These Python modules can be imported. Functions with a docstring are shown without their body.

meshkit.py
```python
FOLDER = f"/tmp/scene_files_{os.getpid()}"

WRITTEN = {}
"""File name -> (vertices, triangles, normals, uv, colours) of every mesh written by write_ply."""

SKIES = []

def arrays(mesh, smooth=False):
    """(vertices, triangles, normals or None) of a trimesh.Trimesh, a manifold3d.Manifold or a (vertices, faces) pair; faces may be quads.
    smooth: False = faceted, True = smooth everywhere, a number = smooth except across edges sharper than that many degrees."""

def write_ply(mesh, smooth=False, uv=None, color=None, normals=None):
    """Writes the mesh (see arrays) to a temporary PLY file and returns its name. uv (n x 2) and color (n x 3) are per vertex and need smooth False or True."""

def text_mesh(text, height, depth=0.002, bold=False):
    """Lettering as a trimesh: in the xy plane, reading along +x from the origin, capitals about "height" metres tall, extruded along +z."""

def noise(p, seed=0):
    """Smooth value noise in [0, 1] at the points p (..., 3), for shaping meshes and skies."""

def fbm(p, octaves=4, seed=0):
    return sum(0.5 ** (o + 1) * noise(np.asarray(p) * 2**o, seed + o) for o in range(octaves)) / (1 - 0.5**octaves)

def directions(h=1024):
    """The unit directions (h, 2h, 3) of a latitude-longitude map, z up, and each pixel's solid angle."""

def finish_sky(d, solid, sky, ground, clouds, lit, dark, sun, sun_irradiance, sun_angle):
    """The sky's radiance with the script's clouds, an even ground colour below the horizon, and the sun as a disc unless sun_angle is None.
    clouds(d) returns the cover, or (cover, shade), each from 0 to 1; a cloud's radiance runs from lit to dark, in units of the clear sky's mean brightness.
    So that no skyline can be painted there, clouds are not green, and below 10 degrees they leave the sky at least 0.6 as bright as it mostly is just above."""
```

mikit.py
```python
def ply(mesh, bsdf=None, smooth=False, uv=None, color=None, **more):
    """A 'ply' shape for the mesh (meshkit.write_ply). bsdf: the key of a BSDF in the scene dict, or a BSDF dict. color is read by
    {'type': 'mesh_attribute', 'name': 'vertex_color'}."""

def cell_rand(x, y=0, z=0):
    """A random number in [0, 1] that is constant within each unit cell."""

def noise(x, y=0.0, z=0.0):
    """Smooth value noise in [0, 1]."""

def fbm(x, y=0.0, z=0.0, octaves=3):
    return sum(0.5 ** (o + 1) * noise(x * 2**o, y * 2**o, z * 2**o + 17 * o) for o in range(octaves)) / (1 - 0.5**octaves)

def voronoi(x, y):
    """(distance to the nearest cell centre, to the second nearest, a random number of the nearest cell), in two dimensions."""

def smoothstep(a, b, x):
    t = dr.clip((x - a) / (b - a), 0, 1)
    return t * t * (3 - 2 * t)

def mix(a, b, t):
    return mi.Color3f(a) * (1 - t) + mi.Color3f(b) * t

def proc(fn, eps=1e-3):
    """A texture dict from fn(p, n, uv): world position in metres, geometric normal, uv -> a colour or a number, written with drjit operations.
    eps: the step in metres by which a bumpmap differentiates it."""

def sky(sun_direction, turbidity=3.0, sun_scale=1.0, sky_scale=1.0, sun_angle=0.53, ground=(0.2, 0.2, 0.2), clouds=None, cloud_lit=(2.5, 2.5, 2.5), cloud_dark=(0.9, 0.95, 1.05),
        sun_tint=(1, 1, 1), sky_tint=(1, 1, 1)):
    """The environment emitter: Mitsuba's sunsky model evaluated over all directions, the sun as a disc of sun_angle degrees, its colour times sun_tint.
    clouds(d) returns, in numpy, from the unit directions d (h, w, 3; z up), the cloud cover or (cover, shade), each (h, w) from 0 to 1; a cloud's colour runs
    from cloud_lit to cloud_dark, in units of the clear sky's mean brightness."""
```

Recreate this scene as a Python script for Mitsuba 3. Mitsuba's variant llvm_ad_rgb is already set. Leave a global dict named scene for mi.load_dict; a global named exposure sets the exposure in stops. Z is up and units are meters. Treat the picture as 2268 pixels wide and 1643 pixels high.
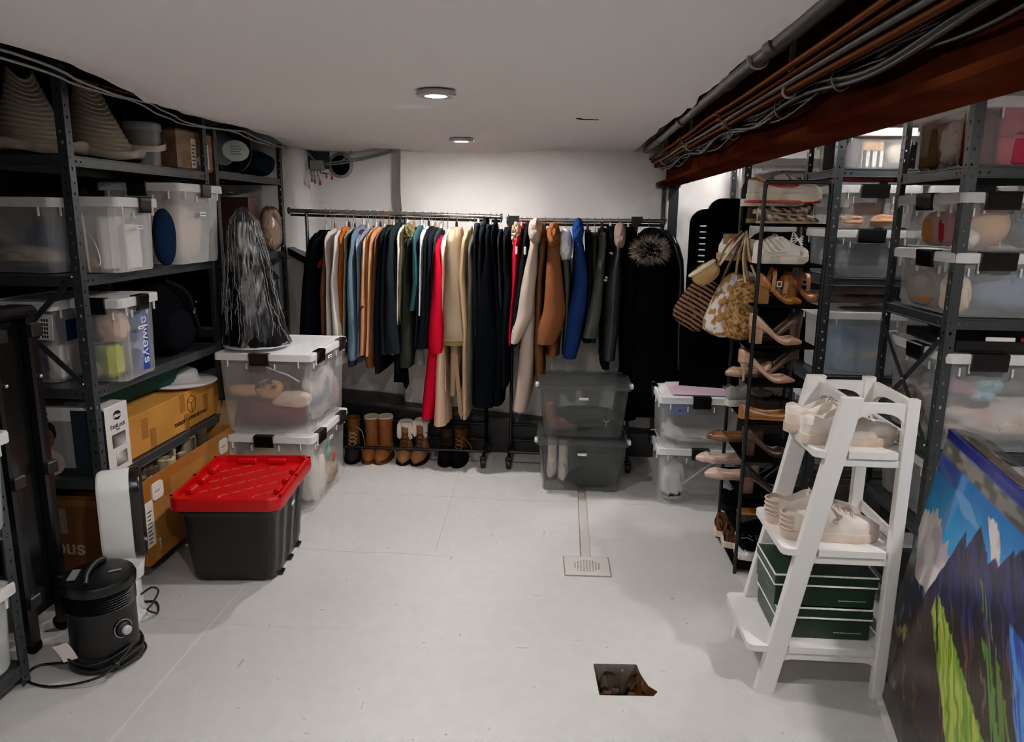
import math, random
import numpy as np, trimesh, shapely
import mitsuba as mi, mikit, meshkit
import drjit as dr
from shapely.geometry import Polygon, Point, box as sbox
from mikit import proc, noise, fbm, voronoi, cell_rand, smoothstep, mix
T = mi.ScalarTransform4f
scene, labels = {}, {}
PI = math.pi

# ---------------------------------------------------------------- camera, lamps, exposure
EYE = (0.0, 0.0, 1.55)
YAW, PITCH, ROLL, FOCAL = 3.9, 11.8, 0.7, 1640.0
_y, _p, _r = (math.radians(a) for a in (YAW, PITCH, ROLL))
_D = np.array([-math.sin(_y) * math.cos(_p), math.cos(_y) * math.cos(_p), -math.sin(_p)])
_R = np.array([math.cos(_y), math.sin(_y), 0.0])
_U = np.cross(_R, _D)
_U2 = -math.sin(_r) * _R + math.cos(_r) * _U
scene['camera'] = {'type': 'perspective', 'fov': math.degrees(2 * math.atan(1134 / FOCAL)), 'fov_axis': 'x', 'near_clip': 0.05, 'far_clip': 50.0,
                   'to_world': T().look_at(origin=list(EYE), target=[float(EYE[i] + _D[i]) for i in range(3)], up=[float(v) for v in _U2])}
exposure = 0.58
# recessed downlights: (x, y, z, radius, radiance); the first two are in the picture, one is above the camera, three light the side aisle; the last, unseen behind the camera, is added for brightness
LAMPS = [(-0.455, 2.66, 1.962, 0.052, 480.0), (-0.577, 4.185, 1.957, 0.052, 760.0), (-0.36, 1.05, 1.962, 0.052, 480.0),
         (1.50, 1.45, 2.03, 0.052, 700.0), (0.97, 4.56, 2.085, 0.052, 300.0), (1.52, 3.45, 2.085, 0.052, 230.0), (-0.36, -0.45, 1.962, 0.052, 480.0)]
LAMP_RGB = (1.0, 0.965, 0.93)


# ---------------------------------------------------------------- helpers
def lin(c):
    if isinstance(c, str):
        c = c.lstrip('#')
        c = [int(c[i:i + 2], 16) / 255 for i in (0, 2, 4)]
    c = np.asarray(c, float)
    return np.where(c < 0.04045, c / 12.92, ((c + 0.055) / 1.055) ** 2.4)


VC = {'type': 'mesh_attribute', 'name': 'vertex_color'}


def two(b):
    return {'type': 'twosided', 'inner': b}


def rgb(*v):
    return {'type': 'rgb', 'value': [float(x) for x in (v if len(v) == 3 else v * 3)]}


PLAIN = {k: (lambda c: two({'type': 'diffuse', 'reflectance': c})) for k in ('cloth', 'matte', 'wall', 'stone', 'ceiling')}
PLAIN.update({k: (lambda c, r=r: two({'type': 'roughplastic', 'diffuse_reflectance': c, 'alpha': r})) for k, r in (('satin', 0.2), ('gloss', 0.08), ('leather', 0.15))})
PLAIN.update({k: (lambda c, r=r: two({'type': 'roughconductor', 'specular_reflectance': c, 'alpha': r})) for k, r in (('metal', 0.16), ('copper', 0.22))})
scene['m_cloth'] = scene['m_matte'] = two({'type': 'diffuse', 'reflectance': VC})
for k_ in ('satin', 'gloss', 'leather', 'metal', 'copper'):
    scene['m_' + k_] = {'type': 'blendbsdf', 'weight': 0.06, 'a': two({'type': 'diffuse', 'reflectance': VC}), 'b': two({'type': 'roughconductor', 'alpha': 0.15})}
CLEAR = {'type': 'thindielectric', 'int_ior': 1.45}
scene['m_clear'] = CLEAR


def frost(w, tint, trans=1.0):
    """a thin translucent plastic sheet: mostly clear, partly a milky scatterer"""
    return {'type': 'blendbsdf', 'weight': w, 'a': {'type': 'thindielectric', 'int_ior': 1.45, 'specular_transmittance': rgb(*([trans] if np.isscalar(trans) else trans))},
            'b': two({'type': 'diffuse', 'reflectance': rgb(*tint)})}


scene['m_frost'] = frost(0.17, (0.86, 0.88, 0.88))
scene['m_milky'] = frost(0.36, (0.86, 0.87, 0.86))
scene['m_lid'] = frost(0.62, (0.88, 0.88, 0.88))
scene['m_smoke'] = frost(0.16, (0.11, 0.13, 0.13), 0.86)
scene['m_film'] = {'type': 'blendbsdf', 'weight': 0.16, 'a': CLEAR, 'b': two({'type': 'roughconductor', 'alpha': 0.1, 'specular_reflectance': rgb(0.35)})}


def tm(mesh):
    if isinstance(mesh, trimesh.Trimesh):
        return mesh
    if hasattr(mesh, 'to_mesh'):
        m = mesh.to_mesh()
        return trimesh.Trimesh(m.vert_properties[:, :3], m.tri_verts, process=False)
    v, f = np.asarray(mesh[0], float), np.asarray(mesh[1], int)
    if f.shape[1] == 4:
        f = np.vstack([f[:, [0, 1, 2]], f[:, [0, 2, 3]]])
    return trimesh.Trimesh(v, f, process=False)


def cat(*ms):
    ms = [tm(m) for x in ms for m in (x if isinstance(x, list) else [x])]
    return trimesh.util.concatenate(ms) if len(ms) > 1 else ms[0]


def mv(m, t=(0, 0, 0), rz=0.0, rx=0.0, ry=0.0, s=None):
    """scale, then turn about x, y, z (degrees), then move"""
    m = tm(m).copy()
    v = np.array(m.vertices)
    if s is not None:
        v = v * np.asarray(s)
    for a, ax in ((rx, 0), (ry, 1), (rz, 2)):
        if a:
            c, s_ = math.cos(math.radians(a)), math.sin(math.radians(a))
            R = np.eye(3)
            i, j = (ax + 1) % 3, (ax + 2) % 3
            R[i, i], R[i, j], R[j, i], R[j, j] = c, -s_, s_, c
            v = v @ R.T
    f = m.faces
    if s is not None and np.prod(np.broadcast_to(s, 3)) < 0:
        f = f[:, ::-1]
    return trimesh.Trimesh(v + np.asarray(t, float), f, process=False)


def put(key, mesh, kind, col, smooth=35, uv=None, **more):
    m = tm(mesh)
    if uv is None and smooth not in (False, True) and len(m.faces):
        m = trimesh.graph.smooth_shade(m, angle=math.radians(smooth), facet_minarea=None)
    if isinstance(col, str) and kind in PLAIN:
        k = f'm_{kind}_{col[1:]}'
        if k not in scene:
            scene[k] = PLAIN[kind](rgb(*lin(col)))
        scene[key] = mikit.ply((np.array(m.vertices), np.array(m.faces)), k, smooth is not False, uv=uv, **more)
        return
    v = np.array(m.vertices)
    c = col(v) if callable(col) else np.tile(lin(col), (len(v), 1))
    scene[key] = mikit.ply((v, np.array(m.faces)), kind if kind.startswith('m_') else 'm_' + kind, smooth is not False, uv=uv, color=c, **more)


_used = {}


def name_of(base, parent=''):
    k = parent + base
    n = _used.get(k, -1) + 1
    _used[k] = n
    return k if n == 0 else f'{k}_{n:03d}'


class Th:
    """a thing: its parts share its place (x, y, z, turn about z)"""
    def __init__(s, name, label=None, category=None, loc=(0, 0, 0), rz=0.0, group=None, kind=None):
        s.key, s.loc, s.rz = name_of(name), loc, rz
        labels[s.key] = {k: v for k, v in (('label', label), ('category', category), ('group', group), ('kind', kind)) if v}

    def p(s, name, mesh, kind, col, smooth=35, under=None, label=None, uv=None, stuff=False, **more):
        k = name_of(name, (under or s.key) + '__')
        put(k, mv(mesh, s.loc, s.rz), kind, col, smooth, uv, **more)
        if label or stuff:
            labels[k] = {**({'label': label} if label else {}), **({'kind': 'stuff'} if stuff else {})}
        return k

    def one(s, mesh, kind, col, smooth=35, uv=None, **more):
        put(s.key, mv(mesh, s.loc, s.rz), kind, col, smooth, uv, **more)
        return s


def struct(name, mesh, kind, col='#ffffff', smooth=False, label=None, uv=None):
    put(name, mesh, kind, col, smooth, uv)
    labels[name] = {'kind': 'structure', **({'label': label} if label else {})}


def bx(x0, x1, y0, y1, z0, z1, c=0.0):
    """box between two corners, its edges cut by c"""
    s = np.array([x1 - x0, y1 - y0, z1 - z0]) / 2
    o = np.array([x1 + x0, y1 + y0, z1 + z0]) / 2
    if c <= 0:
        m = trimesh.creation.box(2 * s)
        return trimesh.Trimesh(m.vertices + o, m.faces, process=False)
    c = min(c, 0.49 * 2 * s.min())
    pts = []
    for sx in (-1, 1):
        for sy in (-1, 1):
            for sz in (-1, 1):
                g = np.array([sx, sy, sz])
                for k in range(3):
                    q = s - c
                    q[k] = s[k]
                    pts.append(g * q + o)
    return trimesh.convex.convex_hull(np.array(pts))


def cb(w, d, h, c=0.0, t=(0, 0, 0), **k):
    """box of that size standing on t"""
    return mv(bx(-w / 2, w / 2, -d / 2, d / 2, 0, h, c), t, **k)


def tube(pts, r, n=8, closed=False, cap=True):
    P = np.asarray(pts, float)
    k = len(P)
    r = np.broadcast_to(np.asarray(r, float), (k,))
    t = np.gradient(P, axis=0) if not closed else np.roll(P, -1, 0) - np.roll(P, 1, 0)
    t /= np.linalg.norm(t, axis=1, keepdims=True) + 1e-12
    a = np.cross(t[0], [0, 0, 1] if abs(t[0][2]) < 0.9 else [1, 0, 0])
    rings = []
    for i in range(k):
        a = a - t[i] * (a @ t[i])
        a /= np.linalg.norm(a) + 1e-12
        b = np.cross(t[i], a)
        th = np.arange(n) * 2 * PI / n
        rings.append(P[i] + r[i] * (np.cos(th)[:, None] * a + np.sin(th)[:, None] * b))
    return loft(rings, cap and not closed, closed)


def loft(rings, cap=True, wrap=False):
    R = np.array(rings)
    k, n = R.shape[:2]
    v = R.reshape(-1, 3)
    i = np.arange(n)
    f = []
    for a in range(k if wrap else k - 1):
        b = (a + 1) % k
        q = np.stack([a * n + i, a * n + (i + 1) % n, b * n + (i + 1) % n, b * n + i], 1)
        f += [q[:, [0, 1, 2]], q[:, [0, 2, 3]]]
    if cap:
        c0, c1 = R[0].mean(0), R[-1].mean(0)
        v = np.vstack([v, c0, c1])
        f += [np.stack([(i + 1) % n, i, i * 0 + k * n], 1), np.stack([(k - 1) * n + i, (k - 1) * n + (i + 1) % n, i * 0 + k * n + 1], 1)]
    return trimesh.Trimesh(v, np.vstack(f), process=False)


def lathe(prof, n=24):
    """profile of (radius, z), turned about z"""
    th = np.arange(n) * 2 * PI / n
    return loft([np.stack([r * np.cos(th), r * np.sin(th), np.full(n, z)], 1) for r, z in prof])


def smooth_path(pts, n=6):
    P = np.asarray(pts, float)
    Q = np.vstack([2 * P[0] - P[1], P, 2 * P[-1] - P[-2]])
    out = []
    for i in range(1, len(Q) - 2):
        for t in np.linspace(0, 1, n, endpoint=False):
            a, b, c, d = Q[i - 1:i + 3]
            out.append(0.5 * (2 * b + (c - a) * t + (2 * a - 5 * b + 4 * c - d) * t * t + (3 * b - a - 3 * c + d) * t ** 3))
    return np.array(out + [P[-1]])


def ext(poly, h):
    gs = getattr(poly, 'geoms', [poly])
    return cat([trimesh.creation.extrude_polygon(g, h, engine='earcut') for g in gs])


def rrect(w, d, r, n=4):
    """outline of a rounded rectangle, counter-clockwise"""
    out = []
    for cx, cy, a0 in ((w / 2 - r, d / 2 - r, 0), (-w / 2 + r, d / 2 - r, 90), (-w / 2 + r, -d / 2 + r, 180), (w / 2 - r, -d / 2 + r, 270)):
        for k in range(n + 1):
            a = math.radians(a0 + 90 * k / n)
            out.append((cx + r * math.cos(a), cy + r * math.sin(a)))
    return np.array(out)


def lump(size, seed, rough=0.25, freq=2.2, sub=3, sq=2.6):
    """a soft rounded lump on z = 0: cloth, a filled bag"""
    m = trimesh.creation.icosphere(sub)
    v = np.array(m.vertices)
    e = (np.abs(v) ** sq).sum(1) ** (1 / sq)
    v = v / e[:, None]
    v = v * (1 + rough * (meshkit.fbm(v * freq + seed * 7.3, 3, seed) - 0.5))[:, None]
    v = v * np.asarray(size) / 2
    v[:, 2] -= v[:, 2].min()
    v[:, 2] *= size[2] / v[:, 2].max()
    return trimesh.Trimesh(v, m.faces, process=False)


def text(s, h, depth=0.001, bold=False):
    """lettering centred on the origin in the x-z plane, read from -y"""
    m = meshkit.text_mesh(s, h, depth, bold)
    v = np.array(m.vertices)
    v -= (v.max(0) + v.min(0)) / 2
    return trimesh.Trimesh(np.stack([v[:, 0], -v[:, 2], v[:, 1]], 1), m.faces, process=False)


def mixcol(a, b, t):
    return lin(a) * (1 - t[:, None]) + lin(b) * t[:, None]
# ---------------------------------------------------------------- room shell
YB, YB2, XL, XR = 4.85, 4.98, -2.40, 3.2
CEIL = 1.962


def floor_col(p, n, uv):
    a = noise(p.x * 2.2, p.y * 2.2, 3.0)
    b = noise(p.x * 31, p.y * 31, 1.0)
    w = noise(p.x * 4, p.y * 4, 8.0) - 0.5
    near = lambda d, k: 1 - smoothstep(0.0, k, dr.abs(d))
    joint = near(p.x + 1.317 + 0.012 * w, 0.006)
    l2 = near(p.y - 3.155 + 0.02 * w + 0.02 * p.x, 0.004) * smoothstep(-0.45, -0.55, p.x) * 0.8
    l3 = near(p.y - 3.90 + 0.03 * w, 0.005) * 0.7
    l4 = near(p.x + 0.585 + 0.04 * (p.y - 3.6), 0.004) * smoothstep(3.15, 3.25, p.y) * 0.55
    l5 = near(p.y - 2.52 + 0.03 * w, 0.003) * smoothstep(-0.7, -0.8, p.x) * 0.5
    c = mix((0.58, 0.565, 0.55), (0.68, 0.665, 0.65), a) * (0.965 + 0.05 * b)
    c = mix(c, (0.34, 0.32, 0.30), 0.6 * smoothstep(0.955, 0.985, b))
    c = mix(c, (0.74, 0.73, 0.71), joint * 0.9)
    return mix(c, (0.34, 0.33, 0.31), dr.maximum(dr.maximum(l2, l3), dr.maximum(l4, l5)) * 0.75)


scene['m_floor'] = two({'type': 'roughplastic', 'diffuse_reflectance': proc(floor_col), 'alpha': 0.35})
for k_ in ('wall', 'stone', 'ceiling'):
    scene['m_' + k_] = scene['m_cloth']

PIT = [(0.144, 2.372), (0.290, 2.380), (0.297, 2.330), (0.318, 2.262), (0.345, 2.235), (0.330, 2.213), (0.297, 2.212), (0.157, 2.203)]
pitp = Polygon(PIT)
DR = [(0.034, 3.212), (0.236, 3.215), (0.240, 3.034), (0.043, 3.029)]
slab = Polygon([(XL - 0.1, -2), (XR + 0.1, -2), (XR + 0.1, 5.2), (XL - 0.1, 5.2)]).difference(pitp.buffer(0.004)).difference(sbox(0, 0, 0.001, 0.001)).difference(sbox(0.108, 3.21, 0.162, 4.6)).difference(Polygon(DR).buffer(-0.012))
struct('floor', mv(ext(slab, 0.03), (0, 0, -0.03)), 'floor', label='pale grey painted concrete floor with cracks and a drain')
# drain channel and the drain's square plate
ch = cat(bx(0.10, 0.17, 3.2, 4.6, -0.05, -0.016), bx(0.108, 0.111, 3.2, 4.6, -0.016, -0.001), bx(0.159, 0.162, 3.2, 4.6, -0.016, -0.001))
put('floor__channel', ch, 'matte', '#b9b4ae', False)
holes = [Point(0.138 + 0.0135 * i * (1 if j % 2 == 0 else 1), 3.122 + 0.0125 * j).buffer(0.0042, 3) for i in range(-5, 6) for j in range(-5, 6)
         if (i * 0.0135) ** 2 / 0.066 ** 2 + (j * 0.0125) ** 2 / 0.062 ** 2 < 1]
t = Th('drain_cover', 'square pale metal drain cover with a round pattern of holes in the floor', 'drain')
t.p('plate', mv(ext(Polygon(DR).difference(shapely.union_all(holes)), 0.006), (0, 0, -0.002)), 'satin', '#cfcac3', False)
t.p('rim', mv(ext(Polygon(DR).buffer(0.006).difference(Polygon(DR).buffer(0.001)), 0.003), (0, 0, -0.001)), 'matte', '#8f8a84', False)
put('floor__drain_shade_plate', bx(0.03, 0.245, 3.02, 3.22, -0.040, -0.028), 'matte', '#050505', False)  # black plate close under the cover stands in for darkness in its holes
# broken square pit
rng = np.random.default_rng(5)
ring = np.array(pitp.exterior.coords)[:-1]
seg = []
for a, b in zip(ring, np.roll(ring, -1, 0)):
    k = max(2, int(np.linalg.norm(b - a) / 0.012))
    seg += [a + (b - a) * q / k for q in range(k)]
seg = np.array(seg)
cen = seg.mean(0)
layers = []
for i, z in enumerate((0.0, -0.016, -0.032, -0.055, -0.08, -0.11, -0.16, -0.22)):
    q = cen + (seg - cen) * (1.035 if i < 3 else 1.0)
    if i > 1:
        d = (meshkit.noise(np.c_[seg * 45, np.full(len(seg), i * 1.7)], 3) - 0.55) * 0.05 * min(1, (i - 1) / 3)
        q = cen + (seg - cen) * (1 + d[:, None] / 0.08)
    layers.append(np.c_[q, np.full(len(q), z + (0.006 * rng.standard_normal(len(q)) if 1 < i < 7 else 0))])


def pitcol(v):
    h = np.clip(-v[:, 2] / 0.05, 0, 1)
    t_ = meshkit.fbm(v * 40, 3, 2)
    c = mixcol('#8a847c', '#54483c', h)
    rust = (v[:, 0] > 0.28) & (t_ > 0.4)
    c[rust] = lin('#6a4128')
    return c * (0.5 + t_[:, None])


put('floor__pit', loft(layers[::-1], cap=False), 'stone', pitcol, 25)
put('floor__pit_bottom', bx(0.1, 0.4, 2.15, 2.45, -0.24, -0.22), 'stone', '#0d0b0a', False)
labels['floor__pit'] = {'label': 'square pit broken into the concrete with rough brown sides'}
for i in range(14):
    a = rng.uniform(0, 1)
    q = seg[int(a * len(seg)) % len(seg)] * 0.8 + cen * 0.2
    put(name_of('floor__pit_rubble'), mv(lump((0.03, 0.026, 0.022), i, 0.7, 2, 1), (q[0], q[1], -0.13 + 0.05 * rng.uniform())), 'stone', '#6b4a35' if i % 2 else '#4c443c', False)

# walls: the middle of the back wall stands proud of its sides; wavy plaster edge


def wavy(x0, x1, z0, z1, yfun, nx, nz, xe=None):
    xs, zs = np.linspace(x0, x1, nx), np.linspace(z0, z1, nz)
    X, Z = np.meshgrid(xs, zs)
    if xe is not None:
        X = X + xe(X, Z)
    v = np.stack([X, yfun(X, Z), Z], -1).reshape(-1, 3)
    i = np.arange(nz - 1)[:, None] * nx + np.arange(nx - 1)[None]
    i = i.ravel()
    return tm((v, np.stack([i, i + 1, i + 1 + nx, i + nx], 1)))


def relief(X, Z, amp, seed=0):
    return amp * (meshkit.fbm(np.stack([X * 2.2, Z * 2.2, X * 0 + seed], -1), 3, seed) - 0.5) + 0.16 * amp * (meshkit.fbm(np.stack([X * 15, Z * 15, X * 0 + seed], -1), 3, seed) - 0.5)


wallc = '#eeebe8'
edge = lambda Z: 0.03 * (meshkit.noise(np.stack([Z * 3, Z * 0, Z * 0], -1), 4) - 0.5) - 0.03 * smoothbump(Z)


def smoothbump(Z):
    return np.clip((1.95 - Z) / 0.45, 0, 1) * -0.6 + 0


XE = -1.065
front = wavy(XE, 0.64, 0.0, 2.2, lambda X, Z: YB + relief(X, Z, 0.05, 1), 150, 180, lambda X, Z: np.where(X < XE + 0.03, 1, 0) * edge(Z))
side = wavy(0, 1, 0.0, 2.2, lambda X, Z: YB + X * (YB2 - YB) + relief(X * 0 + XE, Z, 0.05, 1) * (1 - X), 6, 180)
vv = np.array(side.vertices)
vv[:, 0] = XE + edge(vv[:, 2]) * 1.0 - 0.045 * vv[:, 0]
side = trimesh.Trimesh(vv, side.faces, process=False)
recess = wavy(XL - 0.1, XE + 0.1, 0.0, 2.3, lambda X, Z: YB2 + relief(X, Z, 0.05, 2) - 0.09 * (1 / (1 + np.exp(-(X * -1 - 1.73) * 60))), 60, 90)
struct('wall_back', cat(front, side, recess), 'wall', wallc, True, label='white rough plastered back wall')
struct('wall_back_right', wavy(0.64, XR + 0.1, 0.0, 2.3, lambda X, Z: YB + 0.05 + relief(X, Z, 0.06, 3), 220, 160), 'wall', wallc, True)
struct('wall_left', bx(XL - 0.1, XL, -2, 5.1, 0, 2.5), 'stone', '#2b2c2e')  # near-black colour stands in for the shade behind the shelving
struct('wall_right', bx(XR, XR + 0.1, -2, 5.1, 0, 2.5), 'wall', '#d8d5d2')
struct('wall_front', bx(XL - 0.1, XR + 0.1, -2.1, -2.0, 0, 2.5), 'wall', '#c8c5c2')
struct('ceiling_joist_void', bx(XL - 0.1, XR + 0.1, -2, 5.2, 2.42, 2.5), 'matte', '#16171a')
# plinth of the back wall, painted black, its top falling to the right
pl = wavy(-2.0, 0.62, 0, 1, lambda X, Z: X * 0, 40, 2)
xs = np.linspace(-2.35, 0.63, 60)
top = 0.331 - 0.085 * (xs + 1.47) + 0.012 * (meshkit.noise(np.stack([xs * 4, xs * 0, xs * 0], -1), 2) - 0.5)
yf = 4.74 + 0.02 * meshkit.noise(np.stack([xs * 3, xs * 0, xs * 0 + 5], -1), 2)
rg = [np.array([(x, y - 0.01, 0), (x, y, t_ - 0.03), (x, y + 0.015, t_), (x, 4.97, t_ + 0.02), (x, 4.97, 0)]) for x, y, t_ in zip(xs, yf, top)]
struct('baseboard_back', loft(rg), 'satin', '#0c0d0f', 30, label='black painted plinth along the foot of the back wall')
rg = [np.array([(x, y - 0.01, 0), (x, y, 0.15), (x, y + 0.015, 0.17), (x, 4.99, 0.18), (x, 4.99, 0)]) for x, y in zip(np.linspace(0.63, 3.2, 20), np.full(20, 4.78))]
struct('baseboard_back_right', loft(rg), 'satin', '#0c0d0f', 30)

# dropped ceiling: sagging sheet of white plaster with ragged edges


def cl(y):
    return np.interp(y, [-2, 1.9, 2.2, 2.46, 2.9, 3.55, 4.0, 4.45, 4.8, 5], [-1.56, -1.53, -1.52, -1.56, -1.65, -1.76, -1.72, -1.75, -1.79, -1.79]) + 0.02 * (meshkit.noise(np.stack([y * 7, y * 0, y * 0], -1), 1) - 0.5)


def cr(y):
    return np.interp(y, [-2, 1.6, 2.0, 2.65, 4.3, 4.7, 5], [0.50, 0.496, 0.48, 0.467, 0.43, 0.43, 0.40]) + 0.012 * (meshkit.noise(np.stack([y * 9, y * 0, y * 0], -1), 6) - 0.5)


nx, ny = 60, 140
ys = np.linspace(-2, 4.93, ny)
s = np.linspace(0, 1, nx)
Yg, S = np.meshgrid(ys, s, indexing='ij')
Xg = cl(Yg) * (1 - S) + cr(Yg) * S
sag = 0.040 * (meshkit.fbm(np.stack([Xg * 1.3, Yg * 1.6, Xg * 0], -1), 3, 3) - 0.5) - 0.016 * np.exp(-((Yg - 2.93) / 0.05) ** 2)
Zg = CEIL + sag + 0.03 * np.exp(-((Xg - cl(Yg)) / 0.10) ** 2) - 0.012 * np.exp(-((Yg - 4.9) / 0.25) ** 2)
Zg += 0.05 * np.exp(-((Yg - 4.93) / 0.12) ** 2) * np.exp(-((Xg + 1.15) / 0.13) ** 2)
i = (np.arange(ny - 1)[:, None] * nx + np.arange(nx - 1)[None]).ravel()
q = np.stack([i, i + nx, i + nx + 1, i + 1], 1)
low = np.stack([Xg, Yg, Zg], -1).reshape(-1, 3)
up = low + [0, 0, 0.02]
N = len(low)
bd = np.concatenate([np.arange(nx), np.arange(1, ny) * nx + nx - 1, (ny - 1) * nx + np.arange(nx - 2, -1, -1), np.arange(ny - 2, 0, -1) * nx])
sidef = np.stack([bd, np.roll(bd, -1), np.roll(bd, -1) + N, bd + N], 1)
hole = [k for k in range(len(i))]
struct('ceiling', (np.vstack([low, up]), np.vstack([q, q[:, ::-1] + N, sidef])), 'ceiling', '#efebe8', 40, label='white sagging plaster ceiling with ragged edges')
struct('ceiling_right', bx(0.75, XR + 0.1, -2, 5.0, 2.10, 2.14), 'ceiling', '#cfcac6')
put('ceiling__tear', mv(cat(bx(-0.035, 0.02, -0.006, 0.004, -0.003, 0.0), bx(0.0, 0.045, 0.0, 0.008, -0.003, 0), mv(bx(-0.06, -0.035, -0.003, 0.002, -0.004, 0), rz=25)), (0.087, 3.35, 1.962), rz=8), 'matte', '#2a211d', False)

# downlights
for x, y, z, r, L in LAMPS:
    lab = {0: 'round recessed downlight, the larger lit one in the ceiling', 1: 'round recessed downlight near the back wall, the smaller lit one'}.get(LAMPS.index((x, y, z, r, L)), ['', '', 'downlight above the camera, outside the picture', 'downlight over the side aisle, nearer the camera', 'downlight over the far end of the side aisle', 'downlight between the two rows of shelving at the side', 'unseen downlight added behind the camera to brighten ceiling and floor'][LAMPS.index((x, y, z, r, L))])
    t = Th('downlight', lab, 'ceiling light', (x, y, z))
    t.p('trim', mv(lathe([(r, -0.012), (r + 0.014, -0.012), (r + 0.018, -0.002), (r + 0.014, 0.004), (r, 0.004)], 32), (0, 0, 0)), 'satin', '#b8b6b4', 40)
    th = np.arange(32) * 2 * PI / 32
    disc = lathe([(0.0005, -0.0135), (r * 0.7, -0.0125), (r, -0.009)], 32)
    k = t.p('lens', disc, 'matte', '#ffffff', True)
    scene[k]['emitter'] = {'type': 'area', 'radiance': rgb(*[L * c for c in LAMP_RGB])}

# steel beam, pipes and cables along the right edge of the ceiling
bp = [(0.56, 1.75), (0.70, 1.75), (0.70, 1.766), (0.638, 1.772), (0.638, 2.10), (0.70, 2.11), (0.70, 2.125), (0.56, 2.125), (0.56, 2.11), (0.622, 2.10), (0.622, 1.772), (0.56, 1.766)]


def beamcol(v):
    n_ = meshkit.fbm(v * [9, 5, 9], 4, 8)
    return mixcol('#3d150d', '#63301c', np.clip((n_ - 0.35) * 2.2, 0, 1))


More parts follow.
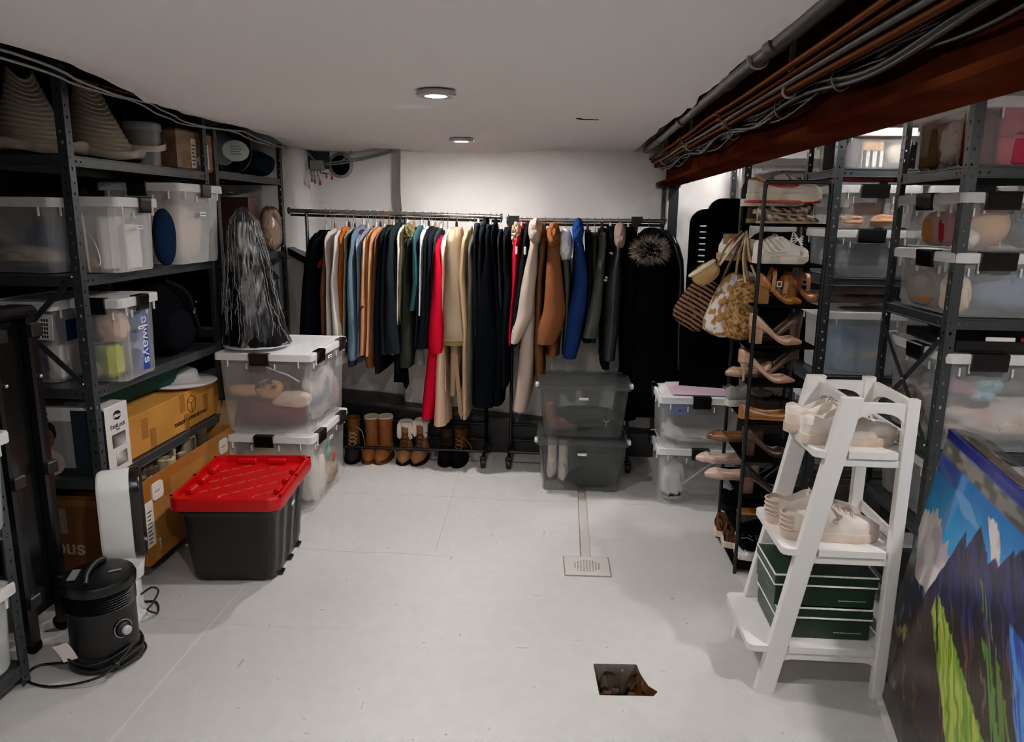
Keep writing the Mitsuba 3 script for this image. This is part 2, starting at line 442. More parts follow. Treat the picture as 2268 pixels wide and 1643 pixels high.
ysb = np.linspace(-1.6, 4.90, 120)
t = Th('steel_beam', 'dark red steel beam running under the ceiling towards the back wall', 'beam')
t.one(loft([np.array([(x, y, z) for x, z in bp]) for y in ysb]), 'matte', beamcol, 25)
struct('trim_1', cat(bx(0.60, 0.70, 4.80, 4.90, 0.0, 1.75), bx(0.56, 0.70, 4.74, 4.9, 1.735, 1.752)), 'satin', '#2c2d30', label='grey post that carries the beam')
tube_y = lambda x, z, y0, y1, amp, seed, n=50: np.stack([x + amp * (meshkit.noise(np.stack([np.linspace(y0, y1, n) * 2.1, np.zeros(n), np.zeros(n)], -1), seed) - 0.5), np.linspace(y0, y1, n),
                                                     z + amp * (meshkit.noise(np.stack([np.linspace(y0, y1, n) * 1.7, np.zeros(n), np.ones(n)], -1), seed) - 0.5)], 1)
for x, z, r, col, kind, lab in ((0.492, 1.962, 0.021, '#2b2c2e', 'satin', 'thick dark waste pipe beside the edge of the ceiling'),
                                (0.520, 1.908, 0.0085, '#7a4a32', 'copper', 'bright copper pipe, the one nearest the thick dark pipe'),
                                (0.530, 1.890, 0.007, '#5c3826', 'copper', 'thin dull copper pipe, second from the thick dark pipe'),
                                (0.543, 1.882, 0.007, '#4a4644', 'satin', 'thin grey pipe between the copper pipes'),
                                (0.556, 1.868, 0.011, '#643e2a', 'copper', 'stout brown copper pipe above the bundle of cables')):
    t = Th('pipe', lab, 'pipe')
    k = t.p('run', tube(tube_y(x, z, -1.2, 4.84, 0.006, int(x * 1000)), r, 12), kind, col, 60)
    for yy in ((1.94, 2.45, 3.4, 4.2) if r > 0.015 else (2.75, 3.6)):
        t.p('coupling', mv(lathe([(r, -0.03), (r + 0.004, -0.028), (r + 0.004, 0.028), (r, 0.03)], 14), (x, yy, z), rx=90), kind, '#37302b' if r > 0.015 else '#6b4a38', 40)
for x, z, yy in ((0.492, 1.962, 2.1), (0.556, 1.868, 2.02), (0.556, 1.868, 3.55), (0.556, 1.868, 4.45)):
    t = Th('pipe_clip', 'pale ring clip that holds a pipe under the joists', 'pipe clip', group='pipe clips')
    r = 0.026 if x < 0.5 else 0.016
    t.one(cat(mv(tube([(r * math.cos(a), 0, r * math.sin(a)) for a in np.linspace(0, 2 * PI, 20, endpoint=False)], 0.004, 6, True), (x, yy, z)), bx(x - 0.006, x + 0.006, yy - 0.006, yy + 0.006, z + r, 2.42)), 'satin', '#a79a8c', 50)
for k_ in range(9):
    x = 0.584 + 0.007 * (k_ % 3)
    z = 1.878 - 0.010 * (k_ // 3)
    ysn = np.linspace(-0.8, 4.78, 90)
    sagz = -0.030 * (0.5 - 0.5 * np.cos((ysn + 0.3 * k_) * 2 * PI / 0.95)) * (0.4 + 0.25 * (k_ % 4))
    P = np.stack([x + 0.012 * (meshkit.noise(np.stack([ysn * 2.3, ysn * 0 + k_, ysn * 0], -1), k_) - 0.5), ysn, z + sagz + 0.012 * (meshkit.noise(np.stack([ysn * 3, ysn * 0, ysn * 0 + k_], -1), 11) - 0.5)], 1)
    t = Th('cable', 'black electric cable in the sagging bundle along the steel beam', 'cable', group='cables along the steel beam')
    t.one(tube(P, 0.0052 if k_ % 3 else 0.0075, 7), 'satin', '#121314' if k_ % 2 else '#1e2021', 60)
for yy in (1.75, 2.2, 2.8, 3.4, 4.0, 4.5):
    t = Th('cable_tie', 'pale plastic tie round the bundle of cables at the beam', 'cable tie', group='cable ties')
    t.one(mv(tube([(0.021 * math.cos(a), 0.004 * math.sin(3 * a), 0.026 * math.sin(a)) for a in np.linspace(0, 2 * PI, 18, endpoint=False)], 0.0022, 6, True), (0.59, yy, 1.852)), 'satin', '#8b8d8c', 60)
# left edge: conduit that hangs below the ragged ceiling edge, copper pipes in the void
for k_, (dx, dz) in enumerate(((-0.012, -0.004), (-0.03, -0.012))):
    t = Th('conduit', ('upper' if k_ == 0 else 'lower') + ' pale grey cable clipped along the ragged edge of the ceiling above the shelving', 'cable')
    ysn = np.linspace(0.3, 4.85, 60)
    t.one(tube(np.stack([cl(ysn) + dx, ysn, CEIL + 0.02 + dz - 0.02 * np.abs(np.sin(ysn * 3.1 + k_ * 0.5))], 1), 0.0042, 8), 'satin', '#8f9698', 60)
for k_, (x, z, r) in enumerate(((-2.02, 2.14, 0.012), (-2.12, 2.11, 0.010))):
    t = Th('copper_pipe', ('upper' if k_ == 0 else 'lower') + ' copper pipe along the top of the shelving by the dark wall', 'pipe')
    t.one(tube([(x, y, z) for y in np.linspace(0, 4.8, 30)], r, 10), 'copper', '#a85a30', 60)
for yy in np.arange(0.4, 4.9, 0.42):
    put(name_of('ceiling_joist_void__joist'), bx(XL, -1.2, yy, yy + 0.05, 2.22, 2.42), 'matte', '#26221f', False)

# hole, junction box and loose wires high on the back wall
th = np.linspace(0, 2 * PI, 20, endpoint=False)
t = Th('vent_hole', 'round dark vent hole high in the plaster beside the junction box', 'vent hole')
YW = YB2 - 0.012
t.p('opening', mv(lathe([(0.066, 0), (0.062, 0.004), (0.001, 0.004)], 24), (-1.488, YW, 1.865), rx=90), 'matte', '#0b0d10', False)
t.p('rim', mv(lathe([(0.064, -0.002), (0.064, 0.012), (0.074, 0.010), (0.084, -0.002)], 24), (-1.488, YW, 1.865), rx=90), 'stone', '#9c9a96', 40)
t = Th('junction_box', 'grey junction box with loose red-tipped wires on the back wall', 'junction box', (-1.635, YW - 0.03, 1.862))
t.p('body', cb(0.085, 0.06, 0.062, 0.004, (0, 0, -0.03)), 'matte', '#8b9088')
t.p('backplate', cb(0.17, 0.012, 0.16, 0.003, (-0.01, 0.026, -0.02)), 'matte', '#3a4146')
for k_, (dx, ex, ez) in enumerate(((-0.03, -0.025, -0.085), (-0.012, -0.004, -0.095), (0.01, 0.03, -0.105), (0.03, 0.075, -0.06), (0.03, 0.11, -0.07))):
    w_ = t.p('wire', tube(smooth_path([(dx, -0.02, -0.03), (dx * 1.1, -0.045, -0.05), (ex * 0.8, -0.05, ez * 0.8), (ex, -0.05, ez)]), 0.0022, 6), 'satin', '#22262a', 60)
    t.p('connector', mv(lathe([(0.004, 0), (0.008, 0.004), (0.006, 0.022), (0.003, 0.026)], 8), (ex, -0.05, ez - 0.024)), 'satin', '#a02a26', 50, under=w_)
for k_, path in enumerate(([(-1.60, 4.93, 1.87), (-1.48, 4.90, 1.885), (-1.30, 4.90, 1.915), (-1.12, 4.86, 1.955)], [(-1.60, 4.93, 1.862), (-1.47, 4.90, 1.872), (-1.29, 4.90, 1.905), (-1.10, 4.86, 1.948)],
                           [(-1.64, 4.93, 1.88), (-1.68, 4.92, 1.93), (-1.72, 4.90, 1.985)], [(-1.47, 4.90, 1.88), (-1.40, 4.90, 1.94), (-1.37, 4.88, 1.985)])):
    t = Th('wall_cable', ['upper of two grey cables from the junction box to the ceiling', 'lower of two grey cables from the junction box to the ceiling', 'short grey cable that rises to the shelving above the junction box', 'short grey cable that rises from the vent hole to the ceiling'][k_], 'cable')
    t.one(tube(smooth_path(path), 0.0055, 7), 'satin', '#7f8688', 60)
t = Th('wall_pipe', 'thin pale pipe upright at the corner of the back wall beside the beam', 'pipe')
t.one(tube([(0.632, 4.80, z) for z in np.linspace(0.0, 1.74, 12)], 0.009, 10), 'satin', '#a9a29d', 60)

t = Th('wall_bracket', 'dark sloping shelf bracket on the plaster below the left end of the clothes rail', 'bracket')
t.one(loft([np.array([(x, 4.76, z), (x, 4.98, z), (x, 4.98, z - 0.07), (x, 4.78, z - 0.05)]) for x, z in ((-1.80, 1.335), (-1.66, 1.265))]), 'satin', '#141517', 30)
# ---------------------------------------------------------------- boltless metal shelving
GREY = '#363c3e'


def flange(h, w=0.036, pitch=0.045):
    hs = []
    for k in range(int(h / pitch) - 1):
        z = 0.03 + k * pitch
        hs.append(sbox(0.012, z, 0.021, z + 0.012) if k % 2 else Point(0.012 + 0.010 * (k % 4 == 0), z).buffer(0.0045, 2))
    m = ext(sbox(0, 0, w, h).difference(shapely.union_all(hs)), 0.002)   # in x-y, thickness z
    v = np.array(m.vertices)
    return trimesh.Trimesh(np.stack([v[:, 0], v[:, 2], v[:, 1]], 1), m.faces[:, ::-1], process=False)


def lip(L):
    hs = [sbox(a, 0.012, a + 0.009, 0.02) for a in (0.035, 0.065, L - 0.074, L - 0.044)]
    m = ext(sbox(0, 0, L, 0.034).difference(shapely.union_all(hs)), 0.002)
    v = np.array(m.vertices)
    m = trimesh.Trimesh(np.stack([v[:, 0], v[:, 2], v[:, 1]], 1), m.faces[:, ::-1], process=False)
    return cat(m, bx(0, L, -0.003, 0.002, 0.031, 0.037, 0.001), bx(0, L, -0.003, 0.002, -0.003, 0.003, 0.001))


def unit(label, x0, x1, y0, y1, levels, top, group=None, brace=None, col=GREY):
    t = Th('shelving_unit', label, 'shelving', group=group)
    fl = flange(top)
    for sx, X in ((1, x0), (-1, x1)):
        for sy, Y in ((1, y0), (-1, y1)):
            a = mv(fl, (X, Y, 0), s=(sx, sy, 1))
            b = mv(mv(fl, rz=90), (X, Y, 0), s=(-sx, sy, 1))
            t.p('post', cat(a, b), 'satin', col, 25)
    for z in levels:
        W, D = x1 - x0, y1 - y0
        deck = cat(bx(x0 + 0.004, x1 - 0.004, y0 + 0.004, y1 - 0.004, z - 0.006, z - 0.001),
                   mv(lip(W - 0.008), (x0 + 0.004, y0 + 0.003, z - 0.036)), mv(lip(W - 0.008), (x0 + 0.004, y1 - 0.003, z - 0.036), s=(1, -1, 1)),
                   mv(mv(lip(D - 0.008), rz=90), (x1 - 0.003, y0 + 0.004, z - 0.036)), mv(mv(lip(D - 0.008), rz=90), (x0 + 0.003, y0 + 0.004, z - 0.036), s=(-1, 1, 1)))
        t.p('shelf', deck, 'satin', col, 25)
    for (axis, pos, a0, a1, z0, z1) in brace or []:
        L = math.hypot(a1 - a0, z1 - z0)
        for s_ in (1, -1):
            m = mv(bx(-L / 2, L / 2, -0.0015, 0.0015, -0.011, 0.011), (0, 0.003 * s_, 0), ry=-s_ * math.degrees(math.atan2(z1 - z0, a1 - a0)))
            c = ((a0 + a1) / 2, pos, (z0 + z1) / 2) if axis == 'y' else (pos, (a0 + a1) / 2, (z0 + z1) / 2)
            t.p('cross_brace', mv(m, c, rz=0 if axis == 'y' else 90), 'satin', '#2f3436', 25)
        for (a, z) in ((a0, z0), (a1, z1), (a0, z1), (a1, z0), ((a0 + a1) / 2, (z0 + z1) / 2)):
            c = (a, pos - 0.006, z) if axis == 'y' else (pos - 0.006, a, z)
            t.p('bolt', mv(trimesh.creation.icosphere(1, 0.006), c), 'metal', '#c8c8c8', True)
    return t


unit('grey perforated metal shelving at the left edge, nearest the camera, with two clear bins', -2.25, -1.755, 1.25, 2.11, (0.075, 0.565, 1.25, 1.75), 1.95)
unit('grey perforated metal shelving along the dark wall with straw hats on its top shelf', -2.27, -1.80, 2.66, 3.74, (0.075, 0.505, 0.875, 1.31, 1.748), 2.06,
     brace=[('y', 2.655, -2.26, -1.83, 0.90, 1.31), ('x', -2.262, 2.7, 3.7, 0.55, 1.6)])
unit('grey perforated metal shelving in the far corner by the clothes rail with wrapped pillow', -2.29, -1.82, 3.86, 4.80, (0.30, 0.62, 0.925, 1.31, 1.765), 1.98)
unit('grey perforated metal shelving behind the white ladder shelf with the red bin on top', 1.355, 2.32, 2.70, 3.24, (0.10, 0.42, 0.72, 1.215, 1.735), 1.97, brace=[('x', 1.352, 2.725, 3.215, 0.74, 1.14)])
unit('grey perforated metal shelving behind the black shoe rack with a white-lidded bin', 1.245, 2.24, 3.65, 4.10, (0.06, 0.325, 0.80, 1.28, 1.785), 1.99, brace=[('y', 4.095, 1.27, 2.2, 0.85, 1.5)])
unit('dark perforated metal shelving farthest back beside the bare wall', 0.99, 1.90, 4.34, 4.70, (0.30, 0.75, 1.20, 1.62), 1.97, col='#24282a')


# ---------------------------------------------------------------- clear bins with clipped lids
def bin_ring(w, d, r, rec, z):
    """outline of the bin with a shallow panel set back in the middle of every side"""
    o = []
    for (ux, uy, half, out) in ((1, 0, d, w), (0, 1, w, d), (-1, 0, d, w), (0, -1, w, d)):
        for f_, k in ((-0.5 + r / half, 0), (-0.30, 0), (-0.27, rec), (0.27, rec), (0.30, 0), (0.5 - r / half, 0)):
            a = f_ * half
            e = out / 2 - k
            o.append((ux * e - uy * a, uy * e + ux * a, z))
        a, e = half / 2 - r * 0.3, out / 2 - r * 0.3
        o.append((ux * e - uy * a, uy * e + ux * a, z))
    return np.array(o)


def clip_mesh(w=0.085, h=0.055):
    p = Polygon([(-0.004, -h), (0.007, -h), (0.010, -h + 0.008), (0.011, -0.02), (0.013, -0.008), (0.013, 0.004), (0.008, 0.008), (-0.024, 0.008), (-0.024, 0.004), (0.002, 0.003), (0.002, -0.03)])
    v = np.array(ext(p, w).vertices)
    f = ext(p, w).faces
    return trimesh.Trimesh(np.stack([v[:, 2] - w / 2, -v[:, 0], v[:, 1]], 1), f[:, ::-1], process=False)


SIDE = {'f': (0, 0, -1), 'r': (90, 1, 0), 'b': (180, 0, 1), 'l': (270, -1, 0)}


def storage_bin(label, x0, x1, y0, y1, z, h, clips=('f', 'r'), body='frost', lid='#d6d8d8', group=None, rz=0.0, lidkind='satin', clipcol='#0b0b0c', tag=None, taper=0.93, clipw=0.085, lidh=0.028, name='storage_bin'):
    w, d = x1 - x0, y1 - y0
    t = Th(name, label, 'bin', ((x0 + x1) / 2, (y0 + y1) / 2, z), rz, group)
    lw, ld = w - 0.03, d - 0.03
    hb = h - lidh
    rings = []
    for f_, k, rec in ((0.0, taper, 0.004), (0.04, taper + 0.012, 0.008), (0.80, 0.985, 0.008), (0.86, 0.99, 0.001), (1.0, 1.0, 0.0)):
        rings.append(bin_ring(lw * k, ld * k, 0.03, rec, 0.001 + f_ * hb))
    rings[0] *= (0.985, 0.985, 1)
    n = len(rings[0])
    m = loft(rings, cap=False)
    c0 = len(m.vertices)
    v = np.vstack([m.vertices, rings[0].mean(0)])
    i = np.arange(n)
    m = trimesh.Trimesh(v, np.vstack([m.faces, np.stack([(i + 1) % n, i, i * 0 + c0], 1)]), process=False)
    t.p('body', m, body, '#ffffff', 40)
    zt = hb
    L = []
    for (a, b, zz) in ((0.0, 0.0, -0.018), (0.006, 0.006, -0.018), (0.0, 0.0, 0.004)):
        pass
    prof = [(0.992, zt - 0.016), (1.0, zt - 0.014), (1.0, zt + 0.012), (0.99, zt + 0.019), (0.965, zt + 0.021), (0.93, zt + 0.020), (0.90, zt + 0.013), (0.80, zt + 0.013), (0.78, zt + 0.017)]
    L = []
    for k, zz in prof:
        sh = (1 - k) * min(w, d)
        L.append(np.c_[rrect(w - sh, d - sh, max(0.022 - sh * 0.1, 0.006)), np.full(20, zz)])
    see = lidkind == 'satin' and clipcol != 'x' and body != 'smoke' and lid[1] > '8'
    t.p('lid', loft(L, cap=True), 'lid' if see else body if body == 'smoke' else lidkind, lid, 40)
    for s in ('f', 'r', 'l', 'b'):
        ang, ux, uy = SIDE[s]
        half = d if ux else w
        out = (w if ux else d) / 2
        for q in ((-0.36, 0.36) if half > 0.25 and body != 'smoke' else ()):
            t.p('tab', mv(cb(0.006, 0.008, 0.034, 0.001, (half * q, -out + 0.006, zt - 0.05)), rz=ang), 'satin', '#dcdfdf')
    for c in clips:
        s, offs = (c, (0,)) if isinstance(c, str) else c
        ang, ux, uy = SIDE[s]
        half = d if ux else w
        out = (w if ux else d) / 2
        for o in offs:
            t.p('clip', mv(mv(clip_mesh(min(clipw, half * 0.45)), (o * half, -out, zt + 0.016)), rz=ang), 'gloss' if clipcol[1] < '8' else 'satin', clipcol, 30)
            for e in (-0.062, 0.062):
                t.p('tab', mv(cb(0.006, 0.008, 0.03, 0.001, (o * half + e * min(clipw, half * 0.45) / 0.085, -out + 0.012, zt - 0.062)), rz=ang), 'satin', '#dcdfdf')
    if tag:
        s, o, zz = tag[:3]
        wd, hd = tag[3:] if len(tag) > 3 else (0.045, 0.013)
        ang, ux, uy = SIDE[s]
        half = d if ux else w
        out = (w if ux else d) / 2 - 0.004
        k = t.p('paper_tag', mv(bx(o * half - wd / 2, o * half + wd / 2, -out - 0.003, -out, zz, zz + hd), rz=ang), 'matte', '#e8e8e6', False)
        t.p('print', mv(cat([bx(o * half - wd * 0.36 + wd * 0.13 * j, o * half - wd * 0.36 + wd * 0.09 + wd * 0.13 * j, -out - 0.0036, -out - 0.003, zz + hd * 0.36, zz + hd * 0.64) for j in range(6)]), rz=ang), 'matte', '#2a2a2c', False, under=k)
    return t


def soft(name, label, cat_, size, at, col, seed, kind='cloth', rough=0.3, freq=2.0, group=None, rz=0.0, sq=2.8, sub=3):
    Th(name, label, cat_, at, rz, group).one(lump(size, seed, rough, freq, sub, sq), kind, col, True)


def spots(a, b, fr=30, lo=0.45, hi=0.55, seed=1):
    return lambda v: mixcol(a, b, np.clip((meshkit.fbm(v * fr, 3, seed) - lo) / (hi - lo), 0, 1))


def stripes(a, b, fr, ax=2, ph=0.0, duty=0.0):
    return lambda v: mixcol(a, b, (np.sin(v[:, ax] * fr + ph) > duty).astype(float))
# ---------------------------------------------------------------- along the left: near unit
storage_bin('clear bin with white lid on the floor-level shelf at the left edge', -2.2, -1.745, 1.72, 2.10, 0.08, 0.30, (('r', (-0.15,)),), 'milky')
storage_bin('clear bin with grey lid and black clip on the upper shelf at the left edge', -2.2, -1.70, 1.74, 2.10, 0.57, 0.32, (('r', (0.18,)),), 'frost')
soft('folded_cloth', 'grey folded cloth in the upper clear bin at the left edge', 'cloth', (0.36, 0.30, 0.12), (-1.97, 1.92, 0.575), '#5d6670', 3)
soft('folded_cloth', 'white paper with red and black print in the upper clear bin at the left edge', 'paper', (0.04, 0.22, 0.16), (-1.76, 1.94, 0.70), spots('#dadada', '#a02b2f', 25, 0.6, 0.62), 4)
soft('folded_cloth', 'pale folded linen in the lower clear bin at the left edge', 'cloth', (0.36, 0.30, 0.20), (-1.97, 1.91, 0.085), '#cfd2d4', 5)

# folded treadmill, black, standing on end between the two units
t = Th('folded_treadmill', 'tall black folded treadmill standing upright between the shelving units', 'treadmill', (-1.87, 2.345, 0.0))
t.p('deck', bx(-0.06, 0.0, -0.085, 0.085, 0.10, 1.19, 0.012), 'gloss', '#0a0a0b')
for s in (-1, 1):
    t.p('side_rail', bx(-0.005, 0.035, s * 0.082 - 0.022, s * 0.082 + 0.022, 0.03, 1.20, 0.008), 'gloss', '#0d0d0f')
    t.p('wheel', mv(lathe([(0.001, -0.012), (0.03, -0.012), (0.03, 0.012), (0.001, 0.012)], 18), (0.01, s * 0.08, 0.032), rx=90), 'matte', '#141415')
    for z in (0.18, 0.62, 1.12):
        t.p('bracket', bx(0.025, 0.05, s * 0.082 - 0.026, s * 0.082 + 0.026, z, z + 0.045, 0.004), 'satin', '#1d1e20')
    t.p('bolt', mv(trimesh.creation.icosphere(1, 0.008), (0.04, s * 0.082, 0.98)), 'metal', '#c9c9c9', True)
t.p('top_cap', bx(-0.06, 0.05, -0.105, 0.105, 1.19, 1.23, 0.015), 'gloss', '#111113')
t.p('trim_line', bx(0.001, 0.004, -0.055, -0.051, 0.14, 1.15), 'metal', '#8c8c8c')

# bladeless fan
t = Th('bladeless_fan', 'white bladeless fan with a black rim standing beside the long cardboard box', 'fan', (-1.66, 2.53, 0.0), 27)


def stadium(w, h, n=14):
    r = w / 2
    a = [(r * math.cos(q), h / 2 - r + r * math.sin(q)) for q in np.linspace(0, PI, n)]
    b = [(r * math.cos(q), -h / 2 + r + r * math.sin(q)) for q in np.linspace(PI, 2 * PI, n)]
    return np.array(a + b)


hc = 0.425
rg = [np.c_[np.full(28, x), stadium(w, w + 0.20) + [0, hc]] for x, w in ((-0.055, 0.12), (-0.062, 0.138), (-0.05, 0.152), (0.04, 0.158), (0.052, 0.156), (0.052, 0.128), (-0.03, 0.112), (-0.055, 0.12))]
t.p('loop', loft(rg, cap=False), 'gloss', '#e4e4e2', 40)
rg = [np.c_[np.full(28, x), stadium(w, w + 0.20) + [0, hc]] for x, w in ((0.048, 0.160), (0.074, 0.158), (0.082, 0.150), (0.082, 0.132), (0.06, 0.126), (0.048, 0.130))]
t.p('rim', loft(rg, cap=False), 'gloss', '#131314', 40)
t.p('neck', mv(lathe([(0.052, 0.17), (0.054, 0.20), (0.058, 0.235), (0.05, 0.262), (0.02, 0.268)], 24), (0.0, 0, 0), s=(1.25, 1, 1)), 'gloss', '#dededc', 40)
t.p('base', lathe([(0.075, 0.0), (0.075, 0.012), (0.062, 0.03), (0.055, 0.05), (0.052, 0.175), (0.03, 0.18)], 28), 'gloss', '#e0e0de', 40)
t.p('cord', tube(smooth_path([(0.05, -0.03, 0.10), (0.09, -0.05, 0.13), (0.11, -0.03, 0.10), (0.085, -0.05, 0.06), (0.07, -0.07, 0.05), (0.10, -0.03, 0.01), (0.09, 0.07, 0.006), (0.02, 0.10, 0.006)]), 0.004, 7), 'satin', '#141415', 60)

# round black heater fan
t = Th('heater_fan', 'round black fan heater with a silver dial and a white warning tag on the floor', 'heater', (-1.585, 2.265, 0.0), 12)
body = []
for z, r, tilt in ((0.0, 0.105, 0), (0.006, 0.118, 0), (0.03, 0.118, 0), (0.05, 0.108, 0), (0.20, 0.108, 0), (0.215, 0.110, 0)):
    a = np.arange(40) * 2 * PI / 40
    body.append(np.stack([r * np.cos(a), r * np.sin(a), np.full(40, z)], 1))
k = 0
for z in np.linspace(0.218, 0.275, 14):
    r = 0.112 - (0.007 if k % 2 else 0)
    body.append(np.stack([r * np.cos(a), r * np.sin(a), np.full(40, z)], 1))
    k += 1
for z, r, q in ((0.282, 0.116, 0.0), (0.305, 0.118, 0.2), (0.318, 0.112, 0.3), (0.324, 0.095, 0.3), (0.328, 0.05, 0.2)):
    body.append(np.stack([r * np.cos(a), r * np.sin(a), z + q * 0.12 * r * np.sin(a)], 1))
t.p('body', loft(body), 'satin', '#08090a', 30)
t.p('handle', tube(smooth_path([(-0.01, -0.085, 0.322), (-0.02, -0.04, 0.338), (-0.02, 0.03, 0.345), (-0.01, 0.085, 0.335)]), 0.010, 8), 'satin', '#1b1c1d', 60)
t.p('badge', mv(bx(0.03, 0.07, -0.03, -0.022, 0.329, 0.331), rz=25), 'satin', '#8d9092', False)
t.p('sticker', mv(bx(-0.085, -0.06, -0.05, 0.03, 0.327, 0.330), rz=8), 'matte', '#6d7072', False)
d = t.p('dial', mv(lathe([(0.026, 0), (0.026, 0.014), (0.022, 0.018), (0.001, 0.018)], 20), (0.088, -0.066, 0.145), rx=90, rz=52), 'satin', '#0d0d0e', 40)
t.p('ring', mv(tube([(0.031 * math.cos(q), 0.031 * math.sin(q), 0.002) for q in np.linspace(0, 2 * PI, 24, endpoint=False)], 0.002, 6, True), (0.088, -0.066, 0.145), rx=90, rz=52), 'metal', '#d8d8d8', 60, under=d)
t.p('knob', mv(lathe([(0.016, 0.012), (0.016, 0.028), (0.012, 0.032), (0.001, 0.032)], 18), (0.088, -0.066, 0.145), rx=90, rz=52), 'satin', '#b9bbbc', 40, under=d)
P = []
for q in np.linspace(0, 4.2 * PI, 90):
    rr = 0.124 + 0.006 * math.sin(q * 2.3)
    P.append((rr * math.cos(q - 1), rr * math.sin(q - 1), 0.012 + 0.05 * q / (4.2 * PI) + 0.008 * math.sin(3 * q)))
P += [tuple(x) for x in smooth_path([P[-1], (0.05, -0.16, 0.03), (-0.10, -0.17, 0.006), (-0.21, -0.12, 0.005), (-0.215, -0.04, 0.005), (-0.12, -0.03, 0.006)])]
t.p('cord', tube(P, 0.0042, 7), 'satin', '#0c0c0d', 60)
t.p('plug', mv(bx(-0.008, 0.008, -0.015, 0.015, 0, 0.018, 0.003), (0.075, -0.118, 0.035), rz=40), 'satin', '#1c1c1d')
t.p('warning_tag', mv(loft([np.array([(-0.024, -0.002 - 0.02 * q * q, 0.075 * q), (0.024, -0.002 - 0.02 * q * q, 0.075 * q), (0.024, -0.0005 - 0.02 * q * q, 0.075 * q), (-0.024, -0.0005 - 0.02 * q * q, 0.075 * q)]) for q in np.linspace(0, 1, 6)]), (-0.075, -0.098, 0.055), ry=-16), 'matte', '#e6dcd8', 40)

# ---------------------------------------------------------------- on the unit along the wall: floor shelf
CARD = '#b07a45'


def cardcol(v):
    n = meshkit.fbm(v * [5, 5, 14], 3, 4)
    return lin('#a8713c') * (0.75 + 0.5 * n[:, None])


def dense(x0, x1, y0, y1, z0, z1, n=0.04):
    m = bx(x0, x1, y0, y1, z0, z1, 0.003)
    return m.subdivide_to_size(max(0.03, n), 8)


t = Th('cardboard_box', 'long open cardboard box with white handle holes under the shelving', 'box', (0, 0, 0), 0)
X0, X1, Y0, Y1, Z0, Z1 = -2.10, -1.715, 2.785, 3.66, 0.078, 0.455
t.p('front_panel', dense(X1 - 0.006, X1, Y0, Y1, Z0, Z1), 'matte', cardcol)
t.p('back_panel', dense(X0, X0 + 0.006, Y0, Y1, Z0, Z1), 'matte', cardcol)
t.p('end_panel', dense(X0 + 0.006, X1 - 0.006, Y0, Y0 + 0.006, Z0, Z1), 'matte', cardcol)
t.p('end_panel', dense(X0 + 0.006, X1 - 0.006, Y1 - 0.006, Y1, Z0, Z1), 'matte', cardcol)
t.p('bottom', bx(X0, X1, Y0, Y1, Z0 - 0.001, Z0 + 0.004), 'matte', '#7a5230')
t.p('flap', mv(bx(-0.19, 0, -0.003, 0.003, -0.004, 0.14), (X1 - 0.006, Y1, Z1 - 0.01), rx=-28), 'matte', '#a98662')
t.p('flap', mv(bx(-0.16, 0, -0.003, 0.003, -0.10, 0.0), (X1 - 0.01, Y0 + 0.012, Z1 - 0.01), rx=10), 'matte', '#8c6a48')
for yy in (Y0 + 0.10, Y1 - 0.15):
    hh = t.p('handle', mv(ext(Polygon(rrect(0.085, 0.075, 0.018)).difference(Polygon(rrect(0.055, 0.016, 0.006)).buffer(0)), 0.006), (X1, yy, 0.385), rx=90, rz=90), 'satin', '#e8e2da', 30)
    t.p('slot', mv(cb(0.055, 0.004, 0.016, 0, (0, 0, -0.008)), (X1 + 0.001, yy, 0.392), rz=90), 'matte', '#d8d0c6', False, under=hh)
for yy, zz in ((Y0 + 0.03, 0.26), (Y1 - 0.04, 0.33)):
    lb = t.p('paper_tag', mv(bx(-0.03, 0.03, -0.0015, 0, -0.1 if zz < 0.3 else -0.05, 0.1 if zz < 0.3 else 0.05), (X1, yy, zz), rz=90), 'matte', '#d9cfc8', False)
    ln = [bx(-0.02, 0.004 + 0.012 * ((j * 7) % 3) / 2, -0.002, -0.0014, -0.085 + 0.017 * j, -0.080 + 0.017 * j) for j in range(9)] if zz < 0.3 else [bx(-0.02, 0.015, -0.002, -0.0014, -0.03 + 0.017 * j, -0.026 + 0.017 * j) for j in range(4)]
    t.p('print', mv(cat(ln), (X1, yy, zz), rz=90), 'matte', '#3a3532', False, under=lb)
t.p('tape', bx(X1, X1 + 0.0012, Y0, Y0 + 0.05, Z0, Z1), 'satin', '#a06426')
t.p('tape', bx(X1, X1 + 0.0012, Y0 + 0.05, Y1 - 0.05, Z1 - 0.05, Z1), 'satin', '#a5682a')
t.p('tape', bx(X1, X1 + 0.0014, Y0 + 0.16, Y0 + 0.21, Z1 - 0.12, Z1 - 0.05), 'satin', '#a06426')
t.p('arrow_print', mv(cat(bx(-0.003, 0.003, -0.001, 0, -0.03, 0.02), mv(bx(-0.012, 0.0, -0.001, 0, -0.002, 0.002), (0, 0, 0.02), ry=-40), mv(bx(0.0, 0.012, -0.001, 0, -0.002, 0.002), (0, 0, 0.02), ry=40)), (X1 + 0.0015, Y0 + 0.09, 0.15), rz=90), 'matte', '#d9c6b0', False)
for k_ in range(7):
    t2 = Th('packing_roll', 'rolled camouflage fabric sticking out of the long open cardboard box', 'roll', (-1.80 - 0.03 * (k_ % 2), 2.95 + 0.085 * k_, 0.085), 0, 'rolls in the long open box')
    r0 = 0.030 + 0.006 * (k_ % 3)
    hh = 0.33 + 0.03 * ((k_ * 5) % 4) / 2 + (0.04 if k_ > 4 else 0)
    t2.one(lathe([(r0, 0), (r0, hh), (r0 * 0.75, hh + 0.004), (r0 * 0.70, hh - 0.03)], 14), 'matte', spots('#4e463a', '#b3a285', 22, 0.45, 0.55, k_), 40)
t = Th('cardboard_box', 'brown cardboard box with pale lettering in the dark under the baby seat box', 'box', (-2.03, 2.80, 0.078))
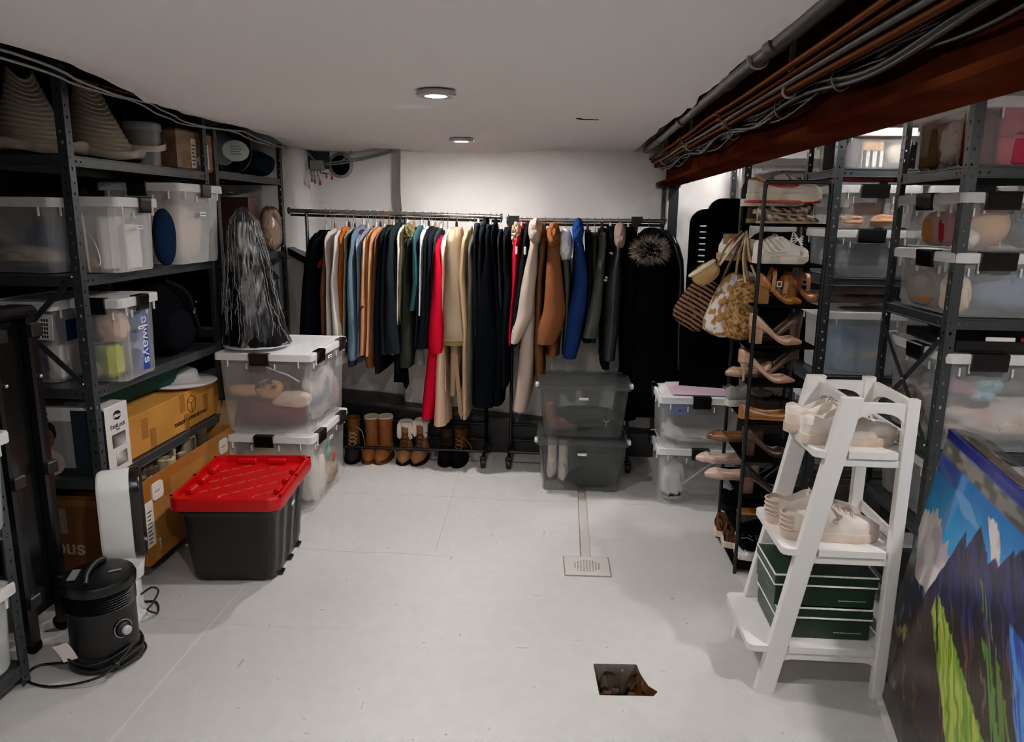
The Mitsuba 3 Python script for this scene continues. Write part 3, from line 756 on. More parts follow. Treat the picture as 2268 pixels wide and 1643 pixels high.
t.p('body', cb(0.34, 0.17, 0.335, 0.003), 'matte', '#6b4527')
t.p('lettering', mv(text('oous', 0.055, 0.002, True), (0.0, -0.086, 0.10)), 'matte', '#a39184', False)
t.p('paper_tag', bx(-0.15, 0.02, -0.087, -0.085, 0.17, 0.28), 'matte', '#84766c', False)
t.p('tape', bx(-0.17, 0.17, -0.0865, -0.085, 0.29, 0.32), 'satin', '#80562c')

# second shelf: play pen box with a green roll and a white hat, baby seat box
t = Th('cardboard_box', 'long closed cardboard box printed with a playpen under the green roll', 'box')
t.p('body', dense(-2.20, -1.825, 2.87, 3.74, 0.507, 0.690), 'matte', lambda v: lin('#b5813f') * (0.8 + 0.4 * meshkit.fbm(v * 6, 2, 7)[:, None]))
for y_, zz in ((3.00, 0.62), (3.06, 0.56), (3.33, 0.65), (3.36, 0.545), (3.56, 0.60), (3.68, 0.65)):
    t.p('tape', bx(-1.8255, -1.8235, y_, y_ + 0.045, zz - 0.05, min(zz + 0.04, 0.688)), 'satin', '#a06a2c', False)
t.p('lettering', mv(text('TODDLER PLAYPEN WITH MAT', 0.016, 0.0012, True), (-1.824, 3.43, 0.555), rz=90), 'matte', '#1d1712', False)
ic = []
for a, b in (((-.04, .0), (.0, -.02)), ((.0, -.02), (.04, .0)), ((.04, .0), (.0, .02)), ((.0, .02), (-.04, .0)), ((-.04, .0), (-.04, -.045)), ((.0, -.02), (.0, -.068)), ((.04, 0), (.04, -.045)), ((-.04, -.045), (0, -.068)), ((0, -.068), (.04, -.045))):
    ic.append(tube([(a[0], 0, a[1]), (b[0], 0, b[1])], 0.0018, 4))
t.p('playpen_print', mv(cat(ic), (-1.825, 3.44, 0.645), rz=90), 'matte', '#2c2118', False)
t = Th('child_seat_box', 'tall white box for a child seat with a black oval badge beside the post', 'box', (-1.965, 2.785, 0.507))
t.p('body', bx(-0.19, 0.17, -0.08, 0.075, 0, 0.28, 0.002), 'satin', '#d9d7d3')
t.p('badge', mv(lathe([(0.001, 0), (0.026, 0), (0.026, 0.002), (0.001, 0.002)], 24), (0.170, 0.0, 0.235), rx=90, rz=90, s=(1.0, 0.72, 1)), 'satin', '#0e0f12', 40)
t.p('lettering', mv(text('chicco', 0.013, 0.001, True), (0.1728, 0.0, 0.235), rz=90), 'matte', '#f2f2f0', False)
t.p('lettering', mv(text('FastLock', 0.017), (0.171, 0.0, 0.193), rz=90), 'matte', '#25262a', False)
t.p('lettering', mv(text('Base', 0.008), (0.171, 0.0, 0.177), rz=90), 'matte', '#55565a', False)
t.p('picture', bx(0.170, 0.1715, -0.045, 0.045, 0.105, 0.160), 'matte', spots('#3a3434', '#c5c0ba', 30), False)
t.p('picture', bx(0.170, 0.1715, -0.030, 0.045, 0.025, 0.080), 'matte', spots('#d8d4d0', '#3a2c2c', 34, 0.5, 0.6), False)
t.p('side_band', bx(0.03, 0.169, -0.0815, -0.08, 0.03, 0.27), 'satin', '#20303c', False)
t.p('lettering', mv(text('FastLock', 0.036), (-0.165, -0.081, 0.245)), 'matte', '#1c1d20', False)
# the printed child on the box's near side
pic = t.p('picture', bx(-0.19, 0.03, -0.0812, -0.08, 0.03, 0.225), 'matte', '#8c8a8a', False)
disc = lambda cx, cz, rx, rz_, col, y, nm: t.p(nm, mv(lathe([(0.001, 0), (1, 0), (1, 0.0008), (0.001, 0.0008)], 22), (cx, -0.0815 - y, cz), rx=90, s=(rx, rz_, 1)), 'matte', col, False, under=pic)
for a in ((-0.08, 0.05, 0.065, 0.055, '#b9a99b', 0.0, 'shirt'), (-0.16, 0.09, 0.03, 0.05, '#8f4a4a', 0.0004, 'sleeve'), (-0.075, 0.195, 0.036, 0.026, '#241a16', 0.0004, 'hair'), (-0.08, 0.175, 0.044, 0.040, '#2a1d18', 0.0006, 'hair'),
          (-0.082, 0.155, 0.036, 0.043, '#7a4f3c', 0.0010, 'face'), (-0.096, 0.162, 0.005, 0.004, '#1a110e', 0.0014, 'eye'), (-0.068, 0.162, 0.005, 0.004, '#1a110e', 0.0014, 'eye'), (-0.082, 0.136, 0.014, 0.006, '#e0d6d0', 0.0014, 'smile')):
    disc(*a)
t.p('print_band', bx(-0.19, 0.16, -0.0816, -0.08, 0.0, 0.03), 'matte', '#2c2a2a', False)
t = Th('rolled_mat', 'dark green rolled mat lying on the long closed cardboard box', 'mat')
P = [(-2.02 + 0.05 * q, 2.80 + 0.80 * q, 0.765 - 0.004 * math.sin(q * 6)) for q in np.linspace(0, 1, 24)]
R = [0.001] + [0.070 + 0.004 * math.sin(9 * q) for q in np.linspace(0, 1, 22)] + [0.03]
t.one(tube(P, R, 22), 'cloth', '#33554f', 50)
t = Th('sun_hat', 'white brimmed hat lying on the end of the long closed cardboard box', 'hat', (-1.93, 3.55, 0.692))
t.one(mv(lathe([(0.10, 0.003), (0.165, 0.010), (0.172, 0.018), (0.165, 0.022), (0.10, 0.020), (0.085, 0.035), (0.08, 0.07), (0.055, 0.085), (0.001, 0.088)], 32), s=(1, 1.05, 1)), 'cloth', lambda v: lin('#d2d0cd') * (0.92 + 0.08 * np.sin(np.hypot(v[:, 0] + 1.93, v[:, 1] - 3.55) * 700))[:, None], 50)
t = Th('paper_bag', 'pale folded paper bag behind the white hat', 'bag', (-2.02, 3.70, 0.69))
t.one(mv(loft([np.c_[rrect(0.09, 0.05, 0.012) * k, np.full(20, z)] for z, k in ((0, 1), (0.08, 1.0), (0.15, 0.85))]), ry=-14), 'matte', '#b5a89f', 40)

# third shelf
storage_bin('narrow clear bin full of packets with a blue diaper pack and a white lid', -1.945, -1.735, 2.765, 3.085, 0.876, 0.345, (('f', (0.0,)), ('r', (0.0,))), 'frost', tag=('r', -0.05, 0.20), rz=4)
box_ = lambda n, lab, c, x0, x1, y0, y1, z0, z1, col, kind='matte', g=None: Th(n, lab, c, group=g).one(bx(x0, x1, y0, y1, z0, z1, 0.006), kind, col)
t = Th('wipes_pack', 'teal and lime pack of wipes at the bottom of the narrow clear bin', 'pack')
t.p('pack', bx(-1.925, -1.80, 2.80, 2.90, 0.885, 1.02, 0.02), 'satin', lambda v: np.where((v[:, 0] > -1.845)[:, None], lin('#b4b84a'), np.where((v[:, 2] > 0.985)[:, None], lin('#1f5c8c'), lin('#2a6c70'))))
t.p('round_print', mv(lathe([(0.001, 0), (1, 0), (1, 0.002), (0.001, 0.002)], 22), (-1.873, 2.799, 0.925), rx=90, s=(0.03, 0.033, 1)), 'matte', '#dccdc4', False)
t = Th('diaper_pack', 'blue pack with white script lettering in the narrow clear bin', 'pack')
t.p('pack', bx(-1.80, -1.765, 2.93, 3.03, 0.885, 1.15, 0.01), 'satin', '#2c4c9c')
t.p('lettering', mv(mv(text('always', 0.045, 0.001), ry=90), (-1.7645, 2.985, 1.02), rz=90), 'matte', '#e8ecf4', False)
soft('folded_cloth', 'pinkish folded cloth beside the wipes in the narrow clear bin', 'cloth', (0.11, 0.10, 0.13), (-1.82, 2.86, 1.03), '#c9a898', 21)
soft('folded_cloth', 'dark folded bag above the wipes in the narrow clear bin', 'cloth', (0.08, 0.10, 0.13), (-1.90, 2.86, 1.025), '#23242e', 22)
soft('folded_cloth', 'white folded packet at the back of the narrow clear bin', 'cloth', (0.10, 0.09, 0.24), (-1.85, 3.0, 0.885), '#d9d2cc', 23)
storage_bin('clear bin with a printed card behind the cross brace', -2.26, -1.975, 2.72, 3.15, 0.876, 0.335, (), 'frost')
t = Th('printed_card', 'white card with black print stuck on the bin behind the cross brace', 'card', (-2.045, 2.708, 1.06))
t.p('card', mv(bx(-0.075, 0.075, -0.002, 0, 0, 0.10), ry=3), 'matte', '#d8d6d2', False)
t.p('print', mv(cat(bx(-0.065, -0.02, -0.003, -0.002, 0.085, 0.090), bx(-0.065, -0.035, -0.003, -0.002, 0.072, 0.076), bx(-0.065, -0.01, -0.003, -0.002, 0.060, 0.065), bx(-0.065, 0.02, -0.003, -0.002, 0.005, 0.045),
                   *[bx(0.03 + 0.01 * (j % 3), 0.036 + 0.01 * (j % 3), -0.003, -0.002, 0.008 + 0.016 * (j // 3), 0.018 + 0.016 * (j // 3)) for j in range(15)]), ry=3), 'matte', '#151515', False)
box_('cereal_box', 'navy blue box in the bin behind the printed card', 'box', -2.16, -2.0, 2.80, 2.90, 1.03, 1.17, '#1f2c52')
box_('carton', 'white and red carton in the bin behind the cross brace', 'box', -2.06, -2.0, 2.78, 2.90, 0.885, 1.02, lambda v: np.where((np.abs(v[:, 2] - 0.98) < 0.012)[:, None], lin('#a32028'), lin('#cfc6bf')))
soft('folded_cloth', 'blue folded cloth under the printed card in the bin', 'cloth', (0.14, 0.2, 0.12), (-2.16, 2.93, 0.885), '#2b3d66', 25)
# black backpack at the far end of the third shelf
t = Th('backpack', 'black backpack with a shining buckle on the shelf beside the narrow clear bin', 'bag', (-1.97, 3.42, 0.876))
t.p('body', mv(lump((0.28, 0.34, 0.36), 31, 0.18, 2.2, 3, 3.2), (0, 0, 0)), 'cloth', '#0d0e11', True)
t.p('pocket', mv(lump((0.10, 0.24, 0.2), 32, 0.15, 2, 3, 3), (0.12, -0.02, 0.02)), 'cloth', '#111318', True)
t.p('strap', tube(smooth_path([(0.10, -0.05, 0.36), (0.16, 0.02, 0.30), (0.17, 0.06, 0.2), (0.165, 0.12, 0.09)]), 0.012, 6), 'cloth', '#17181b', 60)
t.p('buckle', mv(cb(0.012, 0.022, 0.03, 0.003), (0.175, 0.06, 0.19)), 'metal', '#d8d8d8')
t.p('buckle', mv(cb(0.012, 0.016, 0.016, 0.003), (0.178, 0.075, 0.24)), 'metal', '#9d9d9d')

# fourth shelf
storage_bin('wide clear bin with a blue hat inside behind the near post', -2.30, -1.935, 2.72, 3.20, 1.312, 0.295, (), 'frost')
t = Th('blue_hat', 'blue brimmed hat lying in the wide clear bin', 'hat', (-2.09, 2.92, 1.42))
t.one(mv(lathe([(0.07, 0.0), (0.12, -0.01), (0.15, -0.03), (0.152, -0.026), (0.12, -0.002), (0.08, 0.012), (0.07, 0.07), (0.04, 0.085), (0.001, 0.088)], 28), rx=14), 'cloth', '#1f3b6e', 50)
soft('folded_cloth', 'beige folded cloth under the blue hat in the wide clear bin', 'cloth', (0.31, 0.38, 0.10), (-2.12, 2.94, 1.317), '#a0958a', 41)
storage_bin('tall clear bin with printed pouches and a black clip on the fourth shelf', -1.925, -1.725, 2.785, 3.12, 1.312, 0.300, (('r', (0.12,)),), 'milky', tag=('r', 0.0, 0.17, 0.05, 0.014), rz=3)
box_('pouch', 'white pouch with blue print in the tall clear bin', 'pouch', -1.80, -1.775, 2.93, 3.04, 1.32, 1.50, stripes('#e0dedc', '#8a92a6', 260, 1, 0, 0.55))
box_('pouch', 'plain white pouch in the tall clear bin', 'pouch', -1.84, -1.815, 2.84, 2.98, 1.32, 1.53, '#dcd8d4')
soft('plastic_toy', 'pale orange toy at the bottom of the tall clear bin', 'toy', (0.06, 0.06, 0.05), (-1.875, 2.85, 1.318), '#c98a60', 43)
t = Th('charging_cable', 'white cable looped in the tall clear bin', 'cable')
t.one(tube(smooth_path([(-1.89, 2.82, 1.50), (-1.86, 2.815, 1.47), (-1.83, 2.815, 1.42), (-1.82, 2.815, 1.35), (-1.86, 2.82, 1.33)]), 0.003, 6), 'satin', '#dcdcda', 60)
storage_bin('large milky bin stuffed with clothes on the fourth shelf, next to the blue cap', -2.12, -1.73, 3.30, 3.74, 1.312, 0.375, (('r', (0.05,)), ('f', (0.0,))), 'milky', tag=('r', -0.02, 0.22, 0.05, 0.02))
soft('folded_clothes', 'pale pinkish clothes filling the large milky bin', 'cloth', (0.29, 0.34, 0.28), (-1.93, 3.52, 1.318), spots('#d5c4b6', '#c0a894', 8), 45)
t = Th('cap', 'navy blue padded cap hanging between the two clear bins', 'cap', (-1.77, 3.215, 1.315))
t.one(mv(lump((0.08, 0.13, 0.25), 46, 0.12, 1.4, 3, 2.2), (0, 0, 0)), 'cloth', '#16263f', True)

# top shelf: straw hats, pot, parcel
straw = lambda v: lin('#b5a897') * (0.80 + 0.22 * (np.sin(v[:, 2] * 300 + v[:, 0] * 60) > -0.2))[:, None]


def hat(label, at, rx, ry, rz, s=1.0):
    t = Th('straw_hat', label, 'hat', at)
    n = 44
    R = []
    for r, z in ((0.085, 0.12), (0.10, 0.10), (0.11, 0.0), (0.15, 0.0), (0.20, 0.01), (0.245, 0.005), (0.25, 0.0), (0.245, -0.004), (0.20, 0.002), (0.15, -0.006), (0.105, -0.006), (0.095, 0.095), (0.08, 0.112)):
        a = np.arange(n) * 2 * PI / n
        wv = 0.0 if r < 0.13 else (r - 0.12) * 0.55
        R.append(np.stack([r * np.cos(a), r * np.sin(a), z + wv * np.sin(2 * a + 0.6) + wv * 0.4 * np.sin(5 * a)], 1))
    t.p('brim_and_crown', mv(loft(R), (0, 0, 0), rz, rx, ry, (s, s, s)), 'cloth', straw, 60)
    return t


def cone_hat(label, at, rz, r=0.15, h=0.24, lean=-0.03):
    """a soft straw hat lying with its brim folded up: a slanting braided cone with a curled rim"""
    t = Th('straw_hat', label, 'hat', at, rz)
    n = 48
    a = np.arange(n) * 2 * PI / n
    R = []
    for f_ in np.linspace(0, 1, 60):
        k = 1.0 - 0.72 * f_ ** 0.9
        br = 0.010 * ((int(f_ * 59) // 2) % 2)
        R.append(np.stack([(r * k + br * 0.35) * np.cos(a) * 0.95 + lean * f_, (r * k + br * 0.35) * np.sin(a) * 1.1, 0.03 + h * f_ + 0.022 * f_ * np.sin(2 * a + 0.5)], 1))
    R += [R[-1] * [0.92, 0.92, 1] + [lean * 0.08, 0, -0.004], R[-1] * [0.80, 0.80, 1] + [lean * 0.2, 0, -0.05]]
    t.p('crown', loft(R), 'cloth', straw, 25)
    B = []
    for k, z in ((0.9, 0.032), (1.06, 0.018), (1.16, 0.022), (1.22, 0.045), (1.20, 0.053), (1.08, 0.036), (0.9, 0.04)):
        B.append(np.stack([r * k * np.cos(a) * 0.98, r * k * np.sin(a) * 1.12, z + 0.014 * np.sin(3 * a + 2) * (k > 1.1)], 1))
    t.p('brim', loft(B, cap=False), 'cloth', lambda v: straw(v) * 0.92, 60)
    c = np.linspace(-4.1, -2.2, 24)
    F = []
    for q_, dr in ((0.0, 0.0), (0.35, 0.012), (0.7, 0.03), (1.0, 0.035), (1.0, 0.029), (0.7, 0.024), (0.35, 0.006), (0.0, -0.006)):
        w = np.sin((c + 4.1) / 1.9 * PI)
        F.append(np.stack([(r * 1.1 - 0.055 * q_ + dr) * np.cos(c), (r * 1.2 - 0.05 * q_ + dr) * np.sin(c), 0.045 + 0.16 * q_ * w + 0.012 * np.sin(c * 6) * q_], 1))
    t.p('folded_brim', loft(np.array(F).transpose(1, 0, 2)), 'cloth', straw, 60)
    return t


cone_hat('floppy straw hat at the left end of the top shelf, left of the post', (-2.06, 2.86, 1.75), 25, 0.15, 0.275, -0.03)
cone_hat('floppy straw hat with an upturned brim, right of the post', (-1.985, 3.16, 1.75), 30, 0.145, 0.285, -0.04)
t = Th('storage_pot', 'grey round pot with a pale strap between the straw hat and the parcel', 'pot', (-1.945, 3.40, 1.75))
t.p('pot', lathe([(0.07, 0), (0.078, 0.01), (0.083, 0.13), (0.083, 0.165)], 30), 'satin', '#6d7173', 40)
t.p('lid', lathe([(0.086, 0.160), (0.089, 0.163), (0.089, 0.19), (0.085, 0.195), (0.001, 0.197)], 30), 'satin', '#878b8d', 40)
P = [(0.10 * math.cos(q), 0.10 * math.sin(q), 0.105 - 0.03 * math.cos(q + 0.9)) for q in np.linspace(-2.4, 1.2, 24)]
t.p('strap', loft([np.array([(x, y, z - 0.013), (x * 1.04, y * 1.04, z - 0.013), (x * 1.04, y * 1.04, z + 0.013), (x, y, z + 0.013)]) for x, y, z in P]), 'satin', '#c3b4a6', 40)
t = Th('parcel', 'brown parcel wrapped in crumpled tape with white shipping papers on the top shelf', 'box', (-1.955, 3.72, 1.75), -4)
t.p('carton', trimesh.convex.convex_hull(bx(-0.13, 0.115, -0.155, 0.155, 0, 0.195, 0.012)).subdivide_to_size(0.02, 9), 'gloss', spots('#7d5a41', '#96765c', 28, 0.4, 0.6), 40)
for k_, (y_, z_) in enumerate(((-0.03, 0.085), (0.085, 0.085))):
    pt = t.p('paper_tag', bx(0.115, 0.1165, y_ - 0.022, y_ + 0.022, z_ - 0.07, z_ + 0.07 - 0.02 * k_), 'matte', '#cfc8c2', False)
    t.p('print', cat([bx(0.1166, 0.117, y_ - 0.016, y_ + 0.004 + 0.004 * (j % 3), z_ - 0.055 + 0.018 * j, z_ - 0.049 + 0.018 * j) for j in range(6)]), 'matte', '#3b3733', False, under=pt)
t.p('paper_tag', mv(bx(0.1155, 0.117, -0.02, 0.02, -0.01, 0.05), (0, 0.04, 0.03), rx=35), 'matte', '#d3ccc5', False)

# far corner unit: speaker, cases, wrapped pillow, lantern
t = Th('basin', "dark round basin with a white oval plaque on the far corner unit's top shelf", 'basin', (-1.97, 4.33, 1.768), 0)
t.p('basin', mv(lathe([(0.10, -0.05), (0.135, -0.045), (0.14, 0.05), (0.13, 0.055), (0.09, -0.03), (0.001, -0.035)], 30), (0, 0, 0.142), rx=90, rz=60), 'satin', '#1b232c', 40)
t.p('plaque', mv(lathe([(0.001, 0), (1, 0), (1, 0.004), (0.001, 0.004)], 28), (0.10, -0.10, 0.125), rx=90, rz=40, ry=0, s=(0.075, 0.058, 1)), 'satin', '#b3b9b4', 40)
t.p('print', mv(cat([bx(-0.03, 0.03 - 0.008 * (j % 2), -0.006, -0.0045, -0.02 + 0.014 * j, -0.015 + 0.014 * j) for j in range(4)]), (0.10, -0.10, 0.125), rz=40), 'matte', '#6c736e', False)
t = Th('fabric_bag', 'dark navy fabric bag slumped beside the basin on the far corner unit', 'bag', (-1.95, 4.62, 1.768))
t.one(lump((0.26, 0.26, 0.16), 51, 0.3, 2, 3, 2.4), 'cloth', '#151c28', True)
t = Th('suitcase', 'black suitcase on the second shelf of the far corner unit', 'suitcase', (-2.05, 4.30, 0.927))
t.p('shell', cb(0.40, 0.62, 0.34, 0.03), 'satin', '#0d0f12')
t.p('handle', tube(smooth_path([(0.20, -0.10, 0.20), (0.235, -0.08, 0.20), (0.235, 0.08, 0.20), (0.20, 0.10, 0.20)]), 0.008, 8), 'satin', '#1c1d20', 60)
t = Th('framed_case', 'dark red and brown wooden case behind the wrapped pillow', 'case', (-2.06, 4.45, 1.312), 6)
t.p('body', cb(0.34, 0.16, 0.33, 0.006), 'satin', '#3a2522')
t.p('edge', bx(0.165, 0.175, -0.085, 0.085, 0, 0.332, 0.002), 'satin', '#59332e')
t = Th('wrapped_pillow', 'cream ribbed pillow wrapped in clear film on the far corner unit', 'pillow', (-1.86, 4.66, 1.312), 12)
t.p('pillow', mv(lump((0.12, 0.21, 0.28), 55, 0.05, 1.5, 4, 2.6), (0, 0, 0)), 'cloth', lambda v: lin('#c7a58a') * (0.85 + 0.18 * np.sin(v[:, 1] * 520 + v[:, 2] * 60))[:, None], True)
t.p('film', mv(lump((0.13, 0.225, 0.285), 56, 0.10, 3, 4, 2.6), (0, 0, -0.0)), 'film', '#ffffff', True)
t = Th('bottle_bag', 'small clump of crumpled clear film on the shelf beside the wrapped pillow', 'wrapping', (-1.865, 4.47, 1.312))
t.one(lump((0.09, 0.10, 0.13), 57, 0.8, 3, 3, 2.2), 'film', '#ffffff', 25)
t = Th('lantern', 'dark lantern with crossed bars on the lower shelf of the far corner unit', 'lantern', (-1.87, 4.60, 0.927))
for sx in (-1, 1):
    for sy in (-1, 1):
        t.p('post', tube([(0.05 * sx, 0.05 * sy, 0.0), (0.04 * sx, 0.04 * sy, 0.22)], 0.005, 6), 'satin', '#3d4040')
for s, a in ((-1, 0), (1, 0), (-1, 90), (1, 90)):
    for d_ in (-1, 1):
        t.p('bar', mv(tube([(0.048 * d_, 0.048 * s, 0.02), (-0.042 * d_, 0.042 * s, 0.2)], 0.003, 5), rz=a), 'satin', '#4a4d4c')
t.p('base', cb(0.13, 0.13, 0.02, 0.004), 'satin', '#2f3232')
t.p('roof', loft([np.c_[rrect(w_, w_, 0.01), np.full(20, z_)] for w_, z_ in ((0.11, 0.215), (0.10, 0.23), (0.035, 0.28), (0.02, 0.285))]), 'satin', '#2f3232', 30)
t.p('ring', tube([(0.025 * math.cos(q), 0, 0.305 + 0.025 * math.sin(q)) for q in np.linspace(0, 2 * PI, 16, endpoint=False)], 0.003, 6, True), 'copper', '#b08a66', 60)
t = Th('black_crate', 'black crate at the foot of the far corner unit behind the clear bins', 'crate', (-2.05, 4.33, 0.302))
t.p('body', cb(0.40, 0.7, 0.27, 0.01), 'satin', '#0f1012')
t.p('rim', cb(0.42, 0.72, 0.02, 0.004, (0, 0, 0.262)), 'satin', '#17181b')

# ---------------------------------------------------------------- the big clear bins with the wrapped cone, and the red-lidded tote
storage_bin('large clear bin full of pale linen, lower of the stack under the wrapped cone', -1.765, -1.265, 3.575, 4.205, 0.0, 0.432, (('f', (-0.02,)), ('r', (-0.28, 0.30))), 'frost', tag=('r', -0.02, 0.33, 0.05, 0.016), clipw=0.1, lidh=0.03)
storage_bin('large clear bin full of maroon clothes, upper of the stack under the wrapped cone', -1.765, -1.255, 3.575, 4.205, 0.432, 0.432, (('f', (-0.03,)), ('r', (-0.28, 0.32))), 'frost', tag=('r', -0.02, 0.355, 0.06, 0.016), clipw=0.1, lidh=0.03)
soft('folded_clothes', 'beige crumpled linen in the lower large clear bin', 'cloth', (0.40, 0.26, 0.33), (-1.54, 3.745, 0.01), spots('#c7b09a', '#b39a86', 9), 61, rough=0.3)
soft('folded_clothes', 'white crumpled cloth at the corner of the lower large clear bin', 'cloth', (0.12, 0.2, 0.34), (-1.345, 3.76, 0.01), '#d3cbc3', 62, rough=0.4)
soft('folded_clothes', 'teal cloth in the lower large clear bin', 'cloth', (0.11, 0.15, 0.2), (-1.345, 3.90, 0.17), '#7f9d97', 63)
soft('folded_clothes', 'red knitted cloth in the lower large clear bin', 'cloth', (0.10, 0.16, 0.13), (-1.345, 3.99, 0.12), '#b0625a', 64)
soft('folded_clothes', 'grey and brown cloth at the bottom of the lower large clear bin', 'cloth', (0.2, 0.34, 0.18), (-1.39, 3.98, 0.005), spots('#8d8a85', '#a08c78', 10), 65)
soft('folded_clothes', 'maroon folded cloth filling the bottom of the upper large clear bin', 'cloth', (0.42, 0.52, 0.19), (-1.53, 3.89, 0.437), '#5a3038', 66, rough=0.2)
soft('folded_clothes', 'grey folded cloth behind the maroon cloth in the upper large clear bin', 'cloth', (0.40, 0.30, 0.36), (-1.55, 4.0, 0.437), '#4a4548', 67, rough=0.15)
soft('folded_clothes', 'peach scarf lying across the maroon cloth in the upper large clear bin', 'cloth', (0.20, 0.07, 0.06), (-1.63, 3.66, 0.615), '#b99175', 68)
soft('folded_clothes', 'leopard print scarf in the middle of the upper large clear bin', 'cloth', (0.14, 0.06, 0.11), (-1.51, 3.645, 0.60), spots('#b08a66', '#2c2018', 40, 0.5, 0.56), 69)
soft('folded_clothes', 'cream scarf with a pale strap at the corner of the upper large clear bin', 'cloth', (0.20, 0.08, 0.09), (-1.40, 3.66, 0.56), '#cbb8a8', 70, rough=0.4)
soft('folded_clothes', 'grey and white patterned cloth at the side of the upper large clear bin', 'cloth', (0.10, 0.38, 0.33), (-1.345, 3.92, 0.44), spots('#cfc6bf', '#8f9196', 14, 0.45, 0.52), 71)
soft('folded_clothes', 'dusty pink cloth at the far end of the upper large clear bin', 'cloth', (0.09, 0.12, 0.2), (-1.34, 4.12, 0.44), '#a57f80', 72)
t = Th('hanger_strap', 'thin white strap lying above the leopard scarf in the upper clear bin', 'strap')
t.one(tube(smooth_path([(-1.52, 3.64, 0.775), (-1.46, 3.635, 0.755), (-1.40, 3.635, 0.735), (-1.35, 3.65, 0.70)]), 0.005, 6), 'satin', '#d8d2cc', 60)
# dark cone wrapped in film
t = Th('wrapped_cone', 'tall dark cone wrapped in shiny clear film standing on the large clear bin', 'wrapped ornament', (-1.615, 3.765, 0.866))
n = 64
a = np.arange(n) * 2 * PI / n


def cone_rings(k, seed, amp, hz):
    R = []
    for q in np.linspace(0, 1, 34):
        r = (0.160 - 0.095 * q) * (0.6 + 0.4 * min(1, (1 - q) * 12)) * k
        if q > 0.93:
            r *= 1 - (q - 0.93) * 6
        p = np.stack([np.cos(a) * 2.2, np.sin(a) * 2.2, np.full(n, q * 2.5)], 1)
        p2 = np.stack([np.cos(a) * 9, np.sin(a) * 9, np.full(n, q * 5)], 1)
        rr = r * (1 + amp * (meshkit.fbm(p, 3, seed) - 0.5) + amp * 0.8 * np.abs(meshkit.fbm(p2, 3, seed + 1) - 0.5))
        R.append(np.stack([rr * np.cos(a) - 0.035 * q, rr * np.sin(a), np.full(n, 0.012 + q * hz)], 1))
    return R


t.p('base', lathe([(0.16, 0), (0.168, 0.003), (0.168, 0.010), (0.158, 0.013), (0.001, 0.013)], 40), 'satin', '#cfd0d0', 40)
t.p('cone', loft(cone_rings(0.86, 81, 0.5, 0.66)), 'cloth', '#17181a', 40)
t.p('film', loft(cone_rings(1.02, 83, 0.35, 0.70)), 'film', '#ffffff', 50)
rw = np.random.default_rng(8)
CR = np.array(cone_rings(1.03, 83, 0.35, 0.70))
streaks = []  # pale strands over the film, drawn in place of its highlights
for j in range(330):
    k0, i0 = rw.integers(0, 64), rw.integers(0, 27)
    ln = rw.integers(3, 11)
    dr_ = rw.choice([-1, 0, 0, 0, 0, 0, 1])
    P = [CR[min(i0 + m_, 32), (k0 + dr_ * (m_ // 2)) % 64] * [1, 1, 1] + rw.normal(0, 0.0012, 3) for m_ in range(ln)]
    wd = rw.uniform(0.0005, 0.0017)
    streaks.append(tube(smooth_path(P, 2), np.r_[0.0002, np.full(2 * (ln - 1) - 1, wd), 0.0002], 5))
t.p('film_folds', cat(streaks), 'gloss', '#8f9294', 60, stuff=True)

t = Th('tote', 'black ribbed tote with a bright red lid in front of the long cardboard box', 'bin', (-1.40, 3.06, 0.0), 5.5)
W_, D_ = 0.44, 0.56


def tote_ring(w, d, z, rib):
    o = []
    nn = 120
    base = rrect(w, d, 0.05, 6)
    L = np.linalg.norm(np.roll(base, -1, 0) - base, axis=1)
    s_ = np.concatenate([[0], np.cumsum(L)])
    per = s_[-1]
    cl_ = np.vstack([base, base[:1]])
    q = np.linspace(0, per, nn, endpoint=False)
    x, y = np.interp(q, s_, cl_[:, 0]), np.interp(q, s_, cl_[:, 1])
    k = np.where(np.abs(x) > w * 0.48, np.clip(np.cos(y * 2 * PI / 0.135) * 3, -1, 1), 0) * rib
    return np.c_[x * (1 + k / w), y, np.full(nn, z)]


t.p('body', loft([tote_ring(W_ * f_, D_ * f_, z, rb) for f_, z, rb in ((0.74, 0, 0), (0.80, 0.012, 0.004), (0.83, 0.06, 0.012), (0.93, 0.30, 0.012), (0.95, 0.325, 0.0), (0.97, 0.33, 0), (0.97, 0.365, 0))]), 'satin', '#0b0d0e', 30)
for sx in (-1, 1):
    for j in range(3):
        t.p('foot', cb(0.03, 0.05, 0.012, 0.003, (sx * W_ * 0.40, -0.14 + 0.14 * j, 0)), 'satin', '#141617')
RED = '#c4040c'
prof = [(1.02, 0.345), (1.05, 0.347), (1.06, 0.36), (1.055, 0.392), (1.03, 0.402), (0.965, 0.402), (0.955, 0.375), (0.90, 0.372)]
t.p('lid', loft([np.c_[rrect(W_ * 1.0 + 0.45 * (k - 1), D_ + 0.45 * (k - 1), 0.055 if k > 0.96 else 0.04, 6), np.full(28, z)] for k, z in prof]), 'satin', RED, 30)
for sx in (-1, 1):
    for j in range(4):
        yy = -0.19 + 0.127 * j
        if j < 3:
            t.p('lid_block', cb(0.028, 0.07, 0.026, 0.006, (sx * (W_ / 2 - 0.036), yy + 0.06, 0.371)), 'satin', RED)
for sy in (-1, 1):
    for xx in (-0.07, 0.07):
        t.p('lid_block', cb(0.09, 0.026, 0.026, 0.006, (xx, sy * (D_ / 2 - 0.036), 0.371)), 'satin', RED)
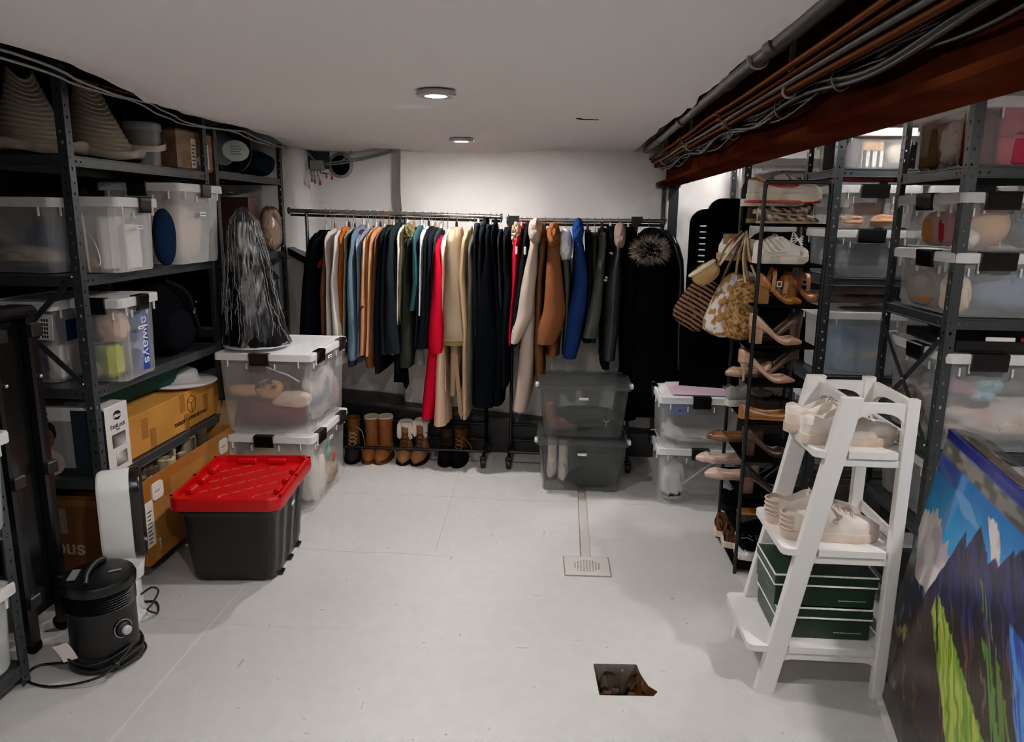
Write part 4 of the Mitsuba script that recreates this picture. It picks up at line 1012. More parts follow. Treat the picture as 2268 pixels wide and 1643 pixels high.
for i in range(-3, 4):
    for sg in (1, -1):
        seg_ = sbox(-W_ / 2 + 0.05, -D_ / 2 + 0.05, W_ / 2 - 0.05, D_ / 2 - 0.05)
        ln_ = shapely.LineString([(-0.5, -0.5 * sg * 0.9 + i * 0.13), (0.5, 0.5 * sg * 0.9 + i * 0.13)]).intersection(seg_)
        if sg == -1 or ln_.is_empty or ln_.length < 0.06:
            continue
        for q in np.arange(0.02, ln_.length - 0.045, 0.055):
            a_, b_ = ln_.interpolate(q), ln_.interpolate(q + 0.04)
            t.p('lid_groove', tube([(a_.x, a_.y, 0.3722), (b_.x, b_.y, 0.3722)], 0.0022, 5), 'satin', '#8c0209')
for sx in (-1, 1):
    for sy in (-1, 0, 1):
        t.p('lid_hole', bx(sx * (W_ / 2 + 0.004) - 0.006, sx * (W_ / 2 + 0.004) + 0.006, sy * 0.25 - 0.009, sy * 0.25 + 0.009, 0.4015, 0.4025), 'matte', '#2a0406', False)
t.p('paper_tag', mv(bx(-0.02, 0.02, -0.001, 0.001, 0, 0.013), (W_ / 2 * 0.955 + 0.010, -0.05, 0.285), rz=90), 'matte', '#d7dbdc', False)
# ---------------------------------------------------------------- clothes rails
def rack(label, x0, x1, p0, p1, z0, z1, black):
    t = Th('clothes_rail', label, 'clothes rail')
    zz = lambda x: z0 + (z1 - z0) * (x - x0) / (x1 - x0)
    t.p('rail', tube([(x0, 4.56, z0), (x1, 4.56, z1)], 0.0125, 14), 'metal', '#b9b7b5', 60)
    t.p('rail', tube([(x0, 4.585, z0 - 0.025), (x1, 4.585, z1 - 0.025)], 0.008, 12), 'satin', '#1c1d1f', 60)
    for x in (x0, x1):
        t.p('end_cap', mv(lathe([(0.001, -0.004), (0.021, -0.004), (0.021, 0.004), (0.001, 0.004)], 18), (x, 4.56, zz(x)), ry=90), 'satin', '#242527', 40)
    for k, x in enumerate((p0, p1)):
        t.p('post', tube([(x, 4.585, 0.10), (x, 4.585, zz(x))], 0.011, 12), 'satin' if black else 'metal', '#101113' if k or black else '#8d8c8b', 60)
        if black:
            t.p('bracket', ext(Polygon([(-0.03, 0.03), (0.035, 0.03), (0.035, -0.005), (0.012, -0.02), (0.005, -0.06), (-0.02, -0.06), (-0.03, -0.02)]), 0.05).apply_transform(trimesh.transformations.rotation_matrix(PI / 2, [1, 0, 0])).apply_translation([x, 4.595, zz(x) - 0.004]), 'satin', '#0c0d0f', 30)
        t.p('foot_bar', tube(smooth_path([(x, 4.40, 0.062), (x, 4.50, 0.095), (x, 4.585, 0.105), (x, 4.68, 0.095), (x, 4.73, 0.062)]), 0.011, 10), 'satin', '#0e0f11', 60)
        for y in (4.41, 4.72):
            c = t.p('caster', mv(lathe([(0.001, -0.016), (0.026, -0.016), (0.032, -0.008), (0.032, 0.008), (0.026, 0.016), (0.001, 0.016)], 20), (x, y, 0.033), ry=90), 'satin', '#0c0c0d', 40)
            t.p('fork', bx(x - 0.02, x + 0.02, y - 0.014, y + 0.014, 0.045, 0.075, 0.006), 'satin', '#141516', under=c)
    for y, z in ((4.445, 0.098), (4.70, 0.098), (4.72, 0.20)):
        t.p('base_bar', tube([(p0, y, z), (p1, y, z)], 0.0095, 10), 'satin', '#141517', 60)
    return t


rack('long clothes rail against the back wall crammed with coats, left of two', -1.70, -0.385, -1.60, -0.475, 1.568, 1.545, False)
rack('clothes rail with black corner brackets holding the teddy and shearling coats, right of two', -0.35, 0.59, -0.315, 0.425, 1.527, 1.532, True)

# (what it is, colour, cloth, how far it leans out, extras, [(height, middle, half width)])
GARMENTS = [
    ('black beaded gown, leftmost on the clothes rail', '#0b0e14', 'cloth', -0.02, {}, [(1.45, -1.472, 0.0365), (1.296, -1.502, 0.049), (1.125, -1.526, 0.055), (0.897, -1.54, 0.0625), (0.672, -1.552, 0.0705)]),
    ('magenta top tucked beside the black gown', '#8a1040', 'cloth', -0.03, {'sl': 0}, [(1.325, -1.446, 0.011), (1.286, -1.45, 0.0135), (1.236, -1.458, 0.011)]),
    ('brown wool coat between the black gown and the white blazer', '#7a4f3c', 'cloth', 0.03, {}, [(1.443, -1.432, 0.008), (1.364, -1.425, 0.0135), (1.219, -1.438, 0.0275), (1.083, -1.45, 0.0335), (0.851, -1.454, 0.028), (0.671, -1.46, 0.0265)]),
    ('white blazer with square black buttons on its edge', '#cfc6c0', 'cloth', -0.025, {'btn': 1}, [(1.461, -1.414, 0.0055), (1.417, -1.405, 0.0145), (1.338, -1.403, 0.0105), (1.219, -1.398, 0.0125), (1.058, -1.408, 0.01), (0.853, -1.408, 0.018), (0.728, -1.41, 0.018)]),
    ('cream white coat in front of the white blazer', '#d6cdc6', 'cloth', -0.04, {}, [(1.47, -1.345, 0.008), (1.38, -1.341, 0.0165), (1.288, -1.349, 0.0215), (1.169, -1.364, 0.0255), (1.009, -1.361, 0.0315), (0.86, -1.353, 0.0345), (0.653, -1.359, 0.0345)]),
    ('burnt orange coat, brightest orange on the rail', '#a0501f', 'cloth', -0.01, {'collar': '#c8682c'}, [(1.47, -1.325, 0.016), (1.431, -1.323, 0.0175), (1.353, -1.309, 0.018), (1.287, -1.32, 0.0235), (1.167, -1.331, 0.0165), (1.006, -1.331, 0.014), (0.704, -1.342, 0.014)]),
    ('thin sage green shirt beside the orange coat', '#a5a691', 'cloth', 0.0, {}, [(1.47, -1.298, 0.0105), (1.405, -1.295, 0.008), (1.327, -1.292, 0.0055), (1.087, -1.31, 0.0095), (0.855, -1.32, 0.008), (0.702, -1.325, 0.0085)]),
    ('dark olive jacket left of the denim jacket', '#20251f', 'cloth', 0.03, {}, [(1.462, -1.292, 0.0065), (1.431, -1.285, 0.0125), (1.325, -1.293, 0.011), (1.002, -1.307, 0.011), (0.724, -1.317, 0.011)]),
    ('blue denim jacket with a dark ribbed hem', '#5d7183', 'cloth', -0.05, {'hem': '#23282b'}, [(1.485, -1.236, 0.012), (1.433, -1.234, 0.013), (1.369, -1.239, 0.0135), (1.277, -1.256, 0.0185), (1.172, -1.26, 0.0255), (1.093, -1.261, 0.0275), (0.958, -1.258, 0.03), (0.863, -1.261, 0.033), (0.768, -1.264, 0.0385), (0.685, -1.264, 0.0305), (0.649, -1.268, 0.022)]),
    ('pale blue shirt with a purple collar', '#8794a3', 'cloth', -0.02, {'collar': '#4a2340'}, [(1.451, -1.22, 0.0095), (1.381, -1.219, 0.0095), (1.302, -1.215, 0.0105), (1.171, -1.216, 0.011), (0.982, -1.22, 0.0095), (0.708, -1.227, 0.0095)]),
    ('grey blue thin blouse beside the purple collared shirt', '#8b93a4', 'cloth', 0.02, {}, [(1.464, -1.208, 0.0095), (1.379, -1.212, 0.0085), (1.22, -1.215, 0.0085), (0.84, -1.227, 0.0085)]),
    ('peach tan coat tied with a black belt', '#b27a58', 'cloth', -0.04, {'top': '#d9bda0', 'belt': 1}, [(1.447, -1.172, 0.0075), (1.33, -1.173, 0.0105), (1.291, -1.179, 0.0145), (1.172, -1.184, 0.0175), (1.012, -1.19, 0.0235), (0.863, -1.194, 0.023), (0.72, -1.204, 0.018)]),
    ('light apricot knit, second of the three tan tops', '#c48f62', 'cloth', 0.0, {}, [(1.472, -1.159, 0.0105), (1.407, -1.161, 0.0095), (1.329, -1.161, 0.0095), (1.008, -1.171, 0.0095), (0.789, -1.176, 0.0095)]),
    ('tan coat with a cream shoulder right of the apricot knit', '#c48f66', 'cloth', -0.03, {}, [(1.473, -1.13, 0.012), (1.409, -1.132, 0.012), (1.331, -1.139, 0.0135), (1.226, -1.145, 0.0145), (1.093, -1.151, 0.0135), (0.863, -1.163, 0.0135), (0.712, -1.173, 0.0155)]),
    ('mauve brown suede coat with a rust hem', '#6a4a40', 'cloth', -0.01, {'hem': '#6d3e1d', 'hemh': 0.09}, [(1.46, -1.108, 0.011), (1.356, -1.111, 0.0105), (1.224, -1.123, 0.0125), (0.861, -1.147, 0.018), (0.708, -1.168, 0.035), (0.639, -1.164, 0.0265)]),
    ('black jacket right of the suede coat', '#15181b', 'cloth', -0.01, {}, [(1.486, -1.074, 0.012), (1.382, -1.077, 0.0125), (1.224, -1.093, 0.0215), (0.956, -1.115, 0.0275), (0.71, -1.119, 0.0245), (0.603, -1.119, 0.0225)]),
    ('charcoal jacket with a lighter lapel', '#2a2f33', 'cloth', 0.0, {}, [(1.486, -1.048, 0.0105), (1.382, -1.055, 0.012), (1.224, -1.068, 0.014), (0.956, -1.084, 0.018), (0.722, -1.075, 0.0335)]),
    ('big charcoal hooded coat with a black sash hanging below', '#1d2226', 'cloth', -0.05, {'sash': 1}, [(1.5, -1.01, 0.0145), (1.385, -1.014, 0.0175), (1.228, -1.029, 0.032), (1.097, -1.026, 0.0335), (0.869, -1.026, 0.0545), (0.736, -1.016, 0.063)]),
    ('black blazer between the hooded coat and the cream puffer', '#0d0f14', 'cloth', 0.0, {}, [(1.449, -0.999, 0.0095), (1.331, -0.997, 0.015), (1.172, -0.996, 0.027), (0.862, -1.0, 0.0385), (0.599, -0.996, 0.0305)]),
    ('cream puffer jacket, left of two', '#d8cfbd', 'cloth', 0.0, {}, [(1.488, -0.979, 0.008), (1.423, -0.976, 0.015), (1.337, -0.976, 0.0105), (1.119, -0.984, 0.0105), (0.849, -0.989, 0.011)]),
    ('cream puffer jacket with a tan collar, right of two', '#c9baa3', 'cloth', 0.02, {}, [(1.488, -0.962, 0.013), (1.409, -0.958, 0.011), (1.331, -0.96, 0.0095), (1.118, -0.974, 0.0095), (0.845, -0.978, 0.0095)]),
    ('dark coat with an olive fur collar', '#22261f', 'cloth', -0.01, {'furc': '#7f8160'}, [(1.476, -0.921, 0.021), (1.411, -0.915, 0.0185), (1.346, -0.918, 0.016), (1.228, -0.929, 0.0255), (1.014, -0.946, 0.0325), (0.741, -0.955, 0.0345)]),
    ('teal fleece coat with a bulging sleeve', '#2a4d51', 'fur', -0.06, {'sl': 0}, [(1.485, -0.876, 0.013), (1.387, -0.877, 0.0135), (1.31, -0.876, 0.021), (1.232, -0.875, 0.029), (1.167, -0.875, 0.0265), (1.101, -0.883, 0.0205), (0.994, -0.9, 0.019)]),
    ('dark olive wool coat under the teal fleece', '#2b2e25', 'cloth', -0.01, {}, [(1.333, -0.926, 0.016), (1.228, -0.938, 0.0255), (1.014, -0.937, 0.041), (0.865, -0.937, 0.041), (0.685, -0.947, 0.054), (0.644, -0.951, 0.0455)]),
    ('navy thin jacket right of the teal fleece', '#23283a', 'cloth', 0.0, {}, [(1.469, -0.863, 0.012), (1.411, -0.865, 0.0095), (1.333, -0.863, 0.0095), (0.96, -0.871, 0.012), (0.768, -0.881, 0.0135)]),
    ('white blouse with a ruffled collar', '#cfd0d2', 'cloth', -0.02, {}, [(1.482, -0.831, 0.0135), (1.451, -0.835, 0.0155), (1.412, -0.837, 0.0135), (1.335, -0.839, 0.0105), (1.23, -0.843, 0.011), (0.964, -0.851, 0.0125)]),
    ('black wool coat with a grey cuff below its hem', '#14171a', 'cloth', -0.02, {'cuff': 1}, [(1.482, -0.81, 0.0135), (1.387, -0.813, 0.012), (1.23, -0.82, 0.015), (0.964, -0.833, 0.027), (0.764, -0.852, 0.0465)]),
    ('black jacket with a broad hood left of the red coat', '#17191c', 'cloth', -0.01, {}, [(1.474, -0.79, 0.02), (1.387, -0.792, 0.016), (1.23, -0.796, 0.0215), (0.963, -0.808, 0.03), (0.764, -0.824, 0.0275)]),
    ('thin charcoal top squeezed against the red coat', '#2b2e33', 'cloth', 0.01, {}, [(1.47, -0.759, 0.012), (1.386, -0.764, 0.0105), (1.229, -0.776, 0.013), (0.96, -0.79, 0.0135)]),
    ('bright red wool coat with a long red skirt', '#c81430', 'cloth', -0.05, {'body': [(1.337, -0.743, 0.013), (1.103, -0.752, 0.033), (0.861, -0.768, 0.047), (0.726, -0.772, 0.05), (0.56, -0.792, 0.0505), (0.32, -0.825, 0.0415)]}, [(1.427, -0.738, 0.0105), (1.343, -0.742, 0.0145), (1.234, -0.74, 0.025), (1.076, -0.743, 0.037), (0.875, -0.752, 0.0485), (0.78, -0.755, 0.05), (0.745, -0.752, 0.0395)]),
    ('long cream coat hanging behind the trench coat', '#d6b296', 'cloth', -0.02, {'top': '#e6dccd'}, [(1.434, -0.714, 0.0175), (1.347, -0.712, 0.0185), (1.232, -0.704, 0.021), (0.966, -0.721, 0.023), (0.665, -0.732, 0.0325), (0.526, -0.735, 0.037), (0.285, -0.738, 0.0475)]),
    ('beige trench coat with a belted cuff and hanging belt', '#9c8871', 'cloth', -0.07, {'body': [(1.34, -0.655, 0.0325), (0.974, -0.652, 0.0505), (0.787, -0.64, 0.043), (0.479, -0.656, 0.026)], 'trench': 1}, [(1.48, -0.66, 0.013), (1.442, -0.659, 0.025), (1.34, -0.655, 0.0325), (1.236, -0.652, 0.0405), (1.106, -0.651, 0.0505), (0.974, -0.649, 0.0585), (0.881, -0.644, 0.0695), (0.835, -0.642, 0.075), (0.798, -0.642, 0.0675)]),
    ('light tan coat, the second trench, right of the beige one', '#bfa07e', 'cloth', -0.05, {}, [(1.481, -0.574, 0.0115), (1.391, -0.583, 0.021), (1.314, -0.591, 0.021), (1.183, -0.601, 0.0235), (1.026, -0.59, 0.02), (0.866, -0.576, 0.0135), (0.762, -0.581, 0.019), (0.342, -0.579, 0.0165)]),
    ('olive grey long coat left of the row of black coats', '#55534a', 'cloth', 0.0, {}, [(1.437, -0.552, 0.0135), (1.338, -0.555, 0.013), (1.18, -0.553, 0.0225), (0.873, -0.556, 0.023), (0.722, -0.563, 0.033), (0.442, -0.569, 0.0385)]),
    ('navy wool coat, first of the row of dark coats', '#191c22', 'cloth', -0.01, {'collar': '#23272d'}, [(1.501, -0.526, 0.012), (1.417, -0.525, 0.013), (1.339, -0.523, 0.012), (0.97, -0.516, 0.024), (0.53, -0.507, 0.027)]),
    ('black wool coat with a broad collar, second of the row of dark coats', '#14161a', 'cloth', -0.02, {'collar': '#23282e'}, [(1.51, -0.487, 0.018), (1.417, -0.488, 0.017), (1.314, -0.49, 0.0195), (0.971, -0.487, 0.031), (0.477, -0.481, 0.041)]),
    ('large navy black wool coat, the widest of the dark coats', '#0d1015', 'cloth', -0.06, {'collar': '#1d2025'}, [(1.495, -0.451, 0.0115), (1.419, -0.446, 0.016), (1.343, -0.439, 0.022), (1.188, -0.448, 0.0395), (0.977, -0.456, 0.0625), (0.817, -0.451, 0.088), (0.418, -0.469, 0.0765)]),
    ('black overcoat right of the widest dark coat', '#0c0e11', 'cloth', -0.03, {}, [(1.513, -0.421, 0.01), (1.418, -0.421, 0.0115), (1.316, -0.412, 0.013), (1.133, -0.392, 0.029), (0.814, -0.368, 0.051), (0.427, -0.386, 0.0355)]),
    ('black leather jacket under the end post of the left rail', '#16191d', 'leather', -0.02, {}, [(1.47, -0.388, 0.0105), (1.341, -0.38, 0.012), (1.107, -0.371, 0.0235), (0.812, -0.369, 0.035)]),
    ('black knitted cardigan beside the red puffer', '#101319', 'cloth', -0.03, {}, [(1.481, -0.344, 0.022), (1.394, -0.347, 0.013), (1.239, -0.338, 0.0235), (1.174, -0.325, 0.03), (0.814, -0.346, 0.0285), (0.534, -0.344, 0.019)]),
    ('red puffer jacket with a tan fur hood', '#b80f2c', 'leather', -0.02, {'fur': '#a98a72', 'patch': 1}, [(1.49, -0.265, 0.0205), (1.394, -0.282, 0.0235), (1.317, -0.285, 0.0275), (1.187, -0.289, 0.02), (0.881, -0.313, 0.016), (0.8, -0.31, 0.016)]),
    ('black jacket with a white stripe beside the red puffer', '#14171b', 'cloth', -0.04, {'patch': 1}, [(1.493, -0.228, 0.0155), (1.396, -0.23, 0.0145), (1.242, -0.24, 0.029), (0.978, -0.274, 0.0255), (0.796, -0.287, 0.024)]),
    ('long beige teddy coat with a hood', '#b4a296', 'fur', -0.07, {'hood': '#b9a99f', 'body': [(1.347, -0.178, 0.023), (1.141, -0.193, 0.0365), (0.891, -0.205, 0.0475), (0.716, -0.214, 0.0545), (0.524, -0.229, 0.058), (0.392, -0.25, 0.049)]}, [(1.474, -0.172, 0.0355), (1.397, -0.175, 0.0245), (1.244, -0.194, 0.044), (1.141, -0.207, 0.048), (0.983, -0.227, 0.0525), (0.863, -0.265, 0.0395), (0.817, -0.281, 0.025)]),
    ('brown shearling coat with a mustard curly collar', '#6b482c', 'cloth', -0.02, {'fur': '#a0641e'}, [(1.474, -0.123, 0.026), (1.345, -0.128, 0.029), (1.19, -0.141, 0.0235), (0.978, -0.142, 0.024), (0.763, -0.137, 0.0345), (0.571, -0.129, 0.0295)]),
    ('rust brown suede coat with a furry collar', '#774a30', 'fur', -0.09, {'hood': '#845233', 'body': [(1.248, -0.059, 0.0485), (1.015, -0.053, 0.061), (0.804, -0.056, 0.043), (0.738, -0.054, 0.0405)]}, [(1.45, -0.066, 0.0345), (1.387, -0.065, 0.0345), (1.248, -0.059, 0.0485), (1.119, -0.052, 0.062), (1.015, -0.051, 0.0725), (0.897, -0.079, 0.082), (0.819, -0.097, 0.058)]),
    ('olive jacket with a white fleece hood', '#4c5044', 'cloth', -0.02, {'hood': '#e4e4e4', 'hoodx': 1}, [(1.398, 0.003, 0.031), (1.348, 0.004, 0.026), (1.192, 0.019, 0.026), (1.035, 0.023, 0.016), (0.768, 0.025, 0.021)]),
    ('royal blue padded jacket', '#1c3464', 'cloth', -0.07, {'hood': '#1e3a6e'}, [(1.477, 0.074, 0.0265), (1.426, 0.077, 0.0245), (1.351, 0.087, 0.0345), (1.198, 0.102, 0.0505), (1.094, 0.092, 0.0555), (0.99, 0.077, 0.0625), (0.831, 0.06, 0.058), (0.734, 0.047, 0.047)]),
    ('black jacket right of the blue padded jacket', '#12151a', 'cloth', -0.01, {}, [(1.472, 0.135, 0.018), (1.349, 0.148, 0.022), (1.141, 0.152, 0.03), (0.823, 0.146, 0.032)]),
    ('dark grey fleece with a pale zip', '#2e302e', 'cloth', -0.02, {}, [(1.457, 0.176, 0.0205), (1.35, 0.174, 0.0205), (1.143, 0.187, 0.021), (0.825, 0.182, 0.0215)]),
    ('grey tweed long coat', '#4d4e4b', 'fur', -0.07, {'collar': '#15171a'}, [(1.484, 0.218, 0.024), (1.391, 0.218, 0.0245), (1.252, 0.208, 0.0295), (1.044, 0.189, 0.044), (0.859, 0.161, 0.052)]),
    ('black ski jacket with white badges', '#121417', 'cloth', -0.02, {'badge': 1}, [(1.496, 0.271, 0.024), (1.352, 0.267, 0.0235), (1.144, 0.263, 0.0285), (0.827, 0.258, 0.033), (0.665, 0.262, 0.0265)]),
    ('black leather jacket with a beige shearling collar', '#1c2022', 'leather', -0.07, {'hood': '#9a8376'}, [(1.455, 0.312, 0.0265), (1.392, 0.306, 0.023), (1.252, 0.292, 0.0525), (1.098, 0.286, 0.058), (0.902, 0.284, 0.0555), (0.729, 0.273, 0.047)]),
    ('plain black coat left of the fur trimmed parka', '#0a0b0e', 'cloth', -0.02, {}, [(1.493, 0.377, 0.028), (1.353, 0.383, 0.0435), (1.147, 0.392, 0.049), (0.83, 0.398, 0.0525), (0.558, 0.408, 0.045), (0.36, 0.40, 0.07)]),
    ('black parka with a grey fur trimmed hood', '#08090b', 'cloth', -0.08, {'bigfur': 1}, [(1.458, 0.504, 0.0665), (1.358, 0.514, 0.1045), (1.207, 0.515, 0.138), (1.0, 0.524, 0.1585), (0.657, 0.546, 0.1765), (0.40, 0.497, 0.175)]),
    ('black jacket at the right end of the clothes rail, sleeve sticking out', '#0d0f12', 'leather', -0.03, {}, [(1.478, 0.599, 0.023), (1.382, 0.633, 0.0355), (1.307, 0.658, 0.037), (1.266, 0.667, 0.028), (0.997, 0.672, 0.039), (0.677, 0.684, 0.033)]),
]


def garment(k, lab, col, kind, dy, opt, prof):
    word = next(w for w in ('gown', 'top', 'coat', 'blazer', 'shirt', 'jacket', 'blouse', 'knit', 'cardigan', 'parka', 'fleece') if w in lab)
    word = {'top': 'knitted_top', 'knit': 'knitted_top', 'fleece': 'fleece_jacket'}.get(word, word)
    if 'overcoat' in lab:
        word = 'coat'
    t = Th(word, lab + (' on the left rail' if k == 2 else ''), {'knitted_top': 'top', 'fleece_jacket': 'jacket'}.get(word, word), group=None)
    main = opt.get('body', prof)
    q = np.array(main)[::-1]                       # from the bottom up
    P = np.array(prof)[::-1]
    sh = P[-1, 0]
    ztop = max(sh, main[0][0]) + 0.004
    zs = np.unique(np.concatenate([np.linspace(q[0, 0], ztop - 0.07, 20), np.linspace(ztop - 0.07, ztop, 5)]))
    n = 26
    a = np.arange(n) * 2 * PI / n
    front = 4.34 + dy + (0.05 if 'body' in opt else 0.022)
    R, CI = [], []
    for z in zs:
        cx, hw = np.interp(z, q[:, 0], q[:, 1]), np.interp(z, q[:, 0], q[:, 2])
        d = ztop - z
        half = 0.225 * min(1, (d + 0.006) / 0.075) ** 0.6 if d < 0.075 else 0.225
        yb = 4.56 + 0.19 * (half / 0.225)
        if z < 0.55:
            yb = min(yb, 4.66)
        yf = 4.56 - (4.56 - front) * (half / 0.225)
        c, h = (yf + yb) / 2, (yb - yf) / 2
        f1 = meshkit.noise(np.stack([np.cos(a) * 2.4 + k, np.sin(a) * 2.4, np.full(n, z * 1.2)], 1), k) - 0.5
        f2 = np.sin(9 * a + 3 * np.sin(z * 4 + k)) * 0.05
        g = 1 + (0.30 * f1 + f2) * min(1, d * 5)
        ca, sa = np.cos(a), np.sin(a)
        x = np.sign(ca) * np.abs(ca) ** 0.7 * hw * g
        y = np.sign(sa) * np.abs(sa) ** 0.85 * h * (1 + 0.08 * f1)
        R.append(np.stack([cx + np.clip(x, -hw * 1.08, hw * 1.08), c + y, np.full(n, z)], 1))

    def colf(c0):
        def f(v):
            c = np.tile(lin(c0), (len(v), 1)) * (0.9 + 0.2 * meshkit.noise(v * [9, 9, 3], k))[:, None]
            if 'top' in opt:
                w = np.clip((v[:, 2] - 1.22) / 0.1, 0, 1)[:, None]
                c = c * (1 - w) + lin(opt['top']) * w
            if 'tweed' in lab or word == 'gown':
                c = c * (0.75 + 0.6 * meshkit.noise(v * 240, 2) ** 2)[:, None]
            return c
        return f
    t.p('body', loft(R), kind if kind != 'fur' else 'cloth', colf(col), 50)
    if opt.get('sl', 1):
        # the near sleeve, hanging from the shoulder
        Z = np.linspace(P[0, 0], sh - 0.012, 22)
        n2 = 18
        b = np.arange(n2) * 2 * PI / n2
        S = []
        for z in Z:
            cx, hw = np.interp(z, P[:, 0], P[:, 1]), np.interp(z, P[:, 0], P[:, 2])
            d = sh - z
            ry = 0.058 * min(1, (d + 0.004) / 0.05) ** 0.5
            cy = 4.34 + dy + 0.052 + 0.10 * max(0, 1 - d / 0.06)
            f1 = meshkit.noise(np.stack([np.cos(b) * 2 + 3 * k, np.sin(b) * 2, np.full(n2, z * 7)], 1), k + 50) - 0.5
            rx = hw * (0.94 if 'body' in opt else 0.80)
            S.append(np.stack([cx + rx * np.cos(b) * (1 + 0.16 * f1), cy + ry * np.sin(b) * (1 + 0.2 * f1), np.full(n2, z)], 1))
        S = [S[0] * [1, 1, 1] + [0, 0, 0.012]] + S if False else S
        t.p('sleeve', loft(S), 'cloth' if kind == 'fur' else kind, colf(col), 50)
        if 'hem' in opt or 'trench' in opt:
            hh = opt.get('hemh', 0.035)
            lo = [s_ for s_, z in zip(S, Z) if z < P[0, 0] + hh + 0.02][:3]
            c0 = [r.mean(0) for r in lo]
            t.p('cuff', loft([c + (r - c) * [1.10, 1.10, 1] for r, c in zip(lo, c0)]), 'cloth', opt.get('hem', '#8f7657'), 50)
    cx, hw = P[-1, 1], P[-1, 2]
    if 'collar' in opt:
        t.p('collar', mv(lump((max(0.03, hw * 2.1), 0.15, 0.055), k, 0.25, 2, 2), (cx, 4.50 + dy, sh - 0.045)), 'cloth', opt['collar'], True)
    for key in ('furc', 'fur'):
        if key in opt:
            m = lump((max(0.05, hw * 2.6), 0.16, 0.15), k, 0.7, 5, 4)
            t.p('fur_collar', mv(m, (cx - (0.02 if key == 'fur' else 0), 4.43 + dy, sh - 0.115)), 'cloth', spots(opt[key], '#e0cbb4' if 'red' in lab else '#5c4a2a', 60, 0.35, 0.65, k), 30)
    if 'hood' in opt:
        s_ = 1.25 if 'hoodx' in opt else 1.0
        t.p('hood', mv(lump((max(0.065, hw * 2.2) * s_, 0.24, 0.155 * s_), k, 0.30, 2.2, 4, 2.2), (cx, 4.41 + dy, sh - 0.085 * s_)), 'cloth', colf(opt['hood']), True)
    if 'bigfur' in opt:
        m = lump((0.19, 0.15, 0.135), 7, 0.35, 3, 4)
        t.p('hood', mv(lump((0.15, 0.2, 0.16), 5, 0.2, 2, 3), (cx - 0.01, 4.42 + dy, sh - 0.12)), 'cloth', '#0b0c0e', True)
        rg_ = np.random.default_rng(2)
        hairs = []
        v = np.array(m.vertices) - [0, 0, 0.0675]
        for j in rg_.integers(0, len(v), 900):
            d = v[j] / (np.linalg.norm(v[j]) + 1e-9)
            d = d + rg_.normal(0, 0.35, 3)
            p = v[j] * 0.8
            e = p + d / np.linalg.norm(d) * rg_.uniform(0.03, 0.055)
            s2 = np.cross(d, rg_.normal(0, 1, 3))
            s2 *= 0.0022 / (np.linalg.norm(s2) + 1e-9)
            hairs.append(trimesh.Trimesh([p - s2, p + s2, e], [[0, 1, 2]], process=False))
        hm = cat(hairs)
        t.p('fur_trim', mv(hm, (cx - 0.03, 4.29 + dy, sh - 0.085)), 'cloth', lambda w: mixcol('#2a2422', '#b3a496', np.clip(meshkit.noise(w * 130, 3) * 1.6 - 0.4, 0, 1)), False, stuff=True)
    if 'btn' in opt:
        for z in (1.07, 1.018, 0.966):
            t.p('button', mv(cb(0.011, 0.012, 0.018, 0.002), (np.interp(z, P[:, 0], P[:, 1] - P[:, 2]) + 0.005, 4.31, z)), 'satin', '#0c0c0d')
    if 'belt' in opt:
        t.p('belt', tube(smooth_path([(cx - 0.005, 4.285, 1.02), (cx - 0.022, 4.275, 1.0), (cx - 0.03, 4.28, 0.95), (cx - 0.03, 4.28, 0.88)]), 0.006, 6), 'satin', '#0e0d0d', 60)
    if 'sash' in opt:
        t.p('sash', loft([np.array([(-0.99 - w, 4.37, z), (-0.99 + w, 4.37, z), (-0.99 + w, 4.39, z), (-0.99 - w, 4.39, z)]) for w, z in ((0.035, 0.545), (0.03, 0.62), (0.022, 0.78), (0.02, 0.85))]), 'cloth', '#08080a', 40)
        t.p('sash', loft([np.array([(-0.955 - w, 4.40, z), (-0.955 + w, 4.40, z), (-0.955 + w, 4.415, z), (-0.955 - w, 4.415, z)]) for w, z in ((0.001, 0.495), (0.018, 0.53), (0.013, 0.64), (0.01, 0.80))]), 'cloth', '#0d0b0b', 40)
        t.p('chain', tube(smooth_path([(-1.06, 4.36, 0.735), (-1.02, 4.355, 0.72), (-0.99, 4.355, 0.725), (-0.975, 4.36, 0.70), (-0.99, 4.36, 0.675)]), 0.004, 6), 'metal', '#c5c2bd', 60)
    if 'trench' in opt:
        t.p('belt', loft([np.array([(x - w, 4.325, z), (x + w, 4.325, z), (x + w, 4.335, z), (x - w, 4.335, z)]) for x, w, z in ((-0.60, 0.001, 0.335), (-0.605, 0.013, 0.375), (-0.62, 0.012, 0.55), (-0.635, 0.012, 0.74))]), 'cloth', '#a98a66', 40)
        t.p('lining', loft([np.array([(x - 0.010, 4.37, z), (x + 0.010, 4.37, z), (x + 0.010, 4.38, z), (x - 0.010, 4.38, z)]) for x, z in ((-0.712, 0.50), (-0.715, 0.78))]), 'cloth', '#d8d4cf', 40)
    if 'cuff' in opt:
        t.p('cuff', mv(lathe([(0.034, 0), (0.028, 0.06), (0.02, 0.10)], 16), (cx - 0.05, 4.36, 0.665)), 'cloth', '#5d5b59', 50)
    if 'patch' in opt:
        t.p('stripe', mv(cb(0.014, 0.012, 0.045, 0.003), (np.interp(1.35, P[:, 0], P[:, 1]) + 0.006, 4.335 + dy, 1.335)), 'satin', '#e6e2de')
    if 'badge' in opt:
        for z, dx in ((1.345, -0.012), (1.205, -0.03), (1.19, -0.036)):
            t.p('badge', mv(cb(0.02, 0.012, 0.012, 0.003, (0, 0, 0)), (np.interp(z, P[:, 0], P[:, 1]) + dx + 0.01, 4.328 + dy, z), ry=20), 'matte', '#c9c4c0')
    # its hanger
    if 'under' in lab and 'leather' not in lab or 'tucked' in lab:
        return
    right = cx > -0.33
